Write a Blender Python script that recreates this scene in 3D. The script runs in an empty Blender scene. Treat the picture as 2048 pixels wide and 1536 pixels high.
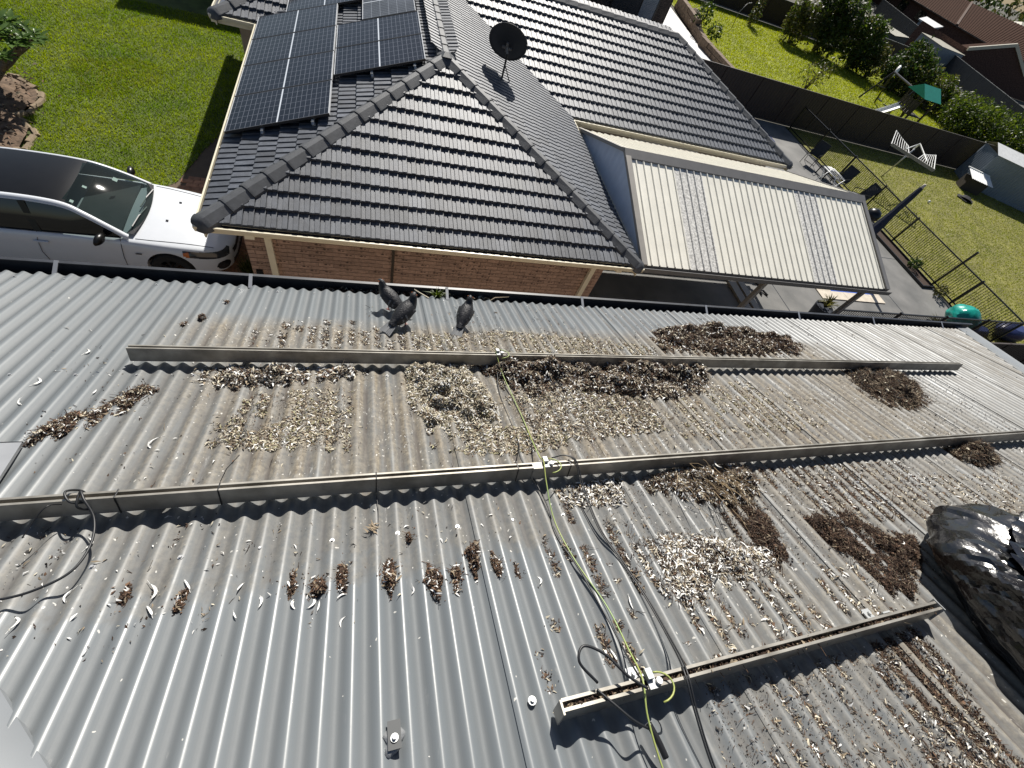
import bpy, bmesh, math, random
import numpy as np
from mathutils import Vector, Matrix, noise

random.seed(7)
RNG = np.random.default_rng(11)
rad = math.radians
SC = bpy.context.scene
COL = SC.collection

# ------------------------------------------------------------------ camera, world, sun, exposure
CZ = 7.45                                     # height of the camera above the neighbours' ground
cam_d = bpy.data.cameras.new('camera')
cam = bpy.data.objects.new('camera', cam_d)
COL.objects.link(cam)
cam_d.sensor_width = 36.0
cam_d.lens = 15.118
cam_d.clip_start = 0.02
cam_d.clip_end = 1500
RIGHT = Vector((0.94727494, -0.17486728, 0.26849884))
DOWN = Vector((-0.00334609, -0.84330696, -0.53742179))
FWD = Vector((0.32040443, 0.50818777, -0.79942867))
m = Matrix((RIGHT, -DOWN, -FWD)).transposed().to_4x4()
m.translation = Vector((0, 0, CZ))
cam.matrix_world = m
SC.camera = cam

SUN = Vector((0.31, 1.10, 1.0)).normalized()  # towards the sun
elev = math.asin(SUN.z)
azim = math.atan2(SUN.x, SUN.y)
world = bpy.data.worlds.new('World')
SC.world = world
world.use_nodes = True
wn = world.node_tree
sky = wn.nodes.new('ShaderNodeTexSky')
sky.sky_type = 'NISHITA'
sky.sun_disc = False
sky.sun_elevation = elev
sky.sun_rotation = azim
bg = wn.nodes['Background']
bg.inputs['Strength'].default_value = 0.05
wn.links.new(sky.outputs[0], bg.inputs['Color'])
sun_d = bpy.data.lights.new('sun', 'SUN')
sun_d.energy = 5.0
sun_d.angle = rad(0.53)
sun_d.color = (1.0, 0.955, 0.88)
sun = bpy.data.objects.new('sun', sun_d)
COL.objects.link(sun)
sun.rotation_euler = (-SUN).to_track_quat('-Z', 'Y').to_euler()
SC.view_settings.view_transform = 'Standard'
SC.view_settings.look = 'None'
SC.view_settings.gamma = 1
SC.view_settings.exposure = 0.50
SC.view_settings.use_curve_mapping = False
SC.cycles.use_denoising = True
SC.cycles.max_bounces = 8
SC.cycles.transparent_max_bounces = 12


# ------------------------------------------------------------------ materials
def ramp(nt, fac, a, b, lo=0.0, hi=1.0):
    n = nt.nodes.new('ShaderNodeMapRange')
    n.inputs['From Min'].default_value = a
    n.inputs['From Max'].default_value = b
    n.inputs['To Min'].default_value = lo
    n.inputs['To Max'].default_value = hi
    nt.links.new(fac, n.inputs['Value'])
    return n.outputs[0]


def math_n(nt, op, a, b=None, clamp=False):
    n = nt.nodes.new('ShaderNodeMath')
    n.operation = op
    n.use_clamp = clamp
    for i, v in enumerate((a, b)):
        if v is None:
            continue
        if isinstance(v, (int, float)):
            n.inputs[i].default_value = v
        else:
            nt.links.new(v, n.inputs[i])
    return n.outputs[0]


def mixc(nt, fac, a, b):
    n = nt.nodes.new('ShaderNodeMix')
    n.data_type = 'RGBA'
    for k, v in ((0, fac), (6, a), (7, b)):
        if isinstance(v, (int, float)):
            n.inputs[k].default_value = v
        elif isinstance(v, tuple):
            n.inputs[k].default_value = (*v, 1.0) if len(v) == 3 else v
        else:
            nt.links.new(v, n.inputs[k])
    return n.outputs[2]


def noise_n(nt, vec, scale, detail=3.0, rough=0.55):
    n = nt.nodes.new('ShaderNodeTexNoise')
    n.inputs['Scale'].default_value = scale
    n.inputs['Detail'].default_value = detail
    n.inputs['Roughness'].default_value = rough
    nt.links.new(vec, n.inputs['Vector'])
    return n.outputs[0]


def M(name, col, rough=0.6, metal=0.0, spec=0.5, var=0.12, scale=6.0, bump=0.0, bscale=60.0, coat=0.0, rnd=0.0, island=0.0, col2=None):
    """A Principled material with a little noise in its colour, an optional second colour, bump and per-object tint."""
    mt = bpy.data.materials.new(name)
    mt.use_nodes = True
    nt = mt.node_tree
    b = nt.nodes['Principled BSDF']
    b.inputs['Roughness'].default_value = rough
    b.inputs['Metallic'].default_value = metal
    b.inputs['Specular IOR Level'].default_value = spec
    b.inputs['Coat Weight'].default_value = coat
    b.inputs['Coat Roughness'].default_value = 0.04
    g = nt.nodes.new('ShaderNodeNewGeometry')
    vec = g.outputs['Position']
    f = noise_n(nt, vec, scale)
    f = ramp(nt, f, 0.3, 0.7)
    lo = tuple(c * (1 - var) for c in col)
    hi = tuple(min(1, c * (1 + var)) for c in col) if col2 is None else col2
    out = mixc(nt, f, lo, hi)
    if rnd or island:
        hsv = nt.nodes.new('ShaderNodeHueSaturation')
        if rnd:
            oi = nt.nodes.new('ShaderNodeObjectInfo')
            r = oi.outputs['Random']
            k = rnd
        else:
            r = g.outputs['Random Per Island']
            k = island
        nt.links.new(ramp(nt, r, 0, 1, 1 - k, 1 + k), hsv.inputs['Value'])
        nt.links.new(out, hsv.inputs['Color'])
        out = hsv.outputs[0]
    nt.links.new(out, b.inputs['Base Color'])
    if bump:
        bn = nt.nodes.new('ShaderNodeBump')
        bn.inputs['Strength'].default_value = bump
        bn.inputs['Distance'].default_value = 0.01
        nt.links.new(noise_n(nt, vec, bscale), bn.inputs['Height'])
        nt.links.new(bn.outputs[0], b.inputs['Normal'])
    return mt


def leaf_mat(name, col, col2, trans=0.45, rough=0.5, scale=0.6):
    mt = M(name, col, rough=rough, spec=0.4, col2=col2, scale=scale, island=0.35)
    nt = mt.node_tree
    b = nt.nodes['Principled BSDF']
    t = nt.nodes.new('ShaderNodeBsdfTranslucent')
    src = b.inputs['Base Color'].links[0].from_socket
    hs = nt.nodes.new('ShaderNodeHueSaturation')
    hs.inputs['Value'].default_value = 1.5
    hs.inputs['Saturation'].default_value = 1.1
    nt.links.new(src, hs.inputs['Color'])
    nt.links.new(hs.outputs[0], t.inputs['Color'])
    mx = nt.nodes.new('ShaderNodeMixShader')
    mx.inputs[0].default_value = trans
    nt.links.new(b.outputs[0], mx.inputs[1])
    nt.links.new(t.outputs[0], mx.inputs[2])
    nt.links.new(mx.outputs[0], nt.nodes['Material Output'].inputs['Surface'])
    return mt


def roof_mat():
    """Painted corrugated steel, with settled dirt and bird droppings between the rails."""
    mt = bpy.data.materials.new('grey_roof_paint')
    mt.use_nodes = True
    nt = mt.node_tree
    b = nt.nodes['Principled BSDF']
    g = nt.nodes.new('ShaderNodeNewGeometry')
    pos = g.outputs['Position']
    sep = nt.nodes.new('ShaderNodeSeparateXYZ')
    nt.links.new(pos, sep.inputs[0])
    X, Y, Z = sep.outputs
    mp = nt.nodes.new('ShaderNodeMapping')
    mp.inputs['Scale'].default_value = (12.0, 0.9, 0.9)
    nt.links.new(pos, mp.inputs[0])
    streak = noise_n(nt, mp.outputs[0], 2.2, 4, 0.6)
    broad = noise_n(nt, pos, 1.3, 3, 0.5)
    fine = noise_n(nt, pos, 45, 4, 0.7)
    mid = noise_n(nt, pos, 9, 4, 0.65)
    base = mixc(nt, ramp(nt, broad, 0.3, 0.7), (0.134, 0.148, 0.157), (0.168, 0.182, 0.190))
    # dirt zone: three bands down-slope of each rail, wide in x
    def band(a0, a1, b0, b1):
        return math_n(nt, 'MULTIPLY', ramp(nt, Y, a0, a1), ramp(nt, Y, b0, b1, 1.0, 0.0))
    wob = ramp(nt, mid, 0.2, 0.8, -0.12, 0.12)
    Yw = math_n(nt, 'ADD', Y, wob)
    def bandw(a0, a1, b0, b1):
        return math_n(nt, 'MULTIPLY', ramp(nt, Yw, a0, a1), ramp(nt, Yw, b0, b1, 1.0, 0.0))
    z1 = math_n(nt, 'MULTIPLY', bandw(0.55, 0.72, 1.40, 1.9), math_n(nt, 'MULTIPLY', ramp(nt, X, -1.2, -0.5), ramp(nt, X, 3.9, 5.2, 1.0, 0.0)))
    z2 = math_n(nt, 'MULTIPLY', band(1.48, 1.53, 1.86, 2.02), math_n(nt, 'MULTIPLY', ramp(nt, X, -1.15, -0.8), ramp(nt, X, 3.8, 4.6, 1.0, 0.0)))
    z3 = math_n(nt, 'MULTIPLY', bandw(0.26, 0.36, 0.62, 0.66), ramp(nt, X, 5.0, 6.5, 0.8, 0.0))
    z3b = math_n(nt, 'MULTIPLY', ramp(nt, math_n(nt, 'ADD', X, math_n(nt, 'MULTIPLY', wob, 2.0)), 0.5, 1.9), ramp(nt, Yw, 0.5, 0.75, 1.0, 0.0))
    z4 = math_n(nt, 'MULTIPLY', ramp(nt, X, 3.2, 6.8), 0.75)
    z3 = math_n(nt, 'MULTIPLY', z3, 0.6)
    z3b = math_n(nt, 'MULTIPLY', z3b, 0.75)
    zone = math_n(nt, 'MAXIMUM', math_n(nt, 'MAXIMUM', z1, z2), math_n(nt, 'MAXIMUM', z3, math_n(nt, 'MAXIMUM', z3b, z4)))
    patch = ramp(nt, math_n(nt, 'ADD', math_n(nt, 'MULTIPLY', streak, 0.8), math_n(nt, 'MULTIPLY', mid, 0.2)), 0.36, 0.60, 0.30, 1.0)
    dirt = math_n(nt, 'MULTIPLY', zone, patch, clamp=True)
    dirtcol = mixc(nt, ramp(nt, fine, 0.35, 0.65), (0.110, 0.088, 0.062), (0.285, 0.240, 0.172))
    c = mixc(nt, math_n(nt, 'MULTIPLY', dirt, 0.90), base, dirtcol)
    # dirt washed into the valleys of the corrugation
    ph = math_n(nt, 'COSINE', math_n(nt, 'MULTIPLY', math_n(nt, 'SUBTRACT', X, XL), 2 * math.pi / PITCH))
    val = ramp(nt, ph, -0.35, -0.95)
    zr = math_n(nt, 'MAXIMUM', zone, math_n(nt, 'MULTIPLY', ramp(nt, X, 0.6, 1.6), ramp(nt, X, 4.2, 5.5, 1.0, 0.0)))
    mp2 = nt.nodes.new('ShaderNodeMapping')
    mp2.inputs['Scale'].default_value = (13.1, 2.2, 2.2)
    nt.links.new(pos, mp2.inputs[0])
    vs = ramp(nt, noise_n(nt, mp2.outputs[0], 1.0, 5, 0.65), 0.42, 0.60)
    c = mixc(nt, math_n(nt, 'MULTIPLY', math_n(nt, 'MULTIPLY', val, vs), math_n(nt, 'MULTIPLY', zr, 0.85)), c, (0.055, 0.038, 0.026))
    # every valley slightly darker and rougher, and chalky smears on the dirty stretch
    vl = ramp(nt, ph, 0.3, -0.8)
    c = mixc(nt, math_n(nt, 'MULTIPLY', vl, 0.34), c, (0.080, 0.082, 0.082))
    mp3 = nt.nodes.new('ShaderNodeMapping')
    mp3.inputs['Scale'].default_value = (60.0, 14.0, 14.0)
    nt.links.new(pos, mp3.inputs[0])
    sm = ramp(nt, noise_n(nt, mp3.outputs[0], 1.0, 6, 0.7), 0.60, 0.68)
    sm = math_n(nt, 'MULTIPLY', sm, ramp(nt, noise_n(nt, pos, 3.3, 3, 0.6), 0.48, 0.62))
    c = mixc(nt, math_n(nt, 'MULTIPLY', sm, math_n(nt, 'ADD', math_n(nt, 'MULTIPLY', zr, 0.55), 0.12)), c, (0.50, 0.485, 0.45))
    # droppings: sparse pale spots, much denser in the dirt
    vo = nt.nodes.new('ShaderNodeTexVoronoi')
    vo.inputs['Scale'].default_value = 70
    wv = nt.nodes.new('ShaderNodeVectorMath')
    wv.operation = 'ADD'
    nn = nt.nodes.new('ShaderNodeTexNoise')
    nn.inputs['Scale'].default_value = 30
    nt.links.new(pos, nn.inputs['Vector'])
    sc = nt.nodes.new('ShaderNodeVectorMath')
    sc.operation = 'SCALE'
    sc.inputs['Scale'].default_value = 0.03
    nt.links.new(nn.outputs['Color'], sc.inputs[0])
    nt.links.new(pos, wv.inputs[0])
    nt.links.new(sc.outputs[0], wv.inputs[1])
    nt.links.new(wv.outputs[0], vo.inputs['Vector'])
    csep = nt.nodes.new('ShaderNodeSeparateColor')
    nt.links.new(vo.outputs['Color'], csep.inputs[0])
    size = ramp(nt, csep.outputs[0], 0.5, 1.0, 0.0, 0.30)
    spot = math_n(nt, 'LESS_THAN', vo.outputs['Distance'], size)
    dens = ramp(nt, zone, 0.0, 1.0, 0.05, 0.8)
    keep = math_n(nt, 'LESS_THAN', csep.outputs[1], math_n(nt, 'MULTIPLY', dens, ramp(nt, broad, 0.35, 0.65, 0.3, 1.2)))
    c = mixc(nt, math_n(nt, 'MULTIPLY', math_n(nt, 'MULTIPLY', spot, keep), 0.75), c, (0.62, 0.60, 0.55))
    nt.links.new(c, b.inputs['Base Color'])
    nt.links.new(ramp(nt, math_n(nt, 'ADD', math_n(nt, 'ADD', dirt, math_n(nt, 'MULTIPLY', vl, 0.65)), math_n(nt, 'MULTIPLY', fine, 0.25)), 0.0, 1.0, 0.32, 0.75), b.inputs['Roughness'])
    b.inputs['Specular IOR Level'].default_value = 0.5
    bn = nt.nodes.new('ShaderNodeBump')
    bn.inputs['Strength'].default_value = 0.25
    bn.inputs['Distance'].default_value = 0.004
    nt.links.new(math_n(nt, 'MULTIPLY', fine, math_n(nt, 'ADD', dirt, 0.08)), bn.inputs['Height'])
    nt.links.new(bn.outputs[0], b.inputs['Normal'])
    return mt


def grid_mat(name, cell, line, px, py, w, ox=0.0, oy=0.0, rough=0.12):
    """Solar cells printed under glass: a grid of pale lines in the object's own x and y."""
    mt = bpy.data.materials.new(name)
    mt.use_nodes = True
    nt = mt.node_tree
    b = nt.nodes['Principled BSDF']
    b.inputs['Roughness'].default_value = rough
    b.inputs['Specular IOR Level'].default_value = 0.22
    tc = nt.nodes.new('ShaderNodeTexCoord')
    sep = nt.nodes.new('ShaderNodeSeparateXYZ')
    nt.links.new(tc.outputs['Object'], sep.inputs[0])
    def lm(v, p, o, w):
        a = math_n(nt, 'FRACT', math_n(nt, 'DIVIDE', math_n(nt, 'ADD', v, o), p))
        return math_n(nt, 'GREATER_THAN', math_n(nt, 'ABSOLUTE', math_n(nt, 'SUBTRACT', a, 0.5)), 0.5 - w / p / 2)
    ax = math_n(nt, 'ABSOLUTE', sep.outputs[0])
    l1 = lm(ax, px, ox, w)
    l2 = lm(sep.outputs[1], py, oy, w)
    mid = math_n(nt, 'LESS_THAN', ax, 0.011)
    grid = math_n(nt, 'MAXIMUM', l1, l2)
    g = nt.nodes.new('ShaderNodeNewGeometry')
    oi = nt.nodes.new('ShaderNodeObjectInfo')
    n = noise_n(nt, g.outputs['Position'], 1.1, 2)
    cc = mixc(nt, ramp(nt, n, 0.35, 0.65), cell, tuple(c * 1.9 for c in cell))
    c = mixc(nt, math_n(nt, 'MULTIPLY', grid, 0.5), cc, line)
    c = mixc(nt, mid, c, (0.62, 0.66, 0.7))
    nt.links.new(c, b.inputs['Base Color'])
    return mt


PITCH, XL = 0.0762, -0.348                    # corrugation pitch and phase of the roof
MAT = {}
MAT['roof'] = roof_mat()
MAT['hip_cap'] = M('grey_capping', (0.20, 0.212, 0.222), rough=0.35, var=0.06, scale=4)
MAT['gutter_dark'] = M('charcoal_gutter', (0.035, 0.038, 0.045), rough=0.45, var=0.3, scale=9)
MAT['white_metal'] = M('white_metal', (0.72, 0.72, 0.70), rough=0.4, var=0.08)
MAT['alu'] = M('weathered_aluminium', (0.24, 0.222, 0.19), rough=0.42, metal=0.45, var=0.3, scale=9, col2=(0.37, 0.35, 0.31))
MAT['alu_new'] = M('bright_aluminium', (0.40, 0.41, 0.41), rough=0.5, metal=0.5, var=0.06)
MAT['steel'] = M('galvanised_steel', (0.5, 0.5, 0.5), rough=0.4, metal=0.7)
MAT['black_plastic'] = M('black_plastic', (0.012, 0.012, 0.013), rough=0.4)
MAT['cable'] = M('black_cable', (0.016, 0.017, 0.019), rough=0.45)
MAT['green_cable'] = M('green_yellow_cable', (0.40, 0.40, 0.09), rough=0.45, col2=(0.22, 0.36, 0.15), scale=5)
MAT['tile'] = M('charcoal_concrete_tile', (0.066, 0.074, 0.090), rough=0.53, spec=0.6, var=0.25, scale=9, rnd=0.3, bump=0.25, bscale=120)
MAT['cap'] = M('charcoal_ridge_cap', (0.062, 0.066, 0.073), rough=0.6, var=0.2, scale=11, rnd=0.12, bump=0.25, bscale=90)
MAT['mortar_dark'] = M('dark_pointing', (0.012, 0.012, 0.014), rough=0.9)
MAT['cream'] = M('cream_gutter_paint', (0.72, 0.66, 0.50), rough=0.4, var=0.06)
MAT['brick'] = M('salmon_brick', (0.32, 0.215, 0.165), rough=0.85, var=0.2, scale=24, rnd=0.18, bump=0.3, bscale=90)
MAT['brick_speck'] = M('burnt_brick', (0.035, 0.022, 0.018), rough=0.85, var=0.3, scale=30, col2=(0.10, 0.06, 0.045))
MAT['mortar'] = M('mortar', (0.36, 0.29, 0.225), rough=0.9)
MAT['cell'] = grid_mat('solar_cells', (0.005, 0.0055, 0.008), (0.30, 0.32, 0.37), 0.0873, 0.185, 0.0062, ox=-0.014, oy=0.555)
MAT['cell2'] = grid_mat('solar_cells_pale', (0.03, 0.033, 0.04), (0.42, 0.45, 0.5), 0.0873, 0.185, 0.0075, ox=-0.014, oy=0.555, rough=0.3)
MAT['frame_shaded'] = M('shaded_frame', (0.02, 0.02, 0.022), rough=0.4)  # silver frame darkened in its colour to stand for shade between rows
MAT['frame_silver'] = M('silver_anodised_frame', (0.62, 0.63, 0.64), rough=0.4, metal=0.2)
MAT['dish'] = M('dark_dish_paint', (0.02, 0.023, 0.027), rough=0.5)
MAT['sheet_cream'] = M('cream_roof_sheet', (0.84, 0.81, 0.71), rough=0.45, var=0.05, scale=3)
MAT['poly_sheet'] = M('mottled_clear_sheet', (0.36, 0.355, 0.335), rough=0.8, spec=0.1, var=0.0, scale=22, col2=(0.88, 0.86, 0.81))
MAT['pergola_grey'] = M('dark_grey_trim', (0.16, 0.155, 0.15), rough=0.45, var=0.08)
MAT['pergola_post'] = M('taupe_post_paint', (0.30, 0.28, 0.25), rough=0.5, var=0.06)
MAT['gable_sheet'] = M('pale_blue_gable_sheet', (0.66, 0.75, 0.88), rough=0.4, var=0.06, scale=3)
MAT['concrete'] = M('grey_deck_concrete', (0.135, 0.135, 0.13), rough=0.7, var=0.25, scale=0.9, col2=(0.19, 0.185, 0.175))
MAT['concrete2'] = M('side_path_concrete', (0.16, 0.15, 0.13), rough=0.9, var=0.2, scale=2)
MAT['coping'] = M('cream_coping_stone', (0.56, 0.50, 0.41), rough=0.8, var=0.12, scale=5)
MAT['water'] = M('blue_pool_water', (0.06, 0.12, 0.48), rough=0.08, spec=0.5, var=0.2, scale=5, coat=0.6)
MAT['fence_brown'] = M('dark_brown_steel_fence', (0.042, 0.027, 0.022), rough=0.55, var=0.12, scale=0.7)
MAT['fence_grey'] = M('slate_grey_steel_fence', (0.032, 0.035, 0.040), rough=0.6, var=0.12, scale=0.7)
MAT['black_metal'] = M('black_powder_coat', (0.012, 0.012, 0.013), rough=0.4)
MAT['navy_fabric'] = M('navy_cover_fabric', (0.016, 0.021, 0.034), rough=0.8, var=0.2, scale=10, bump=0.3, bscale=30)
MAT['dark_fabric'] = M('charcoal_sling_fabric', (0.022, 0.024, 0.026), rough=0.75)
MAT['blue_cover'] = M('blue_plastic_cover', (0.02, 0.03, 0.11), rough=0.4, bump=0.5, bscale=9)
MAT['shed_blue'] = M('blue_grey_shed_steel', (0.20, 0.235, 0.275), rough=0.4, var=0.08, scale=2)
MAT['shed_green'] = M('dull_green_shed_steel', (0.05, 0.058, 0.053), rough=0.5)
MAT['shed_cream'] = M('cream_shed_steel', (0.50, 0.47, 0.38), rough=0.5)
MAT['tile_red'] = M('red_brown_roof_tile', (0.052, 0.025, 0.016), rough=0.95, spec=0.1, var=0.25, scale=5)
MAT['brick_dark'] = M('dark_brown_brick', (0.055, 0.042, 0.036), rough=0.85, var=0.3, scale=16, rnd=0.25)
MAT['brick_mauve'] = M('mauve_brick', (0.080, 0.048, 0.040), rough=0.95, spec=0.1, var=0.5, scale=7)
MAT['soil'] = M('dry_soil', (0.13, 0.088, 0.058), rough=0.95, var=0.45, scale=9, bump=0.8, bscale=25)
MAT['soil_dark'] = M('dark_soil', (0.042, 0.023, 0.014), rough=0.95, var=0.5, scale=40, bump=0.9, bscale=160)
MAT['edging'] = M('concrete_edging', (0.22, 0.165, 0.105), rough=0.85, var=0.2, scale=7)
MAT['paver'] = M('terracotta_paver', (0.30, 0.15, 0.085), rough=0.85, var=0.25, scale=9, island=0.2)
MAT['pale_paving'] = M('pale_paving', (0.60, 0.59, 0.58), rough=0.6, var=0.12, scale=2)
MAT['rock'] = M('brown_sandstone', (0.15, 0.105, 0.07), rough=0.9, var=0.4, scale=4, bump=0.6, bscale=10)
MAT['wood'] = M('grey_brown_bark', (0.12, 0.095, 0.07), rough=0.9, var=0.3, scale=12)
MAT['wood_dark'] = M('dark_stained_timber', (0.045, 0.035, 0.026), rough=0.8)
MAT['teal'] = M('teal_roof_cloth', (0.02, 0.30, 0.22), rough=0.6, var=0.08)
MAT['teal_bag'] = M('shiny_teal_plastic', (0.01, 0.26, 0.21), rough=0.18, var=0.3, scale=5, bump=0.6, bscale=9)
MAT['car_white'] = M('white_car_paint', (0.62, 0.645, 0.68), rough=0.35, var=0.015, coat=0.8)
MAT['car_black'] = M('gloss_black_roof', (0.006, 0.006, 0.006), rough=0.3, spec=0.35, coat=0.1)
MAT['glass_dark'] = M('tinted_glass', (0.006, 0.008, 0.010), rough=0.03, spec=0.6, coat=0.3)
MAT['rubber'] = M('tyre_rubber', (0.012, 0.012, 0.012), rough=0.85)
MAT['orange_lamp'] = M('amber_lens', (0.5, 0.13, 0.02), rough=0.2)
MAT['lens'] = M('headlight_lens', (0.035, 0.037, 0.04), rough=0.08, spec=0.7)
MAT['grass_base'] = M('lawn_soil', (0.070, 0.095, 0.016), rough=0.95, var=0.35, scale=2.5, col2=(0.10, 0.13, 0.025))
MAT['grass'] = leaf_mat('lawn_blades', (0.125, 0.205, 0.014), (0.235, 0.275, 0.028), trans=0.5, scale=0.7)
MAT['grass_dry'] = leaf_mat('dry_lawn_blades', (0.170, 0.205, 0.024), (0.250, 0.255, 0.040), trans=0.4, scale=0.5)
MAT['grass_bright'] = leaf_mat('bright_lawn_blades', (0.19, 0.225, 0.008), (0.26, 0.285, 0.012), trans=0.5, scale=0.4)
MAT['leaf'] = leaf_mat('shrub_leaves', (0.020, 0.040, 0.008), (0.050, 0.085, 0.014), trans=0.3)
MAT['leaf_light'] = leaf_mat('hedge_leaves', (0.050, 0.080, 0.012), (0.105, 0.135, 0.020), trans=0.4)
MAT['leaf_olive'] = leaf_mat('olive_leaves', (0.060, 0.068, 0.016), (0.11, 0.10, 0.03), trans=0.3)
MAT['leaf_frangipani'] = leaf_mat('frangipani_leaves', (0.075, 0.13, 0.030), (0.11, 0.18, 0.045), trans=0.3, rough=0.35)
MAT['bag'] = M('black_bin_bag', (0.006, 0.006, 0.008), rough=0.22, spec=0.8, var=0.1, bump=0.35, bscale=22)
MAT['pigeon'] = M('slate_feathers', (0.008, 0.008, 0.010), rough=0.5, col2=(0.022, 0.022, 0.026), scale=60, bump=0.5, bscale=110)
MAT['pigeon_wing'] = M('grey_wing_feathers', (0.010, 0.010, 0.013), rough=0.55, col2=(0.045, 0.045, 0.050), scale=70, bump=0.6, bscale=90)
MAT['pigeon_light'] = M('pale_tail_feathers', (0.16, 0.165, 0.17), rough=0.6)
MAT['beak'] = M('horn_beak', (0.05, 0.045, 0.04), rough=0.5)
MAT['pink'] = M('pink_legs', (0.30, 0.10, 0.08), rough=0.6)
FL = [M('flake_dark_brown', (0.044, 0.026, 0.017), rough=0.9, island=0.45), M('flake_brown', (0.112, 0.064, 0.038), rough=0.9, island=0.4),
      M('flake_tan', (0.235, 0.185, 0.125), rough=0.85, island=0.3), M('flake_cream', (0.50, 0.45, 0.345), rough=0.8, island=0.2),
      M('flake_white', (0.74, 0.73, 0.70), rough=0.7, island=0.2), M('flake_grey', (0.075, 0.07, 0.065), rough=0.9, island=0.45),
      M('flake_olive', (0.27, 0.25, 0.145), rough=0.85, island=0.3), MAT['soil_dark']]
MAT['silicone'] = M('clear_grey_sealant', (0.20, 0.205, 0.21), rough=0.25, bump=0.4, bscale=60)
MAT['water_white'] = M('white_plastic', (0.78, 0.78, 0.76), rough=0.4, var=0.05)
MAT['dead_grass'] = M('dry_twig', (0.26, 0.19, 0.11), rough=0.9, island=0.35)


# ------------------------------------------------------------------ mesh helpers
def wloc(o):
    v = Vector((0, 0, 0))
    while o is not None:
        v += o.location
        o = o.parent
    return v


class MB:
    """Collects faces in world coordinates and links them as ONE mesh object."""
    def __init__(self):
        self.v, self.f, self.mi, self.mats = [], [], [], []
        self.cur = 0

    def mat(self, mt):
        if mt not in self.mats:
            self.mats.append(mt)
        self.cur = self.mats.index(mt)
        return self

    def add(self, verts, faces):
        n = len(self.v)
        self.v += [tuple(p) for p in verts]
        for f in faces:
            self.f.append(tuple(i + n for i in f))
            self.mi.append(self.cur)
        return self

    def box(self, lo, hi, M4=None):
        x0, y0, z0 = lo
        x1, y1, z1 = hi
        vs = [Vector(p) for p in ((x0, y0, z0), (x1, y0, z0), (x1, y1, z0), (x0, y1, z0), (x0, y0, z1), (x1, y0, z1), (x1, y1, z1), (x0, y1, z1))]
        if M4 is not None:
            vs = [M4 @ p for p in vs]
        return self.add(vs, [(0, 3, 2, 1), (4, 5, 6, 7), (0, 1, 5, 4), (1, 2, 6, 5), (2, 3, 7, 6), (3, 0, 4, 7)])

    def bar(self, a, b, w, h, up=(0, 0, 1)):
        a, b = Vector(a), Vector(b)
        d = (b - a)
        L = d.length
        d.normalize()
        s = d.cross(Vector(up))
        if s.length < 1e-5:
            s = d.cross(Vector((0, 1, 0)))
        s.normalize()
        u = s.cross(d)
        mm = Matrix((d, s, u)).transposed().to_4x4()
        mm.translation = a
        return self.box((0, -w / 2, -h / 2), (L, w / 2, h / 2), mm)

    def tube(self, pts, r, n=6, cap=True):
        pts = [Vector(p) for p in pts]
        rs = r if isinstance(r, (list, tuple)) else [r] * len(pts)
        rings = []
        prev = None
        for i, p in enumerate(pts):
            d = (pts[min(i + 1, len(pts) - 1)] - pts[max(i - 1, 0)])
            if d.length < 1e-9:
                d = Vector((0, 0, 1))
            d.normalize()
            if prev is None:
                s = d.cross(Vector((0, 0, 1)))
                if s.length < 0.05:
                    s = d.cross(Vector((0, 1, 0)))
            else:
                s = prev - d * prev.dot(d)
                if s.length < 1e-6:
                    s = d.orthogonal()
            s.normalize()
            prev = s
            u = d.cross(s)
            rings.append([p + (s * math.cos(2 * math.pi * k / n) + u * math.sin(2 * math.pi * k / n)) * rs[i] for k in range(n)])
        vs = [q for rg in rings for q in rg]
        fs = []
        for i in range(len(pts) - 1):
            for k in range(n):
                a, b = i * n + k, i * n + (k + 1) % n
                fs.append((a, b, b + n, a + n))
        if cap:
            fs.append(tuple(range(n))[::-1])
            fs.append(tuple(range((len(pts) - 1) * n, len(pts) * n)))
        return self.add(vs, fs)

    def prism(self, prof, frames, cap=True):
        """Sweep a closed 2-D profile along a list of functions (a,b)->point."""
        n = len(prof)
        vs = [fr(*p) for fr in frames for p in prof]
        fs = []
        for i in range(len(frames) - 1):
            for k in range(n):
                a, b = i * n + k, i * n + (k + 1) % n
                fs.append((a, b, b + n, a + n))
        if cap:
            fs.append(tuple(range(n))[::-1])
            fs.append(tuple(range((len(frames) - 1) * n, len(frames) * n)))
        return self.add(vs, fs)

    def grid(self, rows, closed=False):
        nr, nc = len(rows), len(rows[0])
        vs = [p for r in rows for p in r]
        fs = []
        for i in range(nr - 1):
            for k in range(nc - (0 if closed else 1)):
                a, b = i * nc + k, i * nc + (k + 1) % nc
                fs.append((a, b, b + nc, a + nc))
        return self.add(vs, fs)

    def poly(self, pts):
        return self.add(pts, [tuple(range(len(pts)))])

    def mesh(self, name, offset=(0, 0, 0)):
        me = bpy.data.meshes.new(name)
        ox, oy, oz = offset
        me.from_pydata([(x - ox, y - oy, z - oz) for x, y, z in self.v], [], self.f)
        for mt in self.mats:
            me.materials.append(mt)
        if len(self.mats) > 1:
            me.polygons.foreach_set('material_index', self.mi)
        me.update()
        return me

    def build(self, name, mt=None, parent=None, smooth=False, local=False, angle=None, recalc=False):
        if mt is not None and not self.mats:
            self.mats = [mt]
        off = Vector((0, 0, 0)) if (parent is None or local) else wloc(parent)
        me = self.mesh(name, off)
        if recalc:
            bm = bmesh.new()
            bm.from_mesh(me)
            bmesh.ops.recalc_face_normals(bm, faces=bm.faces)
            bm.to_mesh(me)
            bm.free()
        if smooth:
            me.polygons.foreach_set('use_smooth', [True] * len(me.polygons))
            if angle:
                me.set_sharp_from_angle(angle=rad(angle))
        o = bpy.data.objects.new(name, me)
        COL.objects.link(o)
        o.parent = parent
        return o


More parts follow.
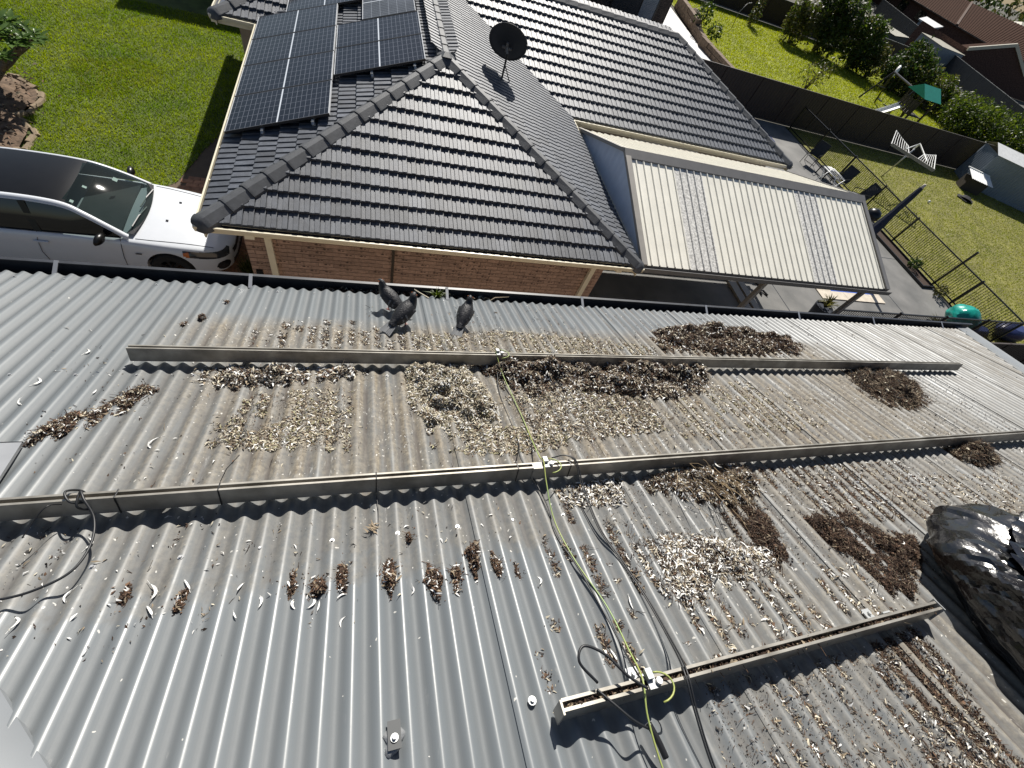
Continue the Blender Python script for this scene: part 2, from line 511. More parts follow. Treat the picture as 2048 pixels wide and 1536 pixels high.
def tag(o, label=None, cat=None, group=None, kind=None):
    if label:
        o['label'] = label
    if cat:
        o['category'] = cat
    if group:
        o['group'] = group
    if kind:
        o['kind'] = kind
    return o


def empty(name, loc, label, cat, group=None):
    o = bpy.data.objects.new(name, None)
    o.empty_display_size = 0.2
    o.location = loc
    COL.objects.link(o)
    return tag(o, label, cat, group)


KIDS = {}


def copy_tree(o, parent=None):
    c = o.copy()
    COL.objects.link(c)
    c.parent = parent
    for ch in list(o.children):
        copy_tree(ch, c)
    return c


def inst(me, name, parent, mat4):
    """One object sharing mesh data, placed by a world matrix, under a parent that is only translated."""
    o = bpy.data.objects.new(name, me)
    COL.objects.link(o)
    o.parent = parent
    o.matrix_basis = Matrix.Translation(-wloc(parent)) @ mat4
    return o


def np_obj(name, verts, faces, mats, mi=None, parent=None, smooth=False):
    """A big mesh straight from numpy arrays (faces all triangles or all quads)."""
    me = bpy.data.meshes.new(name)
    off = np.array(wloc(parent)) if parent is not None else np.zeros(3)
    verts = np.asarray(verts, np.float32) - off.astype(np.float32)
    faces = np.asarray(faces, np.int32)
    k = faces.shape[1]
    me.vertices.add(len(verts))
    me.vertices.foreach_set('co', verts.ravel())
    me.loops.add(faces.size)
    me.loops.foreach_set('vertex_index', faces.ravel())
    me.polygons.add(len(faces))
    me.polygons.foreach_set('loop_start', np.arange(0, faces.size, k, dtype=np.int32))
    for mt in mats:
        me.materials.append(mt)
    if mi is not None:
        me.polygons.foreach_set('material_index', np.asarray(mi, np.int32))
    if smooth:
        me.polygons.foreach_set('use_smooth', np.ones(len(faces), bool))
    me.update(calc_edges=True)
    me.validate()
    o = bpy.data.objects.new(name, me)
    COL.objects.link(o)
    o.parent = parent
    return o


def in_poly(x, y, P):
    """Vectorised point-in-polygon."""
    ins = np.zeros(len(x), bool)
    n = len(P)
    for i in range(n):
        x0, y0 = P[i]
        x1, y1 = P[(i + 1) % n]
        c = ((y0 > y) != (y1 > y)) & (x < (x1 - x0) * (y - y0) / ((y1 - y0) + 1e-12) + x0)
        ins ^= c
    return ins


def sample_poly(P, n):
    P = np.array(P)
    lo, hi = P.min(0), P.max(0)
    out = np.zeros((0, 2))
    while len(out) < n:
        q = RNG.uniform(lo, hi, (n * 2, 2))
        out = np.vstack([out, q[in_poly(q[:, 0], q[:, 1], P)]])
    return out[:n]


# ------------------------------------------------------------------ ground
def sheet(name, pts, z, mt, kind='structure'):
    o = MB().poly([(x, y, z) for x, y in pts]).build(name, mt)
    o['kind'] = kind
    return o


sheet('ground', [(-400, -400), (600, -400), (600, 600), (-400, 600)], -0.03, M('bare_ground', (0.07, 0.065, 0.05), rough=0.95, var=0.3, scale=0.6))
LAWN_L = [(-16, 9.95), (-4.35, 9.95), (-4.1, 10.25), (-3.8, 11.6), (-3.55, 12.8), (-2.0, 12.9), (-2.0, 24), (-16, 24)]
sheet('lawn', LAWN_L, 0.0, MAT['grass_base'])
sheet('driveway', [(-14, 4.9), (-1.5, 4.9), (-1.5, 13.5), (-4.6, 13.5), (-4.6, 9.98), (-14, 9.98)], -0.006, M('paver_joint_sand', (0.11, 0.08, 0.055), rough=0.95))
sheet('side_path', [(-1.5, 2.0), (5.0, 2.0), (5.0, 6.4), (-1.5, 6.4)], -0.004, MAT['concrete2'])
sheet('pool_deck', [(4.6, 2.0), (15.0, 2.0), (22.35, 6.3), (22.35, 21.9), (4.6, 21.9)], 0.0, MAT['concrete'])
for i, (a, b) in enumerate((((18.9, 6.6), (18.9, 15)), ((14.2, 11.0), (22.0, 11.0)), ((13.0, 7.2), (13.0, 11.0)), ((18.4, 7.6), (22.2, 7.3)))):
    MB().bar((*a, 0.001), (*b, 0.001), 0.03, 0.006).build('deck_joint', MAT['gutter_dark'])['kind'] = 'structure'
LAWN_R = [(22.5, 5.6), (60, 5.6), (60, 21.9), (22.5, 21.9)]
sheet('lawn', LAWN_R, 0.0, M('dry_lawn_soil', (0.17, 0.16, 0.04), rough=0.95, var=0.3, scale=1.2))
LAWN_F = [(21.4, 22.2), (62, 22.2), (62, 33), (46, 43.6), (22.6, 43.6)]
sheet('lawn', LAWN_F, 0.0, M('bright_lawn_soil', (0.19, 0.21, 0.012), rough=0.95, var=0.3, scale=1.2))
sheet('paved_yard', [(17.8, 22.3), (21.3, 22.3), (21.0, 30.6), (22.4, 44), (17.8, 44)], 0.004, MAT['pale_paving'])


def blades(name, P, n, w, h, mt, lean=0.6, hole=None):
    q = sample_poly(P, n)
    if hole is not None:
        q = q[~hole(q[:, 0], q[:, 1])]
        n = len(q)
    a = RNG.uniform(0, 2 * np.pi, n)
    hh = h * RNG.uniform(0.5, 1.2, n)
    ln = RNG.normal(0, lean, (n, 2)) * hh[:, None]
    dx, dy = np.cos(a) * w / 2, np.sin(a) * w / 2
    z0 = np.full(n, -0.01)
    v = np.empty((n, 3, 3))
    v[:, 0] = np.stack([q[:, 0] - dx, q[:, 1] - dy, z0], 1)
    v[:, 1] = np.stack([q[:, 0] + dx, q[:, 1] + dy, z0], 1)
    v[:, 2] = np.stack([q[:, 0] + ln[:, 0], q[:, 1] + ln[:, 1], hh], 1)
    o = np_obj(name, v.reshape(-1, 3), np.arange(3 * n).reshape(-1, 3), [mt])
    o['kind'] = 'stuff'
    return o


BEDS = [(-8.12, 12.45, 0.97), (-7.98, 10.95, 1.12), (-9.4, 11.7, 1.3)]
def in_bed(x, y):
    r = np.zeros(len(x), bool)
    for bx, by, br in BEDS:
        r |= (x - bx) ** 2 + (y - by) ** 2 < br * br
    return r
tag(blades('grass', [(-13, 9.95), (-4.35, 9.95), (-4.1, 10.25), (-3.8, 11.6), (-3.4, 12.8), (-3.3, 19), (-13, 19)], 115000, 0.022, 0.06, MAT['grass'], hole=in_bed),
    'mown green lawn beside the parked white car', 'grass')
cp = [(-6.2 + 0.9 * math.cos(a) * (1 + .3 * math.sin(3 * a)), 14.3 + 1.1 * math.sin(a) * (1 + .2 * math.sin(2 * a)), 0) for a in [k * 0.4189 for k in range(15)]]
tag(blades('grass', [p[:2] for p in cp], 2600, 0.022, 0.05, MAT['grass_dry']), 'small worn straw coloured patch in the green lawn', 'grass')
tag(blades('grass', [(22.6, 5.7), (46, 5.7), (46, 21.8), (22.6, 21.8)], 90000, 0.04, 0.05, MAT['grass_dry']), 'yellowish dry lawn around the folding clothesline', 'grass')
tag(blades('grass', [(21.6, 22.4), (56, 22.4), (56, 34), (46, 43.4), (22.8, 43.4)], 90000, 0.06, 0.09, MAT['grass_bright']), 'bright lime lawn beyond the long brown fence', 'grass')

# paver strip beside the house wall
pv = MB()
for i in range(13):
    for k in range(32):
        x0, y0 = -4.75 + i * 0.24 + (0.12 if k % 2 else 0), 6.55 + k * 0.124
        if (y0 > 9.9 and x0 < -4.1) or x0 > -1.75:
            continue
        dz = random.uniform(0, 0.004)
        pv.box((x0, y0, -0.02), (x0 + 0.232, y0 + 0.116, 0.010 + dz))
o = pv.build('pavers', MAT['paver'])
tag(o, 'orange brick pavers between the white car and the brick wall', 'paving', kind='stuff')

# ------------------------------------------------------------------ the corrugated roof we stand on
TH = 0.37207
CT, ST, TT = math.cos(TH), math.sin(TH), math.tan(TH)
SP = 1.446                                    # distance of the camera from the roof plane
PITCH, AMP, XL = 0.0762, 0.0092, -0.348
ES, EN = Vector((0, CT, -ST)), Vector((0, ST, CT))
ORG = Vector((0, 0, CZ)) - EN * SP


def RP(x, s, h=0.0):
    """Roof coordinates (across, down-slope, above the crests' plane) to world."""
    return ORG + Vector((x, 0, 0)) + ES * s + EN * h


def corr(x):
    return AMP * (math.cos(2 * math.pi * (x - XL) / PITCH) - 1)


def s_top(x):
    return max(-1.15, 0.506 + (-0.795 - x) / 0.911, 2.245 + (x - 6.825) * 1.614)


S_END = 3.135
y_of = lambda s: (s - 0.564) / 1.0734
myhouse = empty('corrugated_roof_house', (2, -1.6, 0), 'two storey house whose grey corrugated metal roof is littered with pigeon nests', 'house')
for k in range(-4, 11):
    x0 = XL + 0.762 * k
    xs_ = [x0 - 0.016 + i * PITCH / 12 for i in range(0, 123)]
    rows = [[], [], []]
    for x in xs_:
        st = s_top(x)
        if st > S_END - 0.01 or x < -3.05:
            st = None
        u = (x - x0) / 0.762
        h = corr(x) + 0.0012 + 0.0040 * (1 - u) + 0.0006 * math.sin(k * 2.1)
        rows[0].append(None if st is None else RP(x, S_END + random.uniform(-.001, .001), h))
        rows[1].append(None if st is None else RP(x, 0.5 * (S_END + st), h + 0.0008 * math.sin(k * 1.7)))
        rows[2].append(None if st is None else RP(x, st, h))
    ok = [i for i in range(len(xs_)) if rows[0][i] is not None]
    if len(ok) < 3:
        continue
    b = MB()
    r = [[rows[j][i] for i in ok] for j in range(3)]
    b.grid(r)
    i0 = ok[0]
    e = [RP(xs_[i0], S_END, corr(xs_[i0]) - 0.002), RP(xs_[i0], s_top(xs_[i0]), corr(xs_[i0]) - 0.002)]
    b.add([r[0][0], r[2][0], e[1], e[0]], [(0, 1, 2, 3)])
    lip = [[p for p in r[0]], [p - EN * 0.0015 for p in r[0]]]
    b.grid(lip)
    b.build('roof_sheet', MAT['roof'], myhouse, smooth=True, angle=50)
# far slopes and hip ends (plain planes behind the view)
RA, RB = RP(0.714, -1.15), RP(4.72, -1.15)
EL, ER = RP(-3.186, S_END), RP(7.376, S_END)
yb = 2 * RA.y - EL.y
BL, BR = Vector((EL.x, yb, EL.z)), Vector((ER.x, yb, ER.z))
dn = Vector((0, 0, -0.02))
b = MB()
b.add([p + dn for p in (EL, RA, BL, RB, ER, BR)], [(0, 1, 2), (3, 4, 5), (1, 3, 5, 2)])
b.build('hip_end_roof', MAT['hip_cap'], myhouse)
MB().box((-2.75, yb + 0.35, -0.02), (7.0, 2.0, 4.78)).build('wall', MAT['mortar'], myhouse)
for i, (A, B, w) in enumerate(((EL, RA, 0.078), (ER, RB, 0.16))):
    A = A + (A - B) * 0.01
    d = (B - A).normalized()
    s1 = d.cross(EN).normalized()
    for sgn in (1, -1):
        pass
    b = MB()
    side = Vector((-1, 0, 0)) if i == 0 else Vector((1, 0, 0))
    inn = (EN.cross(d)).normalized()
    if inn.dot(side) > 0:
        inn = -inn
    outn = Vector((side.x * 0.66, -0.55 if i == 0 else 0.0, -0.30)).normalized()
    outn = (outn - d * outn.dot(d)).normalized()
    outn.z = -abs(outn.z)
    up = Vector((0, 0, 0.012))
    prof = [inn * w - up * 1.0, inn * w + up * 0.15, inn * 0.03 + up * 0.4, up * 1.6, -inn * 0.03 + outn * 0.0 + up * 0.4, outn * w + up * 0.1, outn * w - up]
    b.grid([[A + p for p in prof], [B + p for p in prof]])
    b.build('hip_capping', MAT['hip_cap'], myhouse, smooth=True, angle=25)
MB().bar(RA + Vector((-.1, 0, .01)), RB + Vector((.1, 0, .01)), 0.3, 0.03).build('ridge_capping', MAT['hip_cap'], myhouse)
# gutter
GP = [(2.335, 4.93), (2.335, 4.855), (2.46, 4.855), (2.462, 4.985), (2.452, 4.985), (2.452, 4.995), (2.474, 4.995), (2.476, 4.84), (2.322, 4.84), (2.322, 4.93)]
MB().prism(GP, [lambda a, c, x=x: (x, a, c) for x in (-3.25, 7.50)]).build('gutter', MAT['gutter_dark'], myhouse)
for x in (-1.80, -0.755, 0.605, 1.80, 3.16, 4.40, 5.58, 6.85):
    b = MB()
    b.bar((x, 2.37, 4.962), (x, 2.468, 4.999), 0.022, 0.004, (0, -0.3, 1))
    b.build('gutter_strap', MAT['steel'], myhouse)
# screws along the sheets
for s_ in (3.05, 2.05, 1.02, 0.40):
    for k in range(-9, 34):
        x = XL + PITCH * (3 * k)
        if s_top(x) > s_ - 0.08 or x < -2.2 or s_ < 1:
            continue
        b = MB()
        b.tube([RP(x, s_, 0.000), RP(x, s_, 0.003)], 0.0085, 8).tube([RP(x, s_, 0.003), RP(x, s_, 0.009)], 0.005, 6)
        b.build('roof_screw', MAT['steel'], myhouse)
b = MB()
b.tube([RP(0.457, 0.40, 0.0), RP(0.457, 0.40, 0.003)], 0.0125, 12).tube([RP(0.457, 0.40, 0.003), RP(0.457, 0.40, 0.011)], 0.0065, 6)
b.build('roof_screw', MAT['alu_new'], myhouse)

# loose metal tray lying on the crests at the frame edge
b = MB()
b.add([RP(-1.62, 1.60, 0.012), RP(-1.235, 1.595, 0.012), RP(-1.21, 1.40, 0.012), RP(-1.28, 1.02, 0.012), RP(-1.62, 1.0, 0.012)], [(0, 1, 2, 3, 4)])
b.add([RP(-1.235, 1.595, 0.012), RP(-1.235, 1.597, 0.0), RP(-1.21, 1.40, 0.0), RP(-1.21, 1.40, 0.012)], [(0, 1, 2, 3)])
b.add([RP(-1.235, 1.60, 0.012), RP(-1.235, 1.60, 0.0), RP(-1.62, 1.605, 0.0), RP(-1.62, 1.605, 0.012)], [(0, 1, 2, 3)])
tag(b.build('metal_flashing', MAT['steel']), 'pale flat metal flashing on the corrugations at the left edge of the roof', 'flashing')

# old bracket with sealant
br = empty('roof_bracket', RP(0.066, 0.40, 0), 'small dark metal bracket stuck down with sealant, a round screw through it', 'bracket')
b = MB()
n = 26
ring = [RP(0.062 + (0.027 + 0.006 * math.sin(3 * a + 1) + 0.004 * math.sin(7 * a)) * math.cos(a), 0.395 + (0.036 + 0.008 * math.sin(2 * a) + 0.004 * math.sin(5 * a)) * math.sin(a), 0.0) for a in [2 * math.pi * i / n for i in range(n)]]
ctr = RP(0.062, 0.395, 0.010)
b.grid([[p - EN * 0.010 for p in ring], [p + (ctr - p) * 0.12 + EN * 0.004 for p in ring], [p + (ctr - p) * 0.5 + EN * 0.004 for p in ring]], closed=True)
b.poly([p + (ctr - p) * 0.5 + EN * 0.004 for p in ring])
b.build('sealant', MAT['silicone'], br, smooth=True)
b = MB()
mm = Matrix((Vector((1, 0, 0)), ES, EN)).transposed().to_4x4()
mm.translation = RP(0.066, 0.398, 0.011)
b.box((-0.017, -0.030, 0), (0.017, 0.034, 0.003), mm)
b.build('plate', M('dull_zinc', (0.045, 0.048, 0.05), rough=0.6), br)
b = MB().tube([RP(0.066, 0.392, 0.014), RP(0.066, 0.392, 0.018)], 0.0105, 12).tube([RP(0.066, 0.392, 0.018), RP(0.066, 0.392, 0.026)], 0.006, 6)
b.build('screw', MAT['alu_new'], br)

# ------------------------------------------------------------------ mounting rails
RPROF = [(0.0, 0.022), (0.0, 0.096), (0.0085, 0.096), (0.0085, 0.070), (0.0235, 0.070), (0.0235, 0.096), (0.032, 0.096), (0.032, 0.022), (0.025, 0.022), (0.025, 0.030), (0.008, 0.030), (0.008, 0.022)]


def rail(x0, x1, s0, label, tilt=0.0, feet=()):
    o = empty('mounting_rail', RP(x0, s0, 0.02), label, 'rail', 'solar mounting rails on the corrugated roof')
    b = MB()
    b.prism(RPROF, [lambda a, c, x=x, t=t: RP(x, s0 + a + t, c) for x, t in ((x0, 0.0), (x1, tilt))])
    b.build('channel', MAT['alu'], o)
    for x in feet:
        b = MB()
        mm = Matrix((Vector((1, 0, 0)), ES, EN)).transposed().to_4x4()
        mm.translation = RP(x, s0 + 0.040 + tilt * (x - x0) / (x1 - x0), 0)
        b.box((-0.02, 0, 0.002), (0.02, 0.006, 0.075), mm).box((-0.02, -0.0, 0.0), (0.02, 0.05, 0.006), mm)
        b.tube([RP(x, s0 + 0.07, 0.006), RP(x, s0 + 0.07, 0.016)], 0.007, 6)
        b.build('foot', MAT['alu_new'], o)
    return o


rail(-1.085, 1.140, 2.142, 'upper weathered aluminium rail, its plain end below the two dark pigeons', feet=(-0.6, 0.5))
rail(1.150, 5.43, 2.142, 'upper aluminium rail running from the buried joint to its far mitred end', tilt=-0.004, feet=(1.6, 2.9, 4.2, 5.1))
r2 = rail(-1.40, 0.742, 1.212, 'middle aluminium rail with the black cable loop tied round it', feet=(-0.7, 0.2))
rail(0.752, 5.6, 1.212, 'middle aluminium rail beyond the earth clamp, half hidden by twig nests', feet=(1.5, 2.6, 3.8))
r3 = rail(0.509, 2.152, 0.330, 'short lower aluminium rail full of dirt, ending against the black bag', feet=(0.8, 1.9))
b = MB()
mm = Matrix((Vector((1, 0, 0)), ES, EN)).transposed().to_4x4()
mm.translation = RP(0.505, 0.325, 0.02)
b.box((-0.002, -0.002, 0.002), (0.004, 0.034, 0.077), mm)
b.build('end_cap', MAT['alu'], r3)
mm.translation = RP(2.154, 0.33, 0.02)
MB().box((0.0, -0.006, -0.004), (0.004, 0.040, 0.079), mm).build('end_cap', MAT['alu_new'], r3)
mm.translation = RP(0.70, 1.208, 0.02)
MB().box((0, -0.002, 0.004), (0.05, 0.034, 0.0765), mm).build('splice_sleeve', MAT['alu'], r2)


def clamp(x, s0, label):
    o = empty('earth_clamp', RP(x, s0, 0.1), label, 'clamp')
    mm = Matrix((Vector((1, 0, 0)), ES, EN)).transposed().to_4x4()
    mm.translation = RP(x, s0 - 0.002, 0.096)
    b = MB()
    b.box((-0.008, -0.004, 0.0), (0.020, 0.042, 0.005), mm).box((-0.008, 0.018, 0.005), (0.012, 0.046, 0.020), mm)
    b.build('block', MAT['alu_new'], o)
    b = MB().tube([RP(x + 0.026, s0 + 0.008, 0.100), RP(x + 0.026, s0 + 0.008, 0.113)], 0.010, 10)
    b.build('bolt', MAT['steel'], o)
    pts = [RP(x + 0.014 + 0.048 * math.sin(a) * 1.1, s0 + 0.030 - 0.036 * (1 - math.cos(a)), 0.116 - 0.016 * a / 3) for a in [i * 0.26 for i in range(13)]]
    b = MB().tube(pts, 0.0028, 6)
    b.build('wire_tail', MAT['green_cable'], o, smooth=True)
    return o


clamp(0.762, 1.214, 'small bright earth clamp on the middle rail where the cables cross')
clamp(0.790, 0.332, 'small bright earth clamp on the short lower rail with a green wire loop')
clamp(0.765, 2.144, 'small bright earth clamp on the upper rail where the green wire starts')


def smooth_path(pts, n=8):
    """Catmull-Rom through 3-D points."""
    P = [Vector(p) for p in pts]
    P = [P[0] * 2 - P[1]] + P + [P[-1] * 2 - P[-2]]
    out = []
    for i in range(1, len(P) - 2):
        for k in range(n):
            t = k / n
            a, b, c, d = P[i - 1], P[i], P[i + 1], P[i + 2]
            out.append(0.5 * ((2 * b) + (c - a) * t + (2 * a - 5 * b + 4 * c - d) * t * t + (3 * b - a - 3 * c + d) * t ** 3))
    out.append(P[-2])
    return out


def cable(name, pts, r, mt, label, cat='cable'):
    b = MB().tube(smooth_path([RP(*p) for p in pts]), r, 7)
    return tag(b.build(name, mt, smooth=True), label, cat)


K1 = 0.93
cable('earth_wire', [(0.802 * .94, 2.165, 0.105), (0.778, 2.02, 0.03), (0.795, 1.686, 0.012), (0.79, 1.48, 0.02), (0.765, 1.30, 0.07), (0.752, 1.235, 0.112), (0.742, 1.14, 0.075), (0.738, 0.99, 0.02), (0.760, 0.811, 0.010), (0.808, 0.616, 0.012),
                     (0.80, 0.455, 0.045), (0.768, 0.355, 0.105), (0.745, 0.27, 0.085), (0.745, 0.16, 0.05), (0.76, 0.02, 0.02), (0.80, -0.15, 0.01)], 0.0027, MAT['green_cable'], 'green and yellow earth wire running down across all three rails')
cable('black_cable', [(0.76, 2.10, 0.03), (0.722, 1.867, 0.008), (0.722, 1.492, 0.008), (0.68, 1.33, 0.05), (0.715, 1.20, 0.03), (0.738, 1.06, 0.01), (0.726, 0.93, 0.006), (0.765, 0.769, 0.006), (0.79, 0.575, 0.012), (0.785, 0.42, 0.05), (0.765, 0.35, 0.105)],
      0.0030, MAT['cable'], 'thin black cable beside the green and yellow earth wire')
for dx, lab in ((0.0, 'thick black cable hung over the middle rail, the one nearer the earth wire'), (0.0075, 'thick black cable hung over the middle rail, the one nearer the black bag')):
    cable('black_cable', [(0.805 + dx, 1.262, 0.100), (0.86 + dx, 1.262, 0.112), (0.905 + dx, 1.225, 0.108), (0.912 + dx * 1.2, 1.12, 0.055), (0.918 + dx, 0.93, 0.018), (0.95 + dx, 0.77, 0.010), (0.973 + dx, 0.62, 0.012), (0.955 + dx, 0.45, 0.05), (0.912 + dx * 1.3, 0.345, 0.105), (0.90 + dx, 0.25, 0.075), (0.90 + dx, 0.13, 0.03), (0.91 + dx, 0.0, 0.012), (0.94 + dx, -0.15, 0.008)],
          0.0029, MAT['cable'], lab)
cable('black_cable', [(-0.86, 1.235, 0.06), (-0.90, 1.20, 0.10), (-0.925, 1.235, 0.115), (-0.90, 1.262, 0.08), (-0.87, 1.215, 0.05), (-0.885, 1.19, 0.09), (-0.885, 1.23, 0.115), (-0.865, 1.20, 0.11), (-0.83, 1.15, 0.075), (-0.812, 1.07, 0.055), (-0.825, 0.99, 0.045), (-0.88, 0.945, 0.04), (-0.97, 0.925, 0.035), (-1.18, 0.93, 0.03)],
      0.0038, MAT['cable'], 'thick black cable tied round the middle rail and looping off the roof edge')
cable('cable_tie', [(-0.93, 1.205, 0.09), (-0.945, 1.18, 0.115), (-0.965, 1.15, 0.10), (-0.985, 1.10, 0.07)], 0.0018, MAT['black_plastic'], 'stiff black tie end poking out of the knotted cable', 'cable tie')
cable('black_cable', [(0.62, 0.37, 0.12), (0.575, 0.42, 0.15), (0.60, 0.455, 0.16), (0.66, 0.425, 0.15), (0.71, 0.365, 0.135), (0.76, 0.325, 0.125)], 0.0042, MAT['cable'], 'small black cable loop standing above the short lower rail')
cable('black_cable', [(0.62, 0.36, 0.10), (0.66, 0.31, 0.10), (0.70, 0.27, 0.09), (0.757, 0.245, 0.06)], 0.0038, MAT['cable'], 'black lead dangling from the short lower rail to its plug')
cable('plug_connector', [(0.752, 0.262, 0.062), (0.764, 0.222, 0.052), (0.772, 0.185, 0.040)], [0.008, 0.011, 0.008] and 0.0095, MAT['black_plastic'], 'black plug connector hanging beside the earth wire below the short rail', 'connector')
for x, lab in ((-0.795, 'cable tie beside the knotted black cable'), (-0.50, 'cable tie on the middle rail with a long tail pointing up the roof'), (0.035, 'cable tie on the middle rail above the hanging black string'), (0.63, 'cable tie on the middle rail just before the earth clamp'), (0.885, 'cable tie on the middle rail under the pair of thick cables')):
    b = MB()
    lp = [(0, -0.002, 0.020), (0, -0.002, 0.098), (0, 0.034, 0.098), (0, 0.034, 0.020), (0, -0.002, 0.020)]
    b.tube([RP(x, 1.212 + q[1], q[2]) for q in lp], 0.0022, 5)
    if x == -0.50:
        b.tube([RP(x, 1.25, 0.099), RP(x + 0.01, 1.30, 0.11), RP(x + 0.035, 1.38, 0.10)], 0.0016, 5)
    tag(b.build('cable_tie', MAT['black_plastic']), lab, 'cable tie', 'cable ties round the middle rail')
cable('string', [(0.035, 1.20, 0.02), (0.042, 1.13, 0.01), (0.040, 1.06, 0.004)], 0.0016, MAT['black_plastic'], 'short black string hanging below the middle rail', 'string')

# ------------------------------------------------------------------ nesting litter
POLY = {
 'heap_upper_right':[(2.266, 2.736), (2.771, 2.865), (3.353, 2.865), (3.726, 2.73), (3.878, 2.555), (3.611, 2.374), (3.023, 2.355), (2.517, 2.368), (2.189, 2.378), (2.164, 2.566)],
 'strip_under_left':[(-0.82, 2.11), (-0.767, 2.14), (-0.35, 2.145), (-0.089, 2.145), (0.13, 2.138), (-0.085, 2.015), (-0.416, 1.971), (-0.608, 1.94), (-0.759, 1.966)],
 'nest_cream':[(0.207, 2.14), (0.433, 2.24), (0.576, 2.173), (0.681, 1.867), (0.68, 1.629), (0.466, 1.563), (0.275, 1.63), (0.197, 1.833)],
 'mass_under':[(0.584, 2.20), (1.201, 2.2), (2.354, 2.2), (2.395, 2.108), (2.275, 1.894), (1.853, 1.792), (1.548, 1.851), (1.21, 1.882), (0.901, 1.839), (0.743, 1.939), (0.66, 2.12)],
 'spread_cream':[(0.273, 1.611), (0.661, 1.61), (0.984, 1.553), (0.997, 1.437), (0.764, 1.4), (0.486, 1.405), (0.284, 1.487)],
 'spread_mid':[(0.755, 1.866), (1.221, 1.908), (1.703, 1.796), (1.638, 1.516), (1.127, 1.466), (0.803, 1.525)],
 'spread_right':[(1.887, 1.845), (2.623, 2.013), (3.164, 1.76), (2.913, 1.495), (2.1, 1.402), (1.645, 1.473)],
 'spread_left':[(-0.535, 1.89), (-0.108, 1.969), (-0.092, 1.481), (-0.352, 1.5), (-0.62, 1.55)],
 'above_mid':[(0.304, 2.523), (0.918, 2.636), (2.116, 2.486), (2.095, 2.3), (1.207, 2.2), (0.318, 2.25)],
 'above_left':[(-0.509, 2.655), (0.023, 2.705), (0.3, 2.45), (0.3, 2.25), (-0.469, 2.3)],
 'strip_diag':[(-1.255, 1.586), (-1.205, 1.742), (-1.094, 1.837), (-0.991, 1.983), (-0.917, 1.951), (-0.989, 1.786), (-1.109, 1.664), (-1.217, 1.597)],
 'nest_right':[(3.90, 2.20), (4.45, 2.24), (4.569, 2.089), (4.446, 1.715), (3.991, 1.591), (3.757, 1.671), (3.723, 1.862)],
 'nest_rail2':[(1.56, 1.25), (1.85, 1.262), (2.005, 1.208), (1.908, 1.025), (1.731, 0.936), (1.514, 1.006), (1.281, 1.092), (1.222, 1.16)],
 'brown_spread':[(1.636, 1.007), (1.898, 0.977), (1.784, 0.684), (1.661, 0.62), (1.597, 0.749), (1.551, 0.9)],
 'nest_feather':[(1.027, 0.853), (1.236, 0.887), (1.442, 0.834), (1.763, 0.738), (1.671, 0.63), (1.276, 0.585), (1.141, 0.547), (1.066, 0.62), (1.008, 0.754)],
 'soil':[(2.025, 0.87), (2.337, 0.895), (2.457, 0.756), (2.627, 0.674), (2.481, 0.53), (2.22, 0.406), (2.102, 0.448), (2.068, 0.618), (2.031, 0.782)],
 'nest_far_right':[(3.74, 1.25), (4.2, 1.28), (4.094, 1.05), (3.781, 1.019), (3.705, 1.161)],
 'strips_bag':[(1.789, 0.305), (2.083, 0.326), (1.959, -0.13), (1.66, -0.10)],
 'strips_lowright':[(1.015, 0.328), (1.789, 0.305), (1.7, -0.10), (0.942, 0.05)],
 'valleys_right':[(1.95, 1.18), (3.194, 1.15), (2.899, 0.731), (2.117, 0.829)],
 'valleys_edge':[(3.0, 1.05), (4.04, 0.95), (3.42, 0.599), (2.75, 0.64)],
 'valleys_mid':[(0.766, 1.105), (1.07, 0.909), (1.0, 0.36), (0.50, 0.36)],
 'under_rail2':[(-0.814, 1.23), (0.705, 1.212), (0.687, 1.146), (-0.795, 1.175)],
 'under_rail2b':[(0.79, 1.174), (1.179, 1.2), (1.128, 1.04), (0.831, 1.06)],
 'above_r3':[(0.955, 0.62), (2.1, 0.62), (2.233, 0.37), (0.9, 0.37)],
 'dirt_band_top':[(-1.1, 2.52), (0.5, 2.62), (2.321, 2.70), (4.407, 2.507), (3.9, 2.25), (-1.055, 2.28)],
 'sparse_low':[(-1.117, 1.217), (-0.149, 1.114), (-0.132, 0.72), (-0.913, 0.8)],
 'upper_sparse':[(0.026, 3.009), (4.387, 3.05), (5.5, 2.691), (-0.095, 2.436)],
 'all_right':[(1.0, 1.9), (5.2, 2.1), (4.6, 0.6), (2.2, 0.45), (1.0, 0.9)],
 'all_left':[(-1.5, 2.5), (0.2, 2.3), (0.8, 1.1), (-0.1, 0.6), (-1.0, 0.8), (-1.3, 1.5)],
}


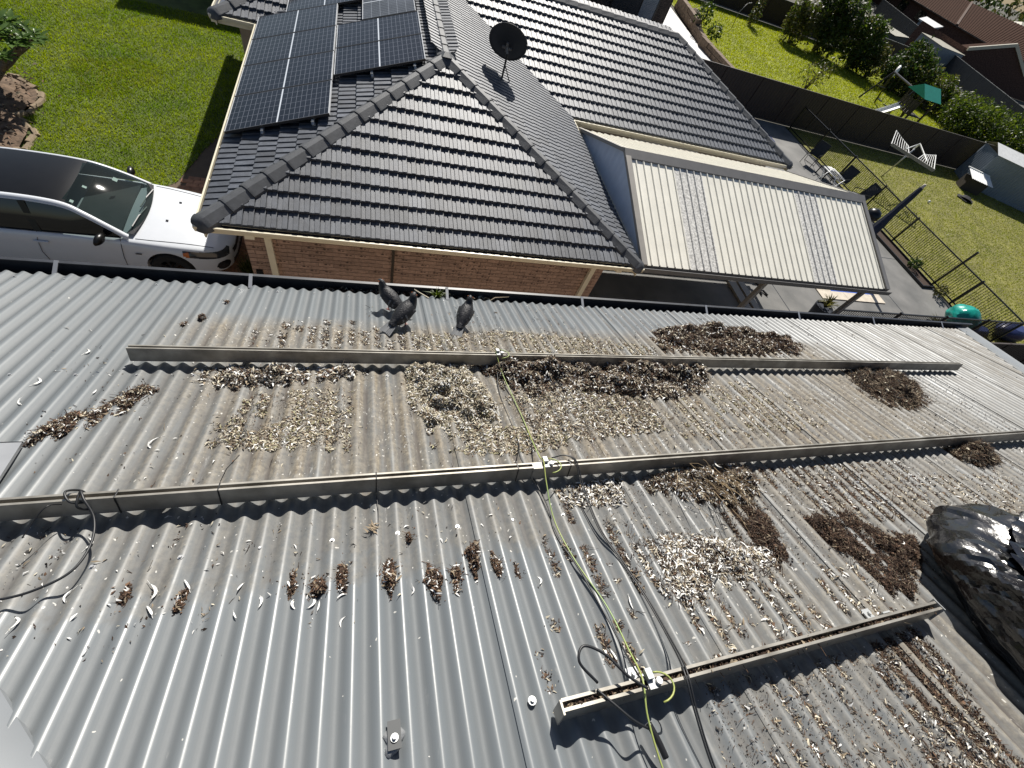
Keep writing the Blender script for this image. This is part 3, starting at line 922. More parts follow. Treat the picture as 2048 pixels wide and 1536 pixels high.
def flakes(q, h, kinds, size=1.0, flat=0.5):
    """Return triangles for litter at roof positions q (n,2), heights h, kinds [(shape, flake material, weight)]."""
    n = len(q)
    w = np.array([k[2] for k in kinds], float)
    kid = RNG.choice(len(kinds), n, p=w / w.sum())
    ex, es, en = np.array((1.0, 0, 0)), np.array(ES), np.array(EN)
    base = np.array(ORG) + q[:, :1] * ex + q[:, 1:2] * es + h[:, None] * en
    a = RNG.uniform(0, 2 * np.pi, n)
    d = np.cos(a)[:, None] * ex + np.sin(a)[:, None] * es
    tilt = RNG.normal(0, flat, n)
    d = d + tilt[:, None] * en
    d /= np.linalg.norm(d, axis=1)[:, None]
    sd = np.cross(np.tile(en, (n, 1)), d)
    sd /= np.linalg.norm(sd, axis=1)[:, None]
    ro = RNG.normal(0, flat * 1.2, n)
    nn = np.cross(d, sd)
    sd2 = sd * np.cos(ro)[:, None] + nn * np.sin(ro)[:, None]
    nn = np.cross(d, sd2)
    V, F, MI = [], [], []
    off = 0
    for i, (shape, mat, _) in enumerate(kinds):
        ix = np.where(kid == i)[0]
        k = len(ix)
        if not k:
            continue
        B, D, S, N = base[ix], d[ix], sd2[ix], nn[ix]
        u = np.clip(np.exp(RNG.normal(-0.12, 0.6, k)), 0.25, 2.1)[:, None] * size
        if shape == 'leaf':
            L, W = 0.013 * u, 0.0048 * u * RNG.uniform(0.6, 1.5, k)[:, None]
            lift = N * (0.004 * u * RNG.normal(0, 1, k)[:, None])
            pts = [B - D * L, B + S * W + lift, B + D * L, B - S * W + lift]
            tr = [(0, 1, 3), (1, 2, 3)]
        elif shape == 'twig':
            L, W = 0.038 * u, 0.0015 * RNG.uniform(0.7, 1.5, k)[:, None] * np.sqrt(size)
            bend = S * (0.006 * u * RNG.normal(0, 1, k)[:, None])
            pts = [B - D * L + S * W, B - D * L - S * W, B - D * L + N * W * 1.4, B + bend + S * W, B + bend - S * W, B + bend + N * W * 1.4, B + D * L]
            tr = [(0, 1, 4), (0, 4, 3), (1, 2, 5), (1, 5, 4), (2, 0, 3), (2, 3, 5), (3, 4, 6), (4, 5, 6), (5, 3, 6)]
        elif shape == 'curl':
            L, W = 0.015 * u, 0.0042 * u
            c = N * (0.007 * u)
            sw = S * (0.006 * u * RNG.choice([-1, 1], k)[:, None])
            pts = [B - D * L - S * W * .4, B - D * L + S * W * .4, B + sw * .5 - S * W + c, B + sw * .5 + S * W + c, B + D * L + sw * 1.6 - S * W * .2, B + D * L + sw * 1.6 + S * W * .2]
            tr = [(0, 2, 1), (1, 2, 3), (2, 4, 3), (3, 4, 5)]
        else:                                     # pellet
            r = 0.0048 * u
            pts = [B + D * r * 1.5, B + S * r, B - D * r * 1.3, B - S * r * 1.1, B + N * r * 1.1, B - N * r * .6]
            tr = [(0, 1, 4), (1, 2, 4), (2, 3, 4), (3, 0, 4), (1, 0, 5), (2, 1, 5), (3, 2, 5), (0, 3, 5)]
        m_ = len(pts)
        V.append(np.stack(pts, 1).reshape(-1, 3))
        f = (np.arange(k)[:, None, None] * m_ + np.array(tr)[None]).reshape(-1, 3) + off
        F.append(f)
        MI.append(np.full(len(f), mat))
        off += k * m_
    return np.vstack(V), np.vstack(F), np.concatenate(MI)


def edge_fall(q, P, wdt):
    """0 at the polygon's border, 1 further in than wdt."""
    P = np.array(P)
    dm = np.full(len(q), 1e9)
    for i in range(len(P)):
        a, b = P[i], P[(i + 1) % len(P)]
        ab = b - a
        t = np.clip(((q - a) @ ab) / (ab @ ab), 0, 1)
        dm = np.minimum(dm, np.linalg.norm(q - (a + t[:, None] * ab), axis=1))
    return np.clip(dm / wdt, 0, 1)


def vcorr(x):
    return AMP * (np.cos(2 * np.pi * (x - XL) / PITCH) - 1)


def n2(q, sc, seed=0.0):
    return np.array([noise.noise(Vector((p[0] * sc, p[1] * sc, seed))) for p in q])


DARK = [('leaf', 0, 4), ('leaf', 1, 3), ('twig', 0, 1.5), ('twig', 1, 1.2), ('curl', 2, 1.3), ('pellet', 5, 1.5), ('curl', 3, 0.9), ('curl', 4, .5)]
CREAM = [('curl', 3, 3), ('curl', 4, 1.6), ('curl', 2, 3), ('curl', 6, 1.8), ('leaf', 1, 2), ('pellet', 0, 1.5), ('leaf', 0, 1.6), ('leaf', 5, 1), ('twig', 2, .7)]
MIXED = [('curl', 3, 1.6), ('curl', 4, 1.7), ('curl', 2, 1.7), ('leaf', 0, 3), ('leaf', 1, 2.3), ('pellet', 5, 1.6), ('twig', 1, .9), ('twig', 2, .6), ('curl', 5, 1.3)]
FEATHERY = [('curl', 4, 3.6), ('curl', 3, 2.0), ('curl', 2, 1.6), ('leaf', 0, 3.4), ('leaf', 5, 2.0), ('pellet', 0, 2.2), ('leaf', 1, 1.8), ('twig', 2, .6), ('twig', 0, .8)]
TWIGS = [('twig', 1, 3.5), ('twig', 0, 3), ('twig', 2, 2.6), ('leaf', 0, 1.5), ('curl', 2, 1), ('twig', 5, 1.5), ('curl', 3, .5)]
SOIL = [('pellet', 0, 5), ('leaf', 0, 3), ('twig', 1, 1), ('pellet', 7, 4), ('leaf', 1, 1.2), ('curl', 2, .35), ('twig', 2, .3)]


def litter(key, n, kinds, label, mode='mound', height=0.05, size=1.0, mul=3.6, name='nest_litter', cat='litter', thr=0.0, spread=0.02, base=None, fall=0.19, flat=0.5):
    P = POLY[key] if isinstance(key, str) else key
    n = int(n * mul)
    size *= 0.44
    q = sample_poly(P, n)
    if mode == 'valley':
        k = np.round((q[:, 0] - XL) / PITCH - 0.5)
        vx = XL + (k + 0.5) * PITCH
        q[:, 0] = vx + RNG.normal(-0.004, 0.0105, n)
        sig = np.array([noise.noise(Vector((k[i] * 7.31, q[i, 1] * 5.0, 3.3))) + 0.6 * noise.noise(Vector((k[i] * 3.7, q[i, 1] * 17.0, 9.1))) + 0.8 * (noise.noise(Vector((k[i] * 1.37, 0.2, 4.4)))) for i in range(n)])
        keep = sig > thr
        q, sig = q[keep], sig[keep]
        h = vcorr(q[:, 0]) + 0.003 + RNG.uniform(0, 0.010, len(q)) * np.clip(sig - thr + 0.3, 0.3, 1)
    elif mode == 'scatter':
        sig = n2(q, 4.0, 1.7) + 0.5 * n2(q, 14, 5.0)
        q = q[sig > thr]
        h = vcorr(q[:, 0]) + 0.004 + RNG.uniform(0, 0.004, len(q))
    else:
        q = q + RNG.normal(0, spread, q.shape)
        e = edge_fall(q, P, fall)
        ins = in_poly(q[:, 0], q[:, 1], P)
        e = np.where(ins, e, 0)
        bump = 0.62 + 0.95 * n2(q, 6.0, 2.0) + 0.5 * n2(q, 19.0, 6.0)
        lev = -2 * AMP - 0.004 + (height + 2 * AMP + 0.004) * np.sqrt(e) * np.clip(bump, 0.28, 1.6)
        keep = (lev > vcorr(q[:, 0]) - 0.001) | (RNG.random(len(q)) < 0.05)
        q, lev = q[keep], lev[keep]
        h = np.maximum(vcorr(q[:, 0]) + 0.003, lev + RNG.normal(0, 0.004, len(q)))
    V, F, MI = flakes(q, h, kinds, size, flat)
    if mode == 'mound' and base is not None:
        P_ = np.array(P)
        lo, hi = P_.min(0), P_.max(0)
        st = 0.012
        nx, ny = int((hi[0] - lo[0]) / st) + 2, int((hi[1] - lo[1]) / st) + 2
        gx, gy = np.meshgrid(lo[0] + np.arange(nx) * st, lo[1] + np.arange(ny) * st, indexing='ij')
        g = np.stack([gx.ravel(), gy.ravel()], 1)
        ins = in_poly(g[:, 0], g[:, 1], P)
        e = np.where(ins, edge_fall(g, P, fall), 0)
        bump = 0.62 + 0.95 * n2(g, 6.0, 2.0) + 0.5 * n2(g, 19.0, 6.0)
        hh = -2 * AMP - 0.010 + (height + 2 * AMP + 0.004) * np.sqrt(e) * np.clip(bump, 0.28, 1.6) + 0.003 * n2(g, 55.0, 1.0)
        W = np.array(ORG) + g[:, :1] * np.array((1.0, 0, 0)) + g[:, 1:] * np.array(ES) + hh[:, None] * np.array(EN)
        i, j = np.meshgrid(np.arange(nx - 1), np.arange(ny - 1), indexing='ij')
        a = (i * ny + j).ravel()
        tri = np.vstack([np.stack([a, a + ny, a + ny + 1], 1), np.stack([a, a + ny + 1, a + 1], 1)])
        ok = (e[tri] > 0).any(1)
        tri = tri[ok]
        F = np.vstack([F, tri + len(V)])
        MI = np.concatenate([MI, np.full(len(tri), base)])
        V = np.vstack([V, W])
    o = np_obj(name, V, F, FL, MI)
    return tag(o, label, cat, kind='stuff')


litter('heap_upper_right', 7500, DARK, 'broad dark heap of leaf litter above the upper rail', fall=0.12, height=0.062, base=0, name='nest_heap', cat='nest', size=1.25)
litter('strip_under_left', 1500, MIXED, 'loose strip of feathers and twigs in the shade under the left half of the upper rail', height=0.055, fall=0.09, base=None, size=1.3)
litter('nest_cream', 6500, CREAM + [('curl', 3, 4), ('curl', 4, 1.5)], 'domed pale straw nest under the middle of the upper rail', height=0.095, base=2, name='nest_heap', cat='nest', size=0.95, fall=0.16)
litter([(0.36, 2.00), (0.50, 2.03), (0.58, 1.92), (0.54, 1.80), (0.42, 1.78), (0.34, 1.88)], 900, [('curl', 4, 1.2), ('leaf', 0, 3), ('pellet', 0, 3), ('leaf', 5, 2), ('curl', 2, .8)], 'dark hollow with pale eggshell bits in the middle of the domed nest', height=0.085, base=0, name='nest_hollow', cat='nest', fall=0.05)
litter('mass_under', 14000, MIXED + DARK, 'long thick bank of dark litter piled under the upper rail', fall=0.13, height=0.085, base=0, name='nest_heap', cat='nest', size=1.15)
litter('spread_cream', 1900, CREAM, 'pale droppings and straw spread just below the domed nest', mode='scatter', thr=-0.35)
litter('spread_mid', 2600, CREAM, 'cream litter spread beside the green wire between upper and middle rails', mode='scatter', thr=-0.25)
litter('spread_mid', 2600, MIXED, 'dark crumbs in the corrugations beside the green wire', mode='valley', thr=-0.3)
litter('spread_right', 5000, CREAM, 'pale litter lining the corrugations between rails, towards the twig nest', mode='valley', thr=-0.1)
litter('spread_left', 2000, CREAM, 'thin pale litter in the corrugations left of the domed nest', mode='valley', thr=0.0)
litter('spread_left', 1300, CREAM, 'pale chips scattered on the crests left of the domed nest', mode='scatter', thr=-0.05, size=0.9)
litter('above_mid', 5200, CREAM, 'dense cream litter in the corrugations just above the upper rail', mode='valley', thr=-0.5, size=1.05)
litter('above_mid', 1500, CREAM, 'cream chips scattered on the crests above the upper rail', mode='scatter', thr=-0.1)
litter('above_left', 1900, MIXED, 'small dark clumps in the corrugations near the two pigeons', mode='valley', thr=0.0)
litter('strip_diag', 2000, DARK, 'diagonal trail of dark leaf litter near the left end of the upper rail', height=0.04, base=0, fall=0.05, name='nest_heap', cat='nest')
litter('nest_right', 3200, TWIGS, 'twig nest under the far end of the upper rail', height=0.075, base=0, name='nest_heap', cat='nest', size=1.5, fall=0.2)
litter('nest_rail2', 3600, TWIGS + FEATHERY, 'tall twig and straw nest wedged under the middle rail', height=0.07, base=0, name='nest_heap', cat='nest', size=1.1, fall=0.14)
litter('brown_spread', 1700, SOIL, 'brown crumbly trail running down from the nest at the middle rail', height=0.020, base=0, name='nest_heap', cat='nest', fall=0.08)
litter('nest_feather', 5600, FEATHERY, 'wide mat of white feathers and straw above the short lower rail', height=0.026, base=0, name='nest_heap', cat='nest', fall=0.13)
litter('soil', 5200, SOIL, 'dark soil mound beside the black bag', height=0.036, base=7, name='soil_heap', cat='soil', size=0.8, fall=0.12)
litter('nest_far_right', 1500, TWIGS, 'small twig nest under the far end of the middle rail', height=0.07, base=0, name='nest_heap', cat='nest', size=1.3, fall=0.12)
litter('strips_bag', 3600, SOIL, 'dark soil filling the corrugations next to the shadow of the black bag', mode='valley', thr=-0.45, size=0.85)
litter('strips_bag', 1100, MIXED, 'loose crumbs scattered over the soil filled corrugations', mode='scatter', thr=-0.2, size=0.75)
litter('strips_lowright', 1000, MIXED, 'thin litter in the corrugations below the short lower rail', mode='valley', thr=0.1, size=0.9)
litter('valleys_right', 3300, DARK, 'dark litter lines in the corrugations right of the tall twig nest', mode='valley', thr=-0.35)
litter('valleys_edge', 2600, MIXED, 'litter lines in the corrugations beyond the black bag', mode='valley', thr=-0.2)
litter('valleys_mid', 2200, DARK, 'dark litter lines beside the cables below the middle rail', mode='valley', thr=0.0, size=0.9)
litter('under_rail2b', 800, FEATHERY, 'white feather tuft below the earth clamp of the middle rail', mode='scatter', thr=-0.4)
litter('above_r3', 1500, MIXED, 'litter caught in the corrugations above the short lower rail', mode='valley', thr=-0.1)
qs = np.stack([RNG.uniform(0.53, 2.14, 1500), RNG.uniform(0.340, 0.352, 1500)], 1)
hs = 0.071 + np.abs(RNG.normal(0, 0.008, 1500)) * (0.4 + np.clip(n2(qs, 5.0, 8.0) + 0.4, 0, 1.2))
V, F, MI = flakes(qs, hs, SOIL + [('leaf', 2, 3)], 0.6)
tag(np_obj('rail_dirt', V, F, FL, MI), 'dirt packed into the slot of the short lower rail', 'litter', kind='stuff')
litter('dirt_band_top', 1800, MIXED, 'scattered crumbs along the dirty band above the upper rail', mode='valley', thr=0.25)
litter('sparse_low', 200, FEATHERY, 'stray feathers and crumbs below the left half of the middle rail', mode='valley', thr=0.2, size=0.7)
litter('upper_sparse', 700, DARK, 'scattered dark specks near the gutter', mode='scatter', thr=0.1)
DUST = [('pellet', 0, 3), ('pellet', 1, 3), ('leaf', 1, 3), ('leaf', 0, 3), ('pellet', 5, 3), ('leaf', 5, 3), ('curl', 2, 2), ('curl', 3, .8), ('twig', 1, 1)]
for key, n_, lab in (('all_right', 5200, 'fine brown grit dusted over the right half between the rails'), ('nest_feather', 1600, 'fine dark grit mixed through the feather mat'), ('spread_mid', 1500, 'fine grit beside the green wire'), ('spread_right', 1600, 'fine grit on the sheets before the twig nest'),
                     ('valleys_right', 1100, 'fine grit on the sheets right of the tall nest'), ('strips_lowright', 900, 'fine grit below the short lower rail'), ('spread_left', 900, 'fine grit left of the domed nest'), ('above_mid', 1300, 'fine grit above the upper rail')):
    litter(key, n_, DUST, lab, mode='scatter', thr=-0.45, size=0.5, name='roof_grit', cat='grit')
litter('all_right', 1800, FEATHERY, 'pale chips scattered over the right half of the roof', mode='scatter', thr=-0.1, size=0.8)
litter('all_left', 450, FEATHERY, 'pale chips scattered over the left half of the roof', mode='scatter', thr=-0.1, size=0.8)
for i, (x, s_) in enumerate([(-0.202, 0.874), (-0.125, 0.862), (-0.047, 0.876), (0.034, 0.873), (0.108, 0.852), (0.19, 0.811), (0.288, 0.824), (0.364, 0.872), (0.426, 0.842), (0.495, 0.801), (-0.985, 2.581), (-0.909, 2.649), (-0.881, 2.887), (0.117, 1.002), (-0.719, 0.917), (-0.538, 0.872)]):
    k = round((x - XL) / PITCH - 0.5)
    x = XL + (k + 0.5) * PITCH
    big = 1.0 if 1 <= i <= 8 else 0.55
    L = (0.085 if i < 10 else 0.05) * (0.6 + 0.5 * big)
    L *= random.uniform(0.55, 0.95)
    w_ = random.uniform(1.25, 1.8)
    P = []
    for q_ in range(12):
        an = 2 * math.pi * q_ / 12
        k_ = random.uniform(0.45, 1.25)
        P.append((x + 0.021 * big * w_ * k_ * math.cos(an) + random.gauss(0, .004), s_ + L * k_ * math.sin(an)))
    where = ('in the row of clumps below the middle rail, %s' % ('at its thin left end', 'second from its left end', 'third from its left end', 'just left of its middle', 'left of its middle gap', 'at its middle', 'just right of its middle', 'third from its right end', 'second from its right end', 'at its right end')[i]) if i < 10 else \
        ('above the upper rail, left of two', 'above the upper rail, right of two', 'high up near the gutter', 'alone between the row and the middle rail', 'lower left on the roof', 'lower left, nearer the row')[i - 10]
    litter(P, int(420 * big), SOIL[:3] + [('curl', 4, .7), ('curl', 2, 1.0), ('leaf', 1, 5), ('pellet', 1, 3)], 'brown clump of droppings ' + where, height=0.024, base=None, name='dropping_clump', cat='droppings', fall=0.016, size=random.uniform(0.7, 1.1), spread=0.011)

# dry grass stalks sticking out of the middle nest
b = MB()
for i in range(60):
    x, s_ = random.gauss(1.60, 0.09), random.gauss(1.08, 0.07)
    a = random.gauss(-1.5, 0.7)
    L = random.uniform(0.06, 0.19)
    p = RP(x, s_, 0.07)
    q = RP(x + math.cos(a) * L * 0.5, s_ + math.sin(a) * L, 0.07 + random.uniform(-0.02, 0.07))
    b.tube([p, (p + q) / 2 + EN * 0.01, q], [0.0016, 0.0013, 0.0006], 4, cap=False)
tag(b.build('dry_stalks', MAT['dead_grass']), 'dry grass stalks sprouting from the nest at the middle rail', 'straw', kind='stuff')

# single feathers one can pick out
def feather_mesh(curve):
    b = MB()
    L, W = 0.075, 0.011
    rows = []
    for i in range(7):
        t = i / 6
        w = W * (math.sin(math.pi * min(1, t * 0.9 + 0.12)) ** 0.6) * (0.35 if t < 0.15 else 1)
        y = curve * (t - 0.5) ** 2 * 0.08
        z = 0.004 + 0.012 * (t - 0.4) ** 2
        rows.append([(t * L - L / 2, y - w * 0.55, z + 0.002), (t * L - L / 2, y, z), (t * L - L / 2, y + w * 0.55, z + 0.003)])
    b.grid(rows)
    b.mat(MAT['water_white'])
    b.tube([(-L * 0.75, curve * 0.03, 0.004), (0, 0, 0.005), (L * 0.45, curve * 0.02, 0.006)], [0.001, 0.0009, 0.0003], 4, cap=False)
    return b


FEATH = []
for c in (-1.0, 0.2, 1.2):
    fb = feather_mesh(c)
    fb.mats = [FL[4], MAT['water_white']]
    FEATH.append(fb.mesh('feather'))
FPTS = [(-0.052, 0.733, 'below the row of brown clumps'), (-0.37, 0.892, None), (-0.107, 0.816, None), (-0.614, 0.916, None), (-0.353, 0.801, None), (-1.374, 2.016, None), (-1.342, 1.871, None), (-1.132, 1.938, None), (-0.84, 1.594, None), (-0.881, 1.568, None), (0.574, 1.466, None),
        (0.139, 2.389, None), (-0.291, 0.838, None), (-0.565, 0.924, None), (-0.837, 0.937, None), (-0.66, 2.05, None), (-0.30, 2.06, None), (0.496, 0.95, None), (0.179, 0.795, None), (-0.619, 0.855, None), (-0.825, 1.121, None), (1.202, 0.521, None), (0.739, 0.47, None), (-0.921, 0.88, None), (1.35, 0.24, None), (-0.16, 0.79, None), (-1.296, 2.27, None), (0.592, 0.756, None), (0.955, 1.084, None),
        (-0.21, 0.81, None), (-0.19, 0.80, None), (1.25, 0.74, None), (1.40, 0.78, None), (1.15, 0.70, None), (1.33, 0.66, None), (1.52, 0.74, None), (1.62, 0.70, None), (0.92, 0.62, None), (0.98, 0.80, None), (2.39, 0.62, None), (2.05, 0.86, None), (1.72, 1.18, None), (0.62, 1.72, None), (0.50, 1.80, None), (0.40, 1.92, None), (0.93, 1.95, None), (1.60, 1.92, None), (2.2, 2.0, None), (1.95, 1.60, None)]
FOBJ = []
for i, (x, s_, lab) in enumerate(FPTS):
    k = round((x - XL) / PITCH - 0.5)
    on = i in (31, 32, 33, 34, 35, 36, 39, 40, 41, 42, 43, 44, 45, 46, 47)
    xx = x if on else XL + (k + 0.5) * PITCH + random.gauss(0, 0.006)
    h = 0.05 if on else corr(xx) + 0.008
    a = random.uniform(0, 6.28) if on else random.choice((1.57, -1.57)) + random.gauss(0, 0.45)
    dx = Vector((1, 0, 0)) * math.cos(a) + ES * math.sin(a)
    sy = EN.cross(dx)
    nn = EN + sy * random.gauss(0, .35) + dx * random.gauss(0, 0.2)
    nn.normalize()
    sy = nn.cross(dx).normalized()
    dx = sy.cross(nn)
    mm = Matrix((dx, sy, nn)).transposed().to_4x4() @ Matrix.Scale(random.uniform(0.35, 0.72), 4)
    mm.translation = RP(xx, s_, h)
    o = bpy.data.objects.new('feather', FEATH[i % 3])
    COL.objects.link(o)
    o.matrix_world = mm
    tag(o, None, 'feather', 'white feathers loose on the roof')
    FOBJ.append((x, s_, on, o))

MARKS = [(-1.05, 1.78, 'by the diagonal trail of leaf litter'), (-0.5, 2.05, 'in the loose strip under the upper rail'), (0.45, 1.85, 'on the domed straw nest'), (1.4, 2.0, 'in the thick bank under the upper rail'), (-0.85, 1.0, 'near the black cable loop'), (-0.45, 0.88, 'left of the row of brown clumps'),
         (-0.1, 0.76, 'among the left clumps of the row'), (0.45, 0.87, 'among the right clumps of the row'), (0.72, 0.55, 'near the round screw and cables'), (1.3, 0.72, 'on the wide white feather mat'), (1.15, 0.50, 'below the feather mat, near the short rail'), (1.35, 0.24, 'below the short lower rail'), (2.3, 0.7, 'on the dark soil mound'),
         (1.7, 1.15, 'on the tall twig nest'), (1.0, 1.0, 'beside the hanging cables'), (0.14, 2.39, 'above the upper rail'), (1.95, 1.6, 'between rails, right of the green wire'), (-1.3, 2.27, 'on the clean sheets at the upper left'), (0.57, 1.5, 'below the domed straw nest')]
byzone = {}
for x, s_, on, o in FOBJ:
    j = min(range(len(MARKS)), key=lambda j: (MARKS[j][0] - x) ** 2 + (MARKS[j][1] - s_) ** 2)
    byzone.setdefault(j, []).append((x, o))
NTH = ['leftmost', 'second from left', 'third from left', 'fourth from left', 'fifth from left', 'sixth from left', 'seventh from left', 'eighth from left']
for j, lst in byzone.items():
    lst.sort(key=lambda t: t[0])
    for k, (x, o) in enumerate(lst):
        if len(lst) == 1:
            o['label'] = 'lone white feather ' + MARKS[j][2]
        else:
            o['label'] = 'white feather %s, %s there' % (MARKS[j][2], NTH[k] if k < len(lst) - 1 else 'rightmost')

# a broken dried leaf ball and a little stone
b = MB()
for i in range(26):
    a = random.uniform(0, 6.28)
    p = RP(0.022 + random.gauss(0, .006), 1.052 + random.gauss(0, .008), 0.004)
    q = p + (Vector((1, 0, 0)) * math.cos(a) + ES * math.sin(a)) * 0.022 + EN * random.uniform(0, 0.02)
    s1 = EN.cross(q - p).normalized() * 0.004
    b.add([p - s1, p + s1, q], [(0, 1, 2)])
tag(b.build('feather_tuft', FL[2]), 'tan feather tuft hanging by the black string below the middle rail', 'feather')

# gutter litter, grass plant and twig
b_q = np.stack([RNG.uniform(-0.35, 1.1, 900), RNG.uniform(3.155, 3.235, 900)], 1)
hq = 0.0 - 0.02 + RNG.uniform(-0.02, 0.012, 900) + (3.2 - b_q[:, 1]) * 0.1
V, F, MI = flakes(b_q, hq, [('leaf', 1, 3), ('leaf', 2, 2), ('leaf', 0, 3), ('pellet', 1, 3), ('curl', 3, 1.5), ('pellet', 5, 1.5)], 1.3)
tag(np_obj('gutter_leaves', V, F, FL, MI), 'dead leaves filling the gutter behind the pigeons', 'litter', kind='stuff')
gp = empty('weed', (0.53, 2.41, 4.93), 'small green weed growing in the gutter above the pigeons', 'plant')
b = MB()
for i in range(34):
    a, L, u = random.uniform(0, 6.28), random.uniform(0.05, 0.13), random.uniform(0.02, 0.09)
    p = Vector((0.53, 2.41, 4.93))
    q = p + Vector((math.cos(a) * L, math.sin(a) * L * 0.5, u))
    s1 = Vector((-math.sin(a), math.cos(a), 0)) * 0.003
    mdl = (p + q) / 2 + Vector((0, 0, 0.03))
    b.add([p - s1, p + s1, mdl + s1, mdl - s1, q], [(0, 1, 2, 3), (3, 2, 4)])
b.tube([p, p + Vector((0, 0.01, 0.11))], 0.002, 4)
b.build('blades', MAT['leaf_light'], gp)
b = MB().tube([(0.93, 2.37, 4.955), (1.0, 2.41, 4.975), (1.12, 2.42, 4.985)], [0.004, 0.006, 0.002], 5)
tag(b.build('twig', FL[2]), 'pale broken twig lying in the gutter near a white strap', 'twig')
b = MB().tube([(0.35, 2.43, 4.99), (0.46, 2.38, 4.955)], [0.004, 0.007], 5)
tag(b.build('twig', FL[3]), 'bleached stick lying beside the weed in the gutter', 'twig')


# ------------------------------------------------------------------ pigeons
def pigeon(x, s_, ang, label, scale=1.0, turn=0.0):
    root = empty('pigeon', RP(x, s_, 0), label, 'pigeon', 'pigeons standing on the roof')
    root.rotation_euler = (0, 0, 0)
    dx = (Vector((1, 0, 0)) * math.cos(ang) + ES * math.sin(ang))
    up = (Vector((0, 0, 1)) + EN * 0.4).normalized()
    sy = up.cross(dx).normalized()
    dx = sy.cross(up).normalized()
    R = Matrix((dx, sy, up)).transposed()
    o0 = RP(x, s_, 0)
    T = lambda p: o0 + R @ (Vector(p) * scale)
    spine = [(-0.135, 0, 0.072, 0.016, 0.012), (-0.105, 0, 0.082, 0.032, 0.024), (-0.06, 0, 0.098, 0.050, 0.042), (-0.01, 0, 0.115, 0.061, 0.054), (0.038, 0, 0.128, 0.061, 0.058), (0.068, 0, 0.146, 0.050, 0.052), (0.088, 0, 0.166, 0.038, 0.040), (0.097, 0.0, 0.186, 0.030, 0.031),
             (0.103, turn * .3, 0.204, 0.0265, 0.027), (0.114, turn * .6, 0.217, 0.023, 0.0225), (0.125, turn, 0.221, 0.0135, 0.0135), (0.130, turn, 0.220, 0.004, 0.004)]
    b = MB()
    rows = []
    for i, (px, py, pz, rw, rh) in enumerate(spine):
        a0 = spine[max(i - 1, 0)]
        a1 = spine[min(i + 1, len(spine) - 1)]
        d = Vector((a1[0] - a0[0], a1[1] - a0[1], a1[2] - a0[2])).normalized()
        u = Vector((0, 1, 0)).cross(d).normalized() * -1
        sd = d.cross(u)
        rows.append([T(Vector((px, py, pz)) + sd * (rw * math.cos(t)) + u * (rh * math.sin(t))) for t in [2 * math.pi * k / 14 for k in range(14)]])
    b.grid(rows, closed=True)
    b.poly(rows[0][::-1]).poly(rows[-1])
    b.build('body', MAT['pigeon'], root, smooth=True, recalc=True)
    for sg in (1, -1):
        b = MB()
        rows = []
        for t in [i / 9 for i in range(10)]:
            cx = 0.055 - 0.195 * t
            cz = 0.138 - 0.058 * t
            hw = 0.046 * math.sin(math.pi * (0.12 + 0.78 * (1 - t))) * (1 - 0.25 * t)
            off = 0.052 + 0.012 * math.sin(math.pi * min(1, t * 1.3)) - 0.043 * t
            rows.append([T((cx, sg * (off + 0.006), cz - hw * 1.05)), T((cx + .004, sg * (off + 0.016), cz)), T((cx, sg * (off - 0.004), cz + hw * 0.75)), T((cx, sg * (off - 0.016), cz + hw * 0.8))])
        b.grid(rows)
        wg = b.build('wing', MAT['pigeon_wing'], root, smooth=True)
        for t0 in (0.46, 0.62):
            b = MB()
            rows = []
            for t in (t0 - 0.028, t0 + 0.028):
                cx, cz = 0.055 - 0.195 * t, 0.138 - 0.058 * t
                hw = 0.046 * math.sin(math.pi * (0.12 + 0.78 * (1 - t))) * (1 - 0.25 * t)
                off = 0.052 + 0.012 * math.sin(math.pi * min(1, t * 1.3)) - 0.043 * t
                rows.append([T((cx + 0.006, sg * (off + 0.0145), cz - hw * 0.5)), T((cx + .004, sg * (off + 0.0195), cz + 0.001)), T((cx, sg * (off + 0.002), cz + hw * 0.70 + 0.003))])
            b.grid(rows)
            b.build('wing_bar', MAT['pigeon_light'], wg)
        for k in range(4):
            b = MB()
            t = 0.70 + 0.055 * k
            cx, cz = 0.055 - 0.195 * t, 0.138 - 0.058 * t
            off = 0.052 + 0.012 * math.sin(math.pi * min(1, t * 1.3)) - 0.043 * t
            b.tube([T((cx + 0.05, sg * (off + 0.014), cz + 0.006 - 0.004 * k)), T((cx - 0.01, sg * (off + 0.008), cz - 0.004 * k)), T((cx - 0.055, sg * (off * 0.6), cz - 0.014 - 0.003 * k))], [0.003, 0.0035, 0.001], 5)
            b.build('flight_feather', MAT['pigeon_wing'], wg)
        b = MB()
        b.tube([T((0.0, sg * 0.02, 0.07)), T((0.004, sg * 0.022, 0.035)), T((-0.002, sg * 0.022, 0.004))], [0.010, 0.0045, 0.0035], 6)
        for k in (-0.5, 0, 0.5):
            b.tube([T((-0.002, sg * 0.022, 0.003)), T((0.026, sg * 0.022 + k * 0.022, 0.001))], [0.003, 0.0018], 5)
        b.tube([T((-0.002, sg * 0.022, 0.003)), T((-0.016, sg * 0.022, 0.001))], [0.003, 0.0016], 5)
        b.build('leg', MAT['pink'], root)
        b = MB()
        c = T((0.116, turn * .6 + sg * 0.0215, 0.221))
        b.tube([c - R @ Vector((0, sg * .003, 0)), c + R @ Vector((0, sg * .0022, 0))], 0.0045, 8)
        b.build('eye', M('orange_eye', (0.35, 0.10, 0.03), rough=0.2) if 'orange_eye' not in bpy.data.materials else bpy.data.materials['orange_eye'], root)
    b = MB().tube([T((0.124, turn, 0.218)), T((0.136, turn * 1.1, 0.215)), T((0.147, turn * 1.2, 0.209))], [0.0075, 0.0055, 0.001], 8)
    b.build('beak', MAT['beak'], root, smooth=True)
    b = MB()
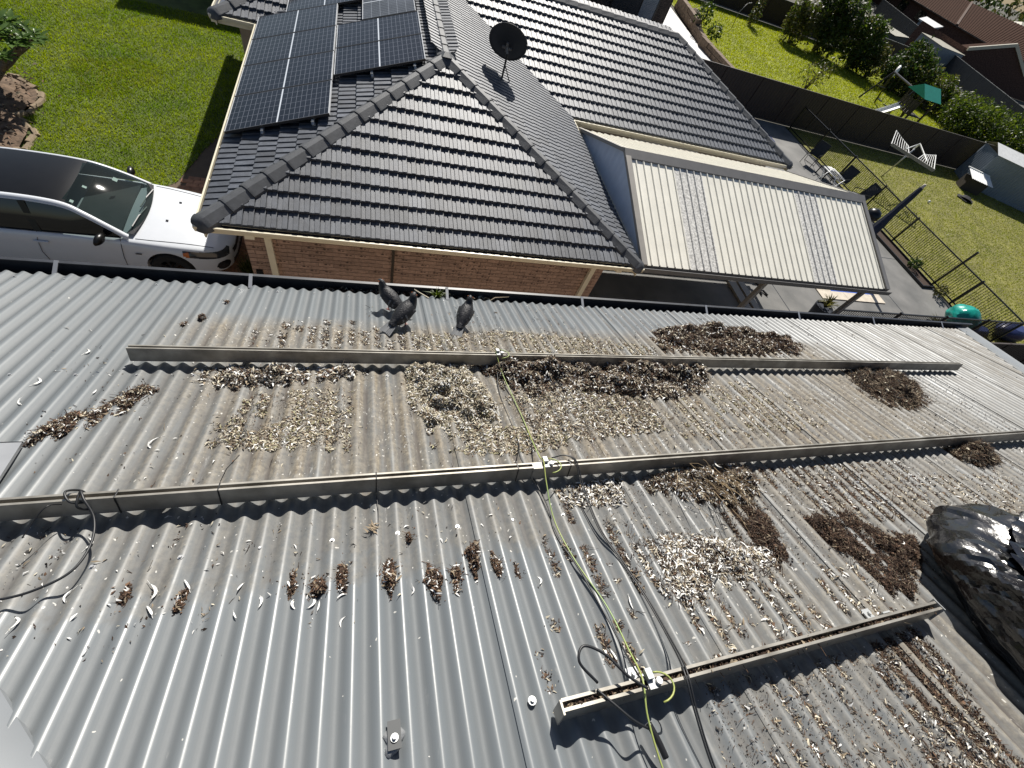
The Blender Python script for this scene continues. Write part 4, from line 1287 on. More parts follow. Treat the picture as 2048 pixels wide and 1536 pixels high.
    b.tube([T((0.127, turn, 0.224)), T((0.135, turn, 0.221))], [0.005, 0.003], 6)
    b.build('cere', MAT['pigeon_light'], root)
    b = MB()
    for k in range(7):
        y0 = (k - 3) * 0.0085
        y1 = (k - 3) * 0.0125
        b.add([T((-0.10, y0 - .006, 0.084 + .001 * k)), T((-0.10, y0 + .006, 0.084 + .001 * k)), T((-0.205, y1 + .010, 0.056 - 0.003 * abs(k - 3))), T((-0.205, y1 - .010, 0.056 - 0.003 * abs(k - 3)))], [(0, 1, 2, 3)])
    b.build('tail', MAT['pigeon_light'] if scale < 0.99 else MAT['pigeon_wing'], root)
    return root


pigeon(0.165, 2.885, rad(134), 'dark pigeon nearest the gutter, facing away with silvery wing streaks', 0.86, 0.0)
pigeon(0.235, 2.67, rad(48), 'black pigeon standing just in front of the one by the gutter', 0.90, 0.012)
pigeon(0.650, 2.69, rad(66), 'slim black pigeon standing apart from the pair', 0.84, 0.006)


# ------------------------------------------------------------------ black rubbish bags
def tri(x):
    return abs((x % 1.0) * 2 - 1)


def bag(name, ctr, rx, ry, h, seed, label, tilt=0.0):
    """A crumpled plastic sack: rings from the base up over the folded rim and down inside, creased along random folds."""
    root = empty(name, ctr, label, 'bag')
    rr_ = random.Random(seed)
    folds = []
    for i in range(26):
        d = Vector((rr_.gauss(0, 1), rr_.gauss(0, 1), rr_.gauss(0, 0.8))).normalized()
        f = rr_.choice((1.7, 2.2, 2.8, 3.4)) if i < 17 else rr_.choice((4.5, 6.0, 8.0))
        folds.append((d, f, rr_.random(), (0.105 if i < 17 else 0.055) * rr_.uniform(0.7, 1.0)))
    nt_, na = 90, 200
    rows = []
    for i in range(nt_):
        t = i / (nt_ - 1)
        if t < 0.62:
            u = t / 0.62
            r = 0.86 + 0.34 * math.sin(math.pi * min(1, u * 0.8 + 0.08)) - 0.30 * u ** 3
            z = h * (u ** 0.95)
        elif t < 0.76:
            u = (t - 0.62) / 0.14
            r = 0.90 - 0.16 * u
            z = h * (1 + 0.07 * math.sin(math.pi * u))
        else:
            u = (t - 0.76) / 0.24
            r = 0.74 - 0.66 * u
            z = h * (1 - 0.55 * u ** 0.6)
        row = []
        for k in range(na):
            a = 2 * math.pi * k / na
            c, s_ = math.cos(a), math.sin(a)
            P = Vector((c * rx * r, s_ * ry * r, z))
            w = noise.noise(P * 2.3 + Vector((seed, 0, 0))) * 0.5
            q = P + Vector((w, w * 0.6, -w * 0.4)) * 0.10
            cr_ = max(am * tri(q.dot(d) * f + ph) for d, f, ph, am in folds[:9]) - min(am * tri(q.dot(d) * f + ph) for d, f, ph, am in folds[9:17]) + max(am * tri(q.dot(d) * f + ph) for d, f, ph, am in folds[17:26]) - 0.05
            big = noise.noise(P * 2.6 + Vector((seed * 1.7, 3, 1)))
            top = max(0.0, min(1.0, (t - 0.25) / 0.3))
            out = Vector((c, s_, 0.35 * top)) * (cr_ * (0.75 + 0.75 * top) + 0.07 * big)
            P = P + out
            P.z += (0.16 * big + 0.10 * math.cos(2 * a + seed) + 0.05 * math.sin(3 * a)) * h * top + tilt * P.x
            bx_, by_ = ctr[0] + P.x, ctr[1] + P.y
            row.append((bx_, by_, CZ - SP / CT - TT * by_ + 0.008 + max(0.0, P.z)))
        rows.append(row)
    b = MB()
    b.grid(rows, closed=True)
    b.poly(rows[-1])
    b.build('sack', MAT['bag'], root, smooth=True, angle=16)
    return root


gz = lambda y: CZ - SP / CT - TT * y
bag('rubbish_bag', (2.76, -0.56, gz(-0.53)), 0.41, 0.56, 0.26, 5, 'big crumpled black rubbish bag, open at the top, at the end of the short rail')

# ------------------------------------------------------------------ the neighbours' brick house
TP = 0.37
PC = 1 / math.sqrt(1 + TP * TP)
PS = TP * PC
EZ = 2.5
house = empty('brick_house', (1.45, 10, 0), 'salmon brick house with charcoal tiled hip roof and solar panels', 'house')


def tile_mesh_builder(w=0.30, gauge=0.322):
    """One interlocking tile: two raised strips, two low ones, lipped front edge, lapping the tile above."""
    xs_ = [0.0, 0.062, 0.068, 0.138, 0.140, 0.149, 0.151, 0.212, 0.218, 0.288, 0.290, 0.2995]
    zs = [0.0, 0.0, 0.013, 0.015, -0.014, -0.014, 0.0, 0.0, 0.013, 0.015, -0.016, -0.016]
    b = MB()
    L = gauge + 0.05
    f0 = [(x, 0.0, 0.014) for x in xs_]
    f1 = [(x, 0.0, 0.060 + z) for x, z in zip(xs_, zs)]
    f1b = [(x, 0.008, 0.063 + z) for x, z in zip(xs_, zs)]
    f2 = [(x, L, 0.014 + z) for x, z in zip(xs_, zs)]
    b.grid([f0, f1, f1b, f2])
    b.add([f0[0], f1[0], f2[0], (0, L, 0.0)], [(3, 2, 1, 0)])
    b.add([f0[-1], f1[-1], f2[-1], (0.2995, L, 0.0)], [(0, 1, 2, 3)])
    b.mats = [MAT['tile']]
    return b


TILE = tile_mesh_builder()
TILE_ME = TILE.mesh('roof_tile')
CAND = []                                         # (distance, roof object, matrix, mesh or None)


def roof_plane(O, U, V, P, start=0.078, row_shift=0.15, tiled=True, label=None):
    O, U, V = Vector(O), Vector(U), Vector(V)
    N = U.cross(V).normalized()
    M4 = Matrix((U, V, N)).transposed().to_4x4()
    M4.translation = O
    b = MB()
    b.poly([M4 @ Vector((u, v, 0)) for u, v in P])
    rf = b.build('roof', MAT['mortar_dark'], house)
    if not tiled:
        rf.data.materials[0] = MAT['tile']
        return rf, M4
    Pn = np.array(P)
    vmax = Pn[:, 1].max()
    umin, umax = Pn[:, 0].min(), Pn[:, 0].max()
    i = 0
    v = start
    inside = lambda u, w_: in_poly(np.array([u]), np.array([w_]), P)[0]
    while v < vmax - 0.02:
        off = 0.0
        k0 = int(math.floor((umin - off) / 0.30)) - 1
        for k in range(k0, int((umax - off) / 0.30) + 2):
            u = off + k * 0.30
            cs = [inside(u + 0.02, v + 0.03), inside(u + 0.28, v + 0.03), inside(u + 0.02, v + 0.30), inside(u + 0.28, v + 0.30)]
            if not any(cs):
                continue
            mt4 = M4 @ Matrix.Translation((u, v + random.uniform(-0.003, 0.003), random.uniform(-0.002, 0.002))) @ Matrix.Rotation(random.gauss(0, 0.006), 4, 'X') @ Matrix.Rotation(random.gauss(0, 0.006), 4, 'Y')
            me = TILE_ME
            if not all(cs):
                bm = bmesh.new()
                bm.from_mesh(TILE_ME)
                for a in range(len(P)):
                    p, q = Vector((*P[a], 0)), Vector((*P[(a + 1) % len(P)], 0))
                    d = (q - p).normalized()
                    nrm = Vector((d.y, -d.x, 0))
                    if abs(nrm.y) > 0.999:
                        continue                 # eaves and ridge edges are not cut
                    bmesh.ops.bisect_plane(bm, geom=bm.verts[:] + bm.edges[:] + bm.faces[:], plane_co=p - Vector((u, v, 0)), plane_no=nrm, clear_outer=True)
                if not bm.faces:
                    bm.free()
                    continue
                me = bpy.data.meshes.new('roof_tile')
                bm.to_mesh(me)
                bm.free()
                me.materials.append(MAT['tile'])
            c = mt4 @ Vector((0.15, 0.16, 0.03))
            dist = (c - Vector((0, 0, CZ))).length
            CAND.append((dist, rf, mt4, me))
        v += 0.322
    return rf, M4


A0 = 3.77
SL = A0 / PC
roof_plane((-2.32, 5.82, EZ), (1, 0, 0), (0, PC, PS), [(0, 0), (7.54, 0), (A0, SL)])
f_left, M_left = roof_plane((-2.32, 14.6, EZ), (0, -1, 0), (PC, 0, PS), [(0, 0), (8.78, 0), (8.78 - A0, SL), (0, SL)])
roof_plane((5.22, 5.82, EZ), (0, 1, 0), (-PC, 0, PS), [(0, 0), (5.6, 0), (5.6 + A0, SL), (A0, SL)])
roof_plane((5.22, 11.42, EZ), (1, 0, 0), (0, PC, PS), [(0, 0), (7.85, 0), (7.85 - A0, SL), (-A0, SL)])
roof_plane((-3.21, 12.70, EZ), (1, 0, 0), (0, PC, PS), [(0, 0), (0.89, 0), (2.6, 1.71 / PC), (1.71, 1.71 / PC)])
roof_plane((13.07, 11.42, EZ), (0, 1, 0), (-PC, 0, PS), [(0, 0), (7.5, 0), (A0, SL)], tiled=False)
roof_plane((13.07, 18.96, EZ), (-1, 0, 0), (0, -PC, PS), [(0, 0), (11.6, 0), (11.6, SL), (A0, SL)], tiled=False)
roof_plane((-3.21, 19.4, EZ), (0, -1, 0), (PC, 0, PS), [(0, 0), (6.7, 0), (4.0, 2.7 / PC), (0, 2.7 / PC)], tiled=False)
roof_plane((1.45 + A0, 23, EZ), (-1, 0, 0), (0, 1, 0), [(0, 0), (0.01, 0), (0.01, 0.01), (0, 0.01)], tiled=False)
roof_plane((-2.32, 23, EZ), (0, -1, 0), (PC, 0, PS), [(0, 0), (8.4, 0), (8.4, SL), (0, SL)], tiled=False)
CAND.sort(key=lambda c: c[0])
TH_D = CAND[min(299, len(CAND) - 1)][0]
rest = {}
for dist, rf, mt4, me in CAND:
    if dist <= TH_D:
        inst(me, 'roof_tile', rf, mt4)
    else:
        rest.setdefault(rf.name, (rf, []))[1].append((mt4, me))
for rf, lst in rest.values():
    bm = bmesh.new()
    for mt4, me in lst:
        t = me.copy()
        t.transform(Matrix.Translation(-wloc(rf)) @ mt4)
        bm.from_mesh(t)
        bpy.data.meshes.remove(t)
    me = bpy.data.meshes.new('roof_tiles')
    bm.to_mesh(me)
    bm.free()
    me.materials.append(MAT['tile'])
    o = bpy.data.objects.new('roof_tiles', me)
    COL.objects.link(o)
    o.parent = rf
    o['kind'] = 'stuff'

# ridge and hip caps
b = MB()
CL = 0.405
pr = [(-0.178, -0.10), (-0.160, -0.022), (-0.045, 0.052), (0.045, 0.052), (0.160, -0.022), (0.178, -0.10)]
b.grid([[(0, y * 1.04, z + 0.016) for y, z in pr], [(0.03, y * 1.04, z + 0.017) for y, z in pr], [(CL + 0.02, y * 0.95, z) for y, z in pr]])
b.poly([(0, y * 1.04, z + 0.016) for y, z in pr][::-1])
b.mats = [MAT['cap']]
CAP_ME = b.mesh('ridge_cap')
CAP_ME.polygons.foreach_set('use_smooth', [False] * len(CAP_ME.polygons))


def caps(A, B, n=None, starter=True):
    A, B = Vector(A), Vector(B)
    d = B - A
    L = d.length
    d.normalize()
    n = n or int(round(L / 0.385))
    st = L / n
    s1 = Vector((0, 0, 1)).cross(d).normalized()
    up = d.cross(s1)
    for i in range(n):
        mm = Matrix((d, s1, up)).transposed().to_4x4() @ Matrix.Diagonal((st / 0.385, 1, 1, 1))
        mm.translation = A + d * st * i + up * 0.035
        o = inst(CAP_ME, 'ridge_cap', house, mm)
    bed = MB()
    bed.grid([[p - up * 0.0 for p in (A + s1 * 0.15 - up * 0.05, A + up * 0.05, A - s1 * 0.15 - up * 0.05)], [p for p in (B + s1 * 0.15 - up * 0.05, B + up * 0.05, B - s1 * 0.15 - up * 0.05)]])
    bed.build('cap_bedding', MAT['mortar_dark'], house)
    if starter:
        b = MB()
        rows = []
        for t in [i / 5 for i in range(6)]:
            k = math.sqrt(max(0, 1 - (1 - t) ** 2))
            rows.append([A + up * 0.035 + d * (-0.16 * (1 - t)) + s1 * y * 1.08 * (0.15 + 0.85 * k) + up * ((z + 0.024 + 0.085) * (0.2 + 0.8 * k) - 0.085) for y, z in pr])
        b.grid(rows)
        b.poly(rows[0])
        b.build('hip_starter', MAT['cap'], house, smooth=True, angle=40)


RZ = EZ + TP * A0
AP = (1.45, 5.82 + A0, RZ)
caps((-2.22, 5.92, EZ + 0.04), AP)
caps((5.12, 5.92, EZ + 0.04), AP)
caps(AP, (1.45, 16.5, RZ), starter=False)
caps((12.97, 11.52, EZ + 0.04), (13.07 - A0, 11.42 + A0, RZ))
caps((13.07 - A0, 11.42 + A0, RZ), (1.45, 11.42 + A0, RZ), starter=False)
caps((-3.11, 12.80, EZ + 0.04), (-1.5, 14.41, EZ + 1.71 * TP), starter=True)
b = MB()
b.tube([(1.45, 9.58, RZ + 0.02), (1.45, 9.62, RZ + 0.105)], [0.16, 0.06], 6)
b.build('ridge_junction', MAT['cap'], house)

# gutters, fascia, soffit, walls
GU = [(-0.008, 0.0), (-0.008, 0.012), (0.018, 0.014), (0.018, -0.060), (0.095, -0.060), (0.095, 0.02), (0.103, 0.02), (0.103, -0.072), (0.010, -0.072), (-0.006, -0.02)]


def gutter_run(A, B, inward):
    A, B, inward = Vector(A), Vector(B), Vector(inward)
    b = MB()
    f = [lambda a, c, P=P: P + inward * a + Vector((0, 0, c)) for P in (A, B)]
    b.prism([(a_, c_ + 0.03) for a_, c_ in GU], f)
    b.build('gutter', MAT['cream'], house, recalc=True)
    b = MB()
    b.prism([(0.106, 0.03), (0.106, -0.14), (0.128, -0.14), (0.128, 0.03)], f)
    b.build('fascia', MAT['cream'], house, recalc=True)
    L = (B - A).length
    d = (B - A) / L
    for i in range(int(L / 0.9)):
        P = A + d * (0.35 + i * 0.9)
        MB().bar(P + Vector((0, 0, 0.014)), P + inward * 0.10 + Vector((0, 0, 0.014)), 0.025, 0.004).build('gutter_strap', MAT['cream'], house)


gutter_run((-2.34, 5.80, EZ), (5.24, 5.80, EZ), (0, 1, 0))
gutter_run((-2.34, 12.70, EZ), (-2.34, 5.80, EZ), (1, 0, 0))
gutter_run((5.24, 5.80, EZ), (5.24, 11.40, EZ), (-1, 0, 0))
gutter_run((5.24, 11.40, EZ), (13.09, 11.40, EZ), (0, 1, 0))
gutter_run((13.09, 11.40, EZ), (13.09, 18.9, EZ), (-1, 0, 0))
gutter_run((-3.23, 12.68, EZ), (-2.34, 12.68, EZ), (0, 1, 0))
gutter_run((-3.23, 19.4, EZ), (-3.23, 12.68, EZ), (1, 0, 0))
WX0, WX1, WY0 = -1.87, 4.72, 6.28
b = MB()
for lo, hi in (((-2.22, 5.92, 2.385), (5.12, WY0, 2.392)), ((-2.22, WY0, 2.385), (WX0, 12.7, 2.392)), ((WX1, WY0, 2.385), (5.12, 11.9, 2.392)), ((5.12, 11.53, 2.385), (12.97, 11.9, 2.392)), ((-3.12, 12.8, 2.385), (WX0, 13.2, 2.392))):
    b.box(lo, hi)
b.build('soffit', MAT['cream'], house)
b = MB()
b.box((WX0, WY0 + 0.008, -0.02), (WX1, 23, 2.384))
b.box((WX1 - 0.2, 11.9, -0.02), (12.6, 18.5, 2.384))
b.box((-2.78, 13.2, -0.02), (WX0 + 0.3, 18.9, 2.384))
b.build('wall', MAT['mortar'], house)
# garage wing beyond the lawn (its shadow falls across the grass)
b = MB()
b.box((-5.9, 21.35, -0.02), (1.0, 27.5, 2.384)).build('wall', MAT['brick'], house)
b = MB()
x0, x1, y0, y1 = -6.37, 1.4, 20.9, 28
cx, hw = (x0 + x1) / 2, (x1 - x0) / 2
rz = EZ + TP * hw
b.add([(x0, y0, EZ), (x1, y0, EZ), (cx, y0 + hw, rz), (x0, y1, EZ), (x1, y1, EZ), (cx, y1, rz)], [(0, 1, 2), (3, 0, 2, 5), (1, 4, 5, 2)])
b.build('roof', MAT['tile'], house)
b = MB()
b.box((x0, y0 - 0.0, EZ - 0.12), (x1, y0 + 0.1, EZ - 0.01)).box((x0, y0 + 0.1, EZ - 0.12), (x0 + 0.1, y1, EZ - 0.01)).build('gutter', MAT['cream'], house)

# bricks of the shaded front wall: singles near the top, the rest joined
bb = MB()
bb.box((0, -0.010, 0), (0.230, 0.05, 0.076))
bb.mats = [MAT['brick']]
BR1 = bb.mesh('brick')
bb = MB()
bb.box((0, -0.010, 0), (0.230, 0.05, 0.076))
bb.mat(MAT['brick'])
bb.mats = [MAT['brick'], MAT['brick_speck']]
for i in range(2):
    x, z = random.uniform(0.03, 0.19), random.uniform(0.015, 0.055)
    bb.cur = 1
    n_ = 7
    bb.poly([(x + math.cos(6.283 * k / n_) * random.uniform(0.012, 0.034), -0.0112, z + math.sin(6.283 * k / n_) * random.uniform(0.008, 0.022)) for k in range(n_)])
BR2 = bb.mesh('brick')
lowb = MB()
cnt = 0
row = 0
z = 2.384 - 0.086
while z > -0.02:
    x = WX0 - (0.12 if row % 2 else 0.0)
    while x < WX1 - 0.02:
        a, c = max(x, WX0), min(x + 0.23, WX1)
        full = (a == x and c == x + 0.23)
        if cnt < 297 and full:
            me = BR2 if random.random() < 0.42 else BR1
            inst(me, 'brick', house, Matrix.Translation((x, WY0 + random.uniform(-0.002, 0.002), z)))
            cnt += 1
        else:
            lowb.box((a, WY0 - 0.010, z), (c, WY0 + 0.05, z + 0.076))
        x += 0.24
    z -= 0.086
    row += 1
o = lowb.build('bricks', MAT['brick'], house)
o['kind'] = 'stuff'
b = MB()
b.box((WX0 + 0.31, WY0 - 0.085, 0.0), (WX0 + 0.41, WY0 - 0.013, 2.38)).build('downpipe', MAT['cream'], house)
b = MB()
b.box((WX1 - 0.33, WY0 - 0.085, 0.0), (WX1 - 0.23, WY0 - 0.013, 2.38)).build('downpipe', MAT['cream'], house)
b = MB()
b.bar((WX0 + 0.20, 5.86, 2.40), (WX0 + 0.20, 6.12, 2.36), 0.13, 0.10).build('gutter_outlet', MAT['cream'], house)
b = MB()
b.bar((WX1 + 0.05, 5.87, 2.40), (WX1 + 0.05, 6.15, 2.36), 0.12, 0.10).build('gutter_outlet', MAT['cream'], house)
b = MB()
b.box((0.44, WY0 - 0.045, 0.0), (0.485, WY0 - 0.012, 2.28)).build('expansion_joint', MAT['wood_dark'], house)
b = MB()
b.box((WX0 + 0.06, WY0 - 0.05, 1.0), (WX0 + 0.16, WY0 - 0.012, 1.35)).build('meter_box', MAT['black_plastic'], house)
# sliding door under the patio roof
b = MB()
for x in (7.4, 8.55, 9.7):
    b.box((x, 11.84, 0.05), (x + 0.06, 11.895, 2.15))
b.box((7.4, 11.845, 2.15), (9.76, 11.89, 2.22)).build('door_frame', MAT['white_metal'], house)
b = MB()
b.box((7.46, 11.87, 0.06), (9.7, 11.893, 2.15)).build('glass_door', MAT['glass_dark'], house)

# wispy garden plant beside the downpipe
pl = empty('garden_plant', (-2.25, 7.35, 0), 'wispy straw coloured garden plant between the car and the brick corner', 'plant')
b = MB()
for i in range(150):
    a, L = random.uniform(0, 6.28), random.uniform(0.15, 0.5)
    p = Vector((-2.25 + random.gauss(0, .05), 7.35 + random.gauss(0, .05), 0))
    q = p + Vector((math.cos(a) * L * 0.6, math.sin(a) * L * 0.6, random.uniform(0.2, 0.65)))
    s1 = Vector((-math.sin(a), math.cos(a), 0)) * 0.008
    mdl = (p * 0.4 + q * 0.6) + Vector((0, 0, 0.08))
    b.add([p - s1, p + s1, mdl + s1, mdl - s1, q], [(0, 1, 2, 3), (3, 2, 4)])
b.build('blades', MAT['leaf_olive'], pl)

# ------------------------------------------------------------------ solar panels
GRP = 'solar panels on the left slope of the tiled roof'
Upv, Vpv = Vector((PC, 0, PS)), Vector((0, 1, 0))
Npv = Upv.cross(Vpv).normalized()


def panel(xl, y0, along_slope, along_eave, label, mat, portrait=False):
    """xl: horizontal x of the lower edge, y0: near edge; panels float 0.11 above the tiles."""
    zz = EZ + TP * (xl + 2.32)
    O = Vector((xl, y0, zz)) + Npv * 0.165
    root = empty('solar_panel', O, label, 'solar panel', GRP)
    R3 = Matrix((Upv, Vpv, Npv)).transposed().to_4x4()
    L, W = along_slope, along_eave
    mm = R3.copy()
    mm.translation = O
    b = MB()
    t, d = 0.013, 0.035
    b.mat(MAT['frame_shaded']).box((0, 0, -d), (L, t, 0.003), mm).box((0, W - t, -d), (L, W, 0.003), mm)  # sides running up the slope: shadow of the row gaps put into their colour
    b.box((t, t, -0.012), (L - t, W - t, -0.004), mm)
    b.mat(MAT['frame_silver']).box((0, t, -d), (t, W - t, 0.003), mm).box((L - t, t, -d), (L, W - t, 0.003), mm)
    b.build('frame', None, root)
    # the cells' sheet has its own axes so that the printed grid follows it
    me = MB().poly([(-a * (L - 2 * t) / 2 if not portrait else -a * (W - 2 * t) / 2, -c * (W - 2 * t) / 2 if not portrait else -c * (L - 2 * t) / 2, 0) for a, c in ((1, 1), (-1, 1), (-1, -1), (1, -1))]).mesh('cells')
    me.materials.append(mat)
    o = bpy.data.objects.new('cells', me)
    COL.objects.link(o)
    o.parent = root
    ctr = R3 @ Vector((L / 2, W / 2, -0.001))
    rot = R3 if not portrait else R3 @ Matrix.Rotation(math.pi / 2, 4, 'Z')
    mb = rot.copy()
    mb.translation = ctr
    o.matrix_basis = mb
    return root


ordn = ['nearest', 'second nearest', 'third nearest', 'fourth nearest']
for i in range(4):
    panel(-2.17, 7.99 + i * 1.172, 1.757, 1.155, 'solar panel, %s in the long row along the left gutter' % ordn[i], MAT['cell'])
for i in range(2):
    panel(-0.49, 9.32 + i * 1.10, 1.70, 1.085, 'solar panel below the ridge, %s' % ('the nearer of the pair, over a dark gap' if i == 0 else 'the farther of the pair'), MAT['cell'])
panel(-1.61, 12.67, 1.72, 1.155, 'dark solar panel at the top edge, past the long row', MAT['cell'])
panel(0.0, 11.55, 1.13, 1.75, 'pale upright solar panel beside the ridge, past the pair', MAT['cell2'], portrait=True)
# racking rails and bright feet under the near edges
for xs0, y0, n_, lab in (((-1.95, -0.95), 7.93, 4.75, 'racking rail under the long row of solar panels'), ((-0.2, 0.75), 9.24, 2.3, 'racking rail under the pair of panels below the ridge')):
    for i, x in enumerate((xs0[0] + 0.35, xs0[1] + 0.15)):
        zz = EZ + TP * (x + 2.32)
        P = Vector((x, y0 - 0.02, zz)) + Npv * 0.105
        rr = empty('racking_rail', P, lab + (', the lower one' if i == 0 else ', the upper one'), 'rail')
        MB().bar(P, P + Vector((0, n_, 0)), 0.04, 0.04, Npv).build('channel', MAT['alu_new'], rr)
        b = MB().bar(P + Vector((0, 0.02, 0)) - Npv * 0.02, P + Vector((0, 0.02, 0)) - Npv * 0.055, 0.05, 0.05, Vpv)
        b.bar(P + Vector((0, 0.03, 0.03)), P + Vector((0, -0.03, -0.02)), 0.035, 0.012).build('foot', MAT['alu_new'], rr)

# ------------------------------------------------------------------ satellite dish
dz = EZ + TP * (5.22 - 2.87)
sd = empty('satellite_dish', (2.87, 10.62, dz), 'black satellite dish on a short mast on the tiled roof', 'dish')
b = MB()
b.tube([(2.87, 10.62, dz + 0.02), (2.87, 10.62, dz + 0.5)], 0.022, 8)
b.tube([(2.80, 10.40, dz + 0.06), (2.868, 10.61, dz + 0.34)], 0.011, 6).tube([(3.06, 10.56, dz - 0.02), (2.872, 10.615, dz + 0.30)], 0.011, 6)
b.build('mast', MAT['black_metal'], sd)
MB().bar((2.72, 10.62, dz + 0.085), (3.02, 10.62, dz - 0.025), 0.16, 0.012).build('base_plate', MAT['black_metal'], sd)
nrm = Vector((0.28, 0.86, 0.42)).normalized()
s1 = nrm.cross(Vector((0, 0, 1))).normalized()
u1 = s1.cross(nrm)
cD = Vector((2.84, 10.66, dz + 0.66))
b = MB()
rows = []
for r_ in (0.001, 0.1, 0.2, 0.3, 0.38, 0.415):
    rows.append([cD + (s1 * math.cos(2 * math.pi * k / 36) * r_ + u1 * math.sin(2 * math.pi * k / 36) * r_ * 0.98) + nrm * (r_ * r_ * 0.30) for k in range(36)])
b.grid(rows, closed=True)
rim = [p - nrm * 0.008 for p in rows[-1]]
b.grid([rows[-1], rim, [p - nrm * 0.008 for p in rows[-2]]], closed=True)
b.build('reflector', MAT['dish'], sd, smooth=True, angle=60)
b = MB()
b.bar(cD - nrm * 0.01 - u1 * 0.08 - s1 * 0.1, cD - nrm * 0.01 - u1 * 0.08 + s1 * 0.1, 0.05, 0.03, nrm)
b.bar(cD - nrm * 0.02 - u1 * 0.16, cD - nrm * 0.02 + u1 * 0.05, 0.05, 0.04, nrm).tube([cD - nrm * 0.03 - u1 * 0.05, (2.87, 10.62, dz + 0.5)], 0.025, 8)
b.build('bracket', MAT['pergola_grey'], sd)
b = MB()
b.tube([cD - u1 * 0.40 + nrm * 0.05, cD - u1 * 0.30 + nrm * 0.48], 0.012, 6).tube([cD - u1 * 0.31 + nrm * 0.44, cD - u1 * 0.27 + nrm * 0.54], 0.035, 8)
b.build('feed_arm', MAT['black_metal'], sd)

# ------------------------------------------------------------------ patio roof
pg = empty('patio_roof', (9, 8.5, 0), 'gabled patio roof of cream ribbed sheets with two mottled clear strips', 'patio roof')
PX0, PX1, PYE, PYR, PZR, PYB = 5.34, 12.62, 5.98, 8.50, 3.40, 11.10
psl = (PZR - EZ) / (PYR - PYE)
RIB = [(0.0, 0.0), (0.150, 0.0), (0.160, 0.026), (0.180, 0.026), (0.190, 0.0)]


def rib_sheet(x0, n, side, mt, name):
    b = MB()
    prof = [(0.0, 0.0)]
    for k in range(n):
        prof += [(k * 0.19 + a, c) for a, c in RIB[1:]]
    ye, ze = (PYE, EZ + 0.01) if side < 0 else (PYB, PZR - psl * (PYB - PYR) + 0.01)
    e = [Vector((x0 + a, ye, ze + c)) for a, c in prof]
    r = [Vector((x0 + a, PYR - 0.02 * -side, PZR + 0.01 + c)) for a, c in prof]
    b.grid([e, r] if side < 0 else [r, e])
    b.grid([[p - Vector((0, 0, 0.004)) for p in e], e])
    return b.build(name, mt, pg)


for side in (-1, 1):
    x = PX0
    k = 0
    for n_, clear in ((3, 0), (3, 0), (4, 1), (4, 0), (4, 0), (4, 0), (3, 0), (4, 1), (4, 0), (4, 0), (1, 0)):
        clear = clear and side < 0
        rib_sheet(x, n_, side, MAT['poly_sheet'] if clear else MAT['sheet_cream'], 'clear_roof_sheet' if clear else 'roof_sheet')
        x += n_ * 0.19
        k += 1
# sheet positions: strips fall at about 6.86-7.6 and 10.66-11.4
b = MB()
w_ = 0.20
b.grid([[(x, PYR - w_, PZR + 0.045 - psl * w_ * 0.9), (x, PYR, PZR + 0.075), (x, PYR + w_, PZR + 0.045 - psl * w_ * 0.9)] for x in (PX0 - 0.10, PX1 + 0.10)])
b.grid([[(x, PYR - w_, PZR + 0.045 - psl * w_ * 0.9), (x, PYR - w_, PZR + 0.020 - psl * w_ * 0.9)] for x in (PX0 - 0.10, PX1 + 0.10)])
b.build('ridge_capping', MAT['pergola_grey'], pg)
for xx, w in ((PX0 - 0.09, 0.13), (PX1 - 0.03, 0.13)):
    b = MB()
    for ye, ze in ((PYE - 0.02, EZ), (PYB, PZR - psl * (PYB - PYR))):
        b.bar((xx + w / 2, ye, ze + 0.02), (xx + w / 2, PYR, PZR + 0.02), w, 0.07)
    b.build('barge', MAT['pergola_post'] if xx < 6 else MAT['pergola_grey'], pg)
b = MB()
b.prism([(0, 0.0), (0.0, -0.09), (0.10, -0.09), (0.10, 0.0), (0.11, 0.0), (0.11, -0.105), (-0.012, -0.105), (-0.012, 0.0)], [lambda a, c, x=x: (x, PYE - 0.085 + a, EZ + 0.005 + c) for x in (PX0 - 0.06, PX1 + 0.18)])
b.build('gutter', MAT['pergola_grey'], pg, recalc=True)
b = MB()
b.box((PX0, PYE + 0.07, EZ - 0.22), (PX1, PYE + 0.13, EZ - 0.03)).build('beam', MAT['pergola_post'], pg)
b = MB()
b.box((PX0, PYB - 0.13, EZ - 0.22), (PX1, PYB - 0.07, EZ - 0.07)).build('beam', MAT['pergola_post'], pg)
for x in (8.88, 12.22):
    MB().box((x - 0.05, PYE + 0.07, 0), (x + 0.05, PYE + 0.17, EZ - 0.22)).build('post', MAT['pergola_post'], pg)
# gable infill of ribbed pale sheet, set well inside the barge
b = MB()
gx = PX0 - 0.02
N_ = 44
lo, hi = [], []
for i in range(N_ + 1):
    y = PYE + 0.02 + (PYB - PYE - 0.04) * i / N_
    top = PZR - psl * abs(y - PYR) - 0.01
    if y < PYR:
        top = EZ + psl * (y - PYE)
    dx = 0.008 if (i % 2) else 0.0
    lo.append((gx - dx, y, EZ - 0.05))
    hi.append((gx - dx, y, top))
b.grid([lo, hi])
b.build('gable_sheet', MAT['gable_sheet'], pg)

# ------------------------------------------------------------------ the white car
cr = empty('parked_car', (-2.48, 8.03, 0), 'white sedan with black roof parked nose to the brick house', 'car')
CO = Vector((-2.48, 8.03, 0))
cw = lambda x, y, z: CO + Vector((x, y, z))
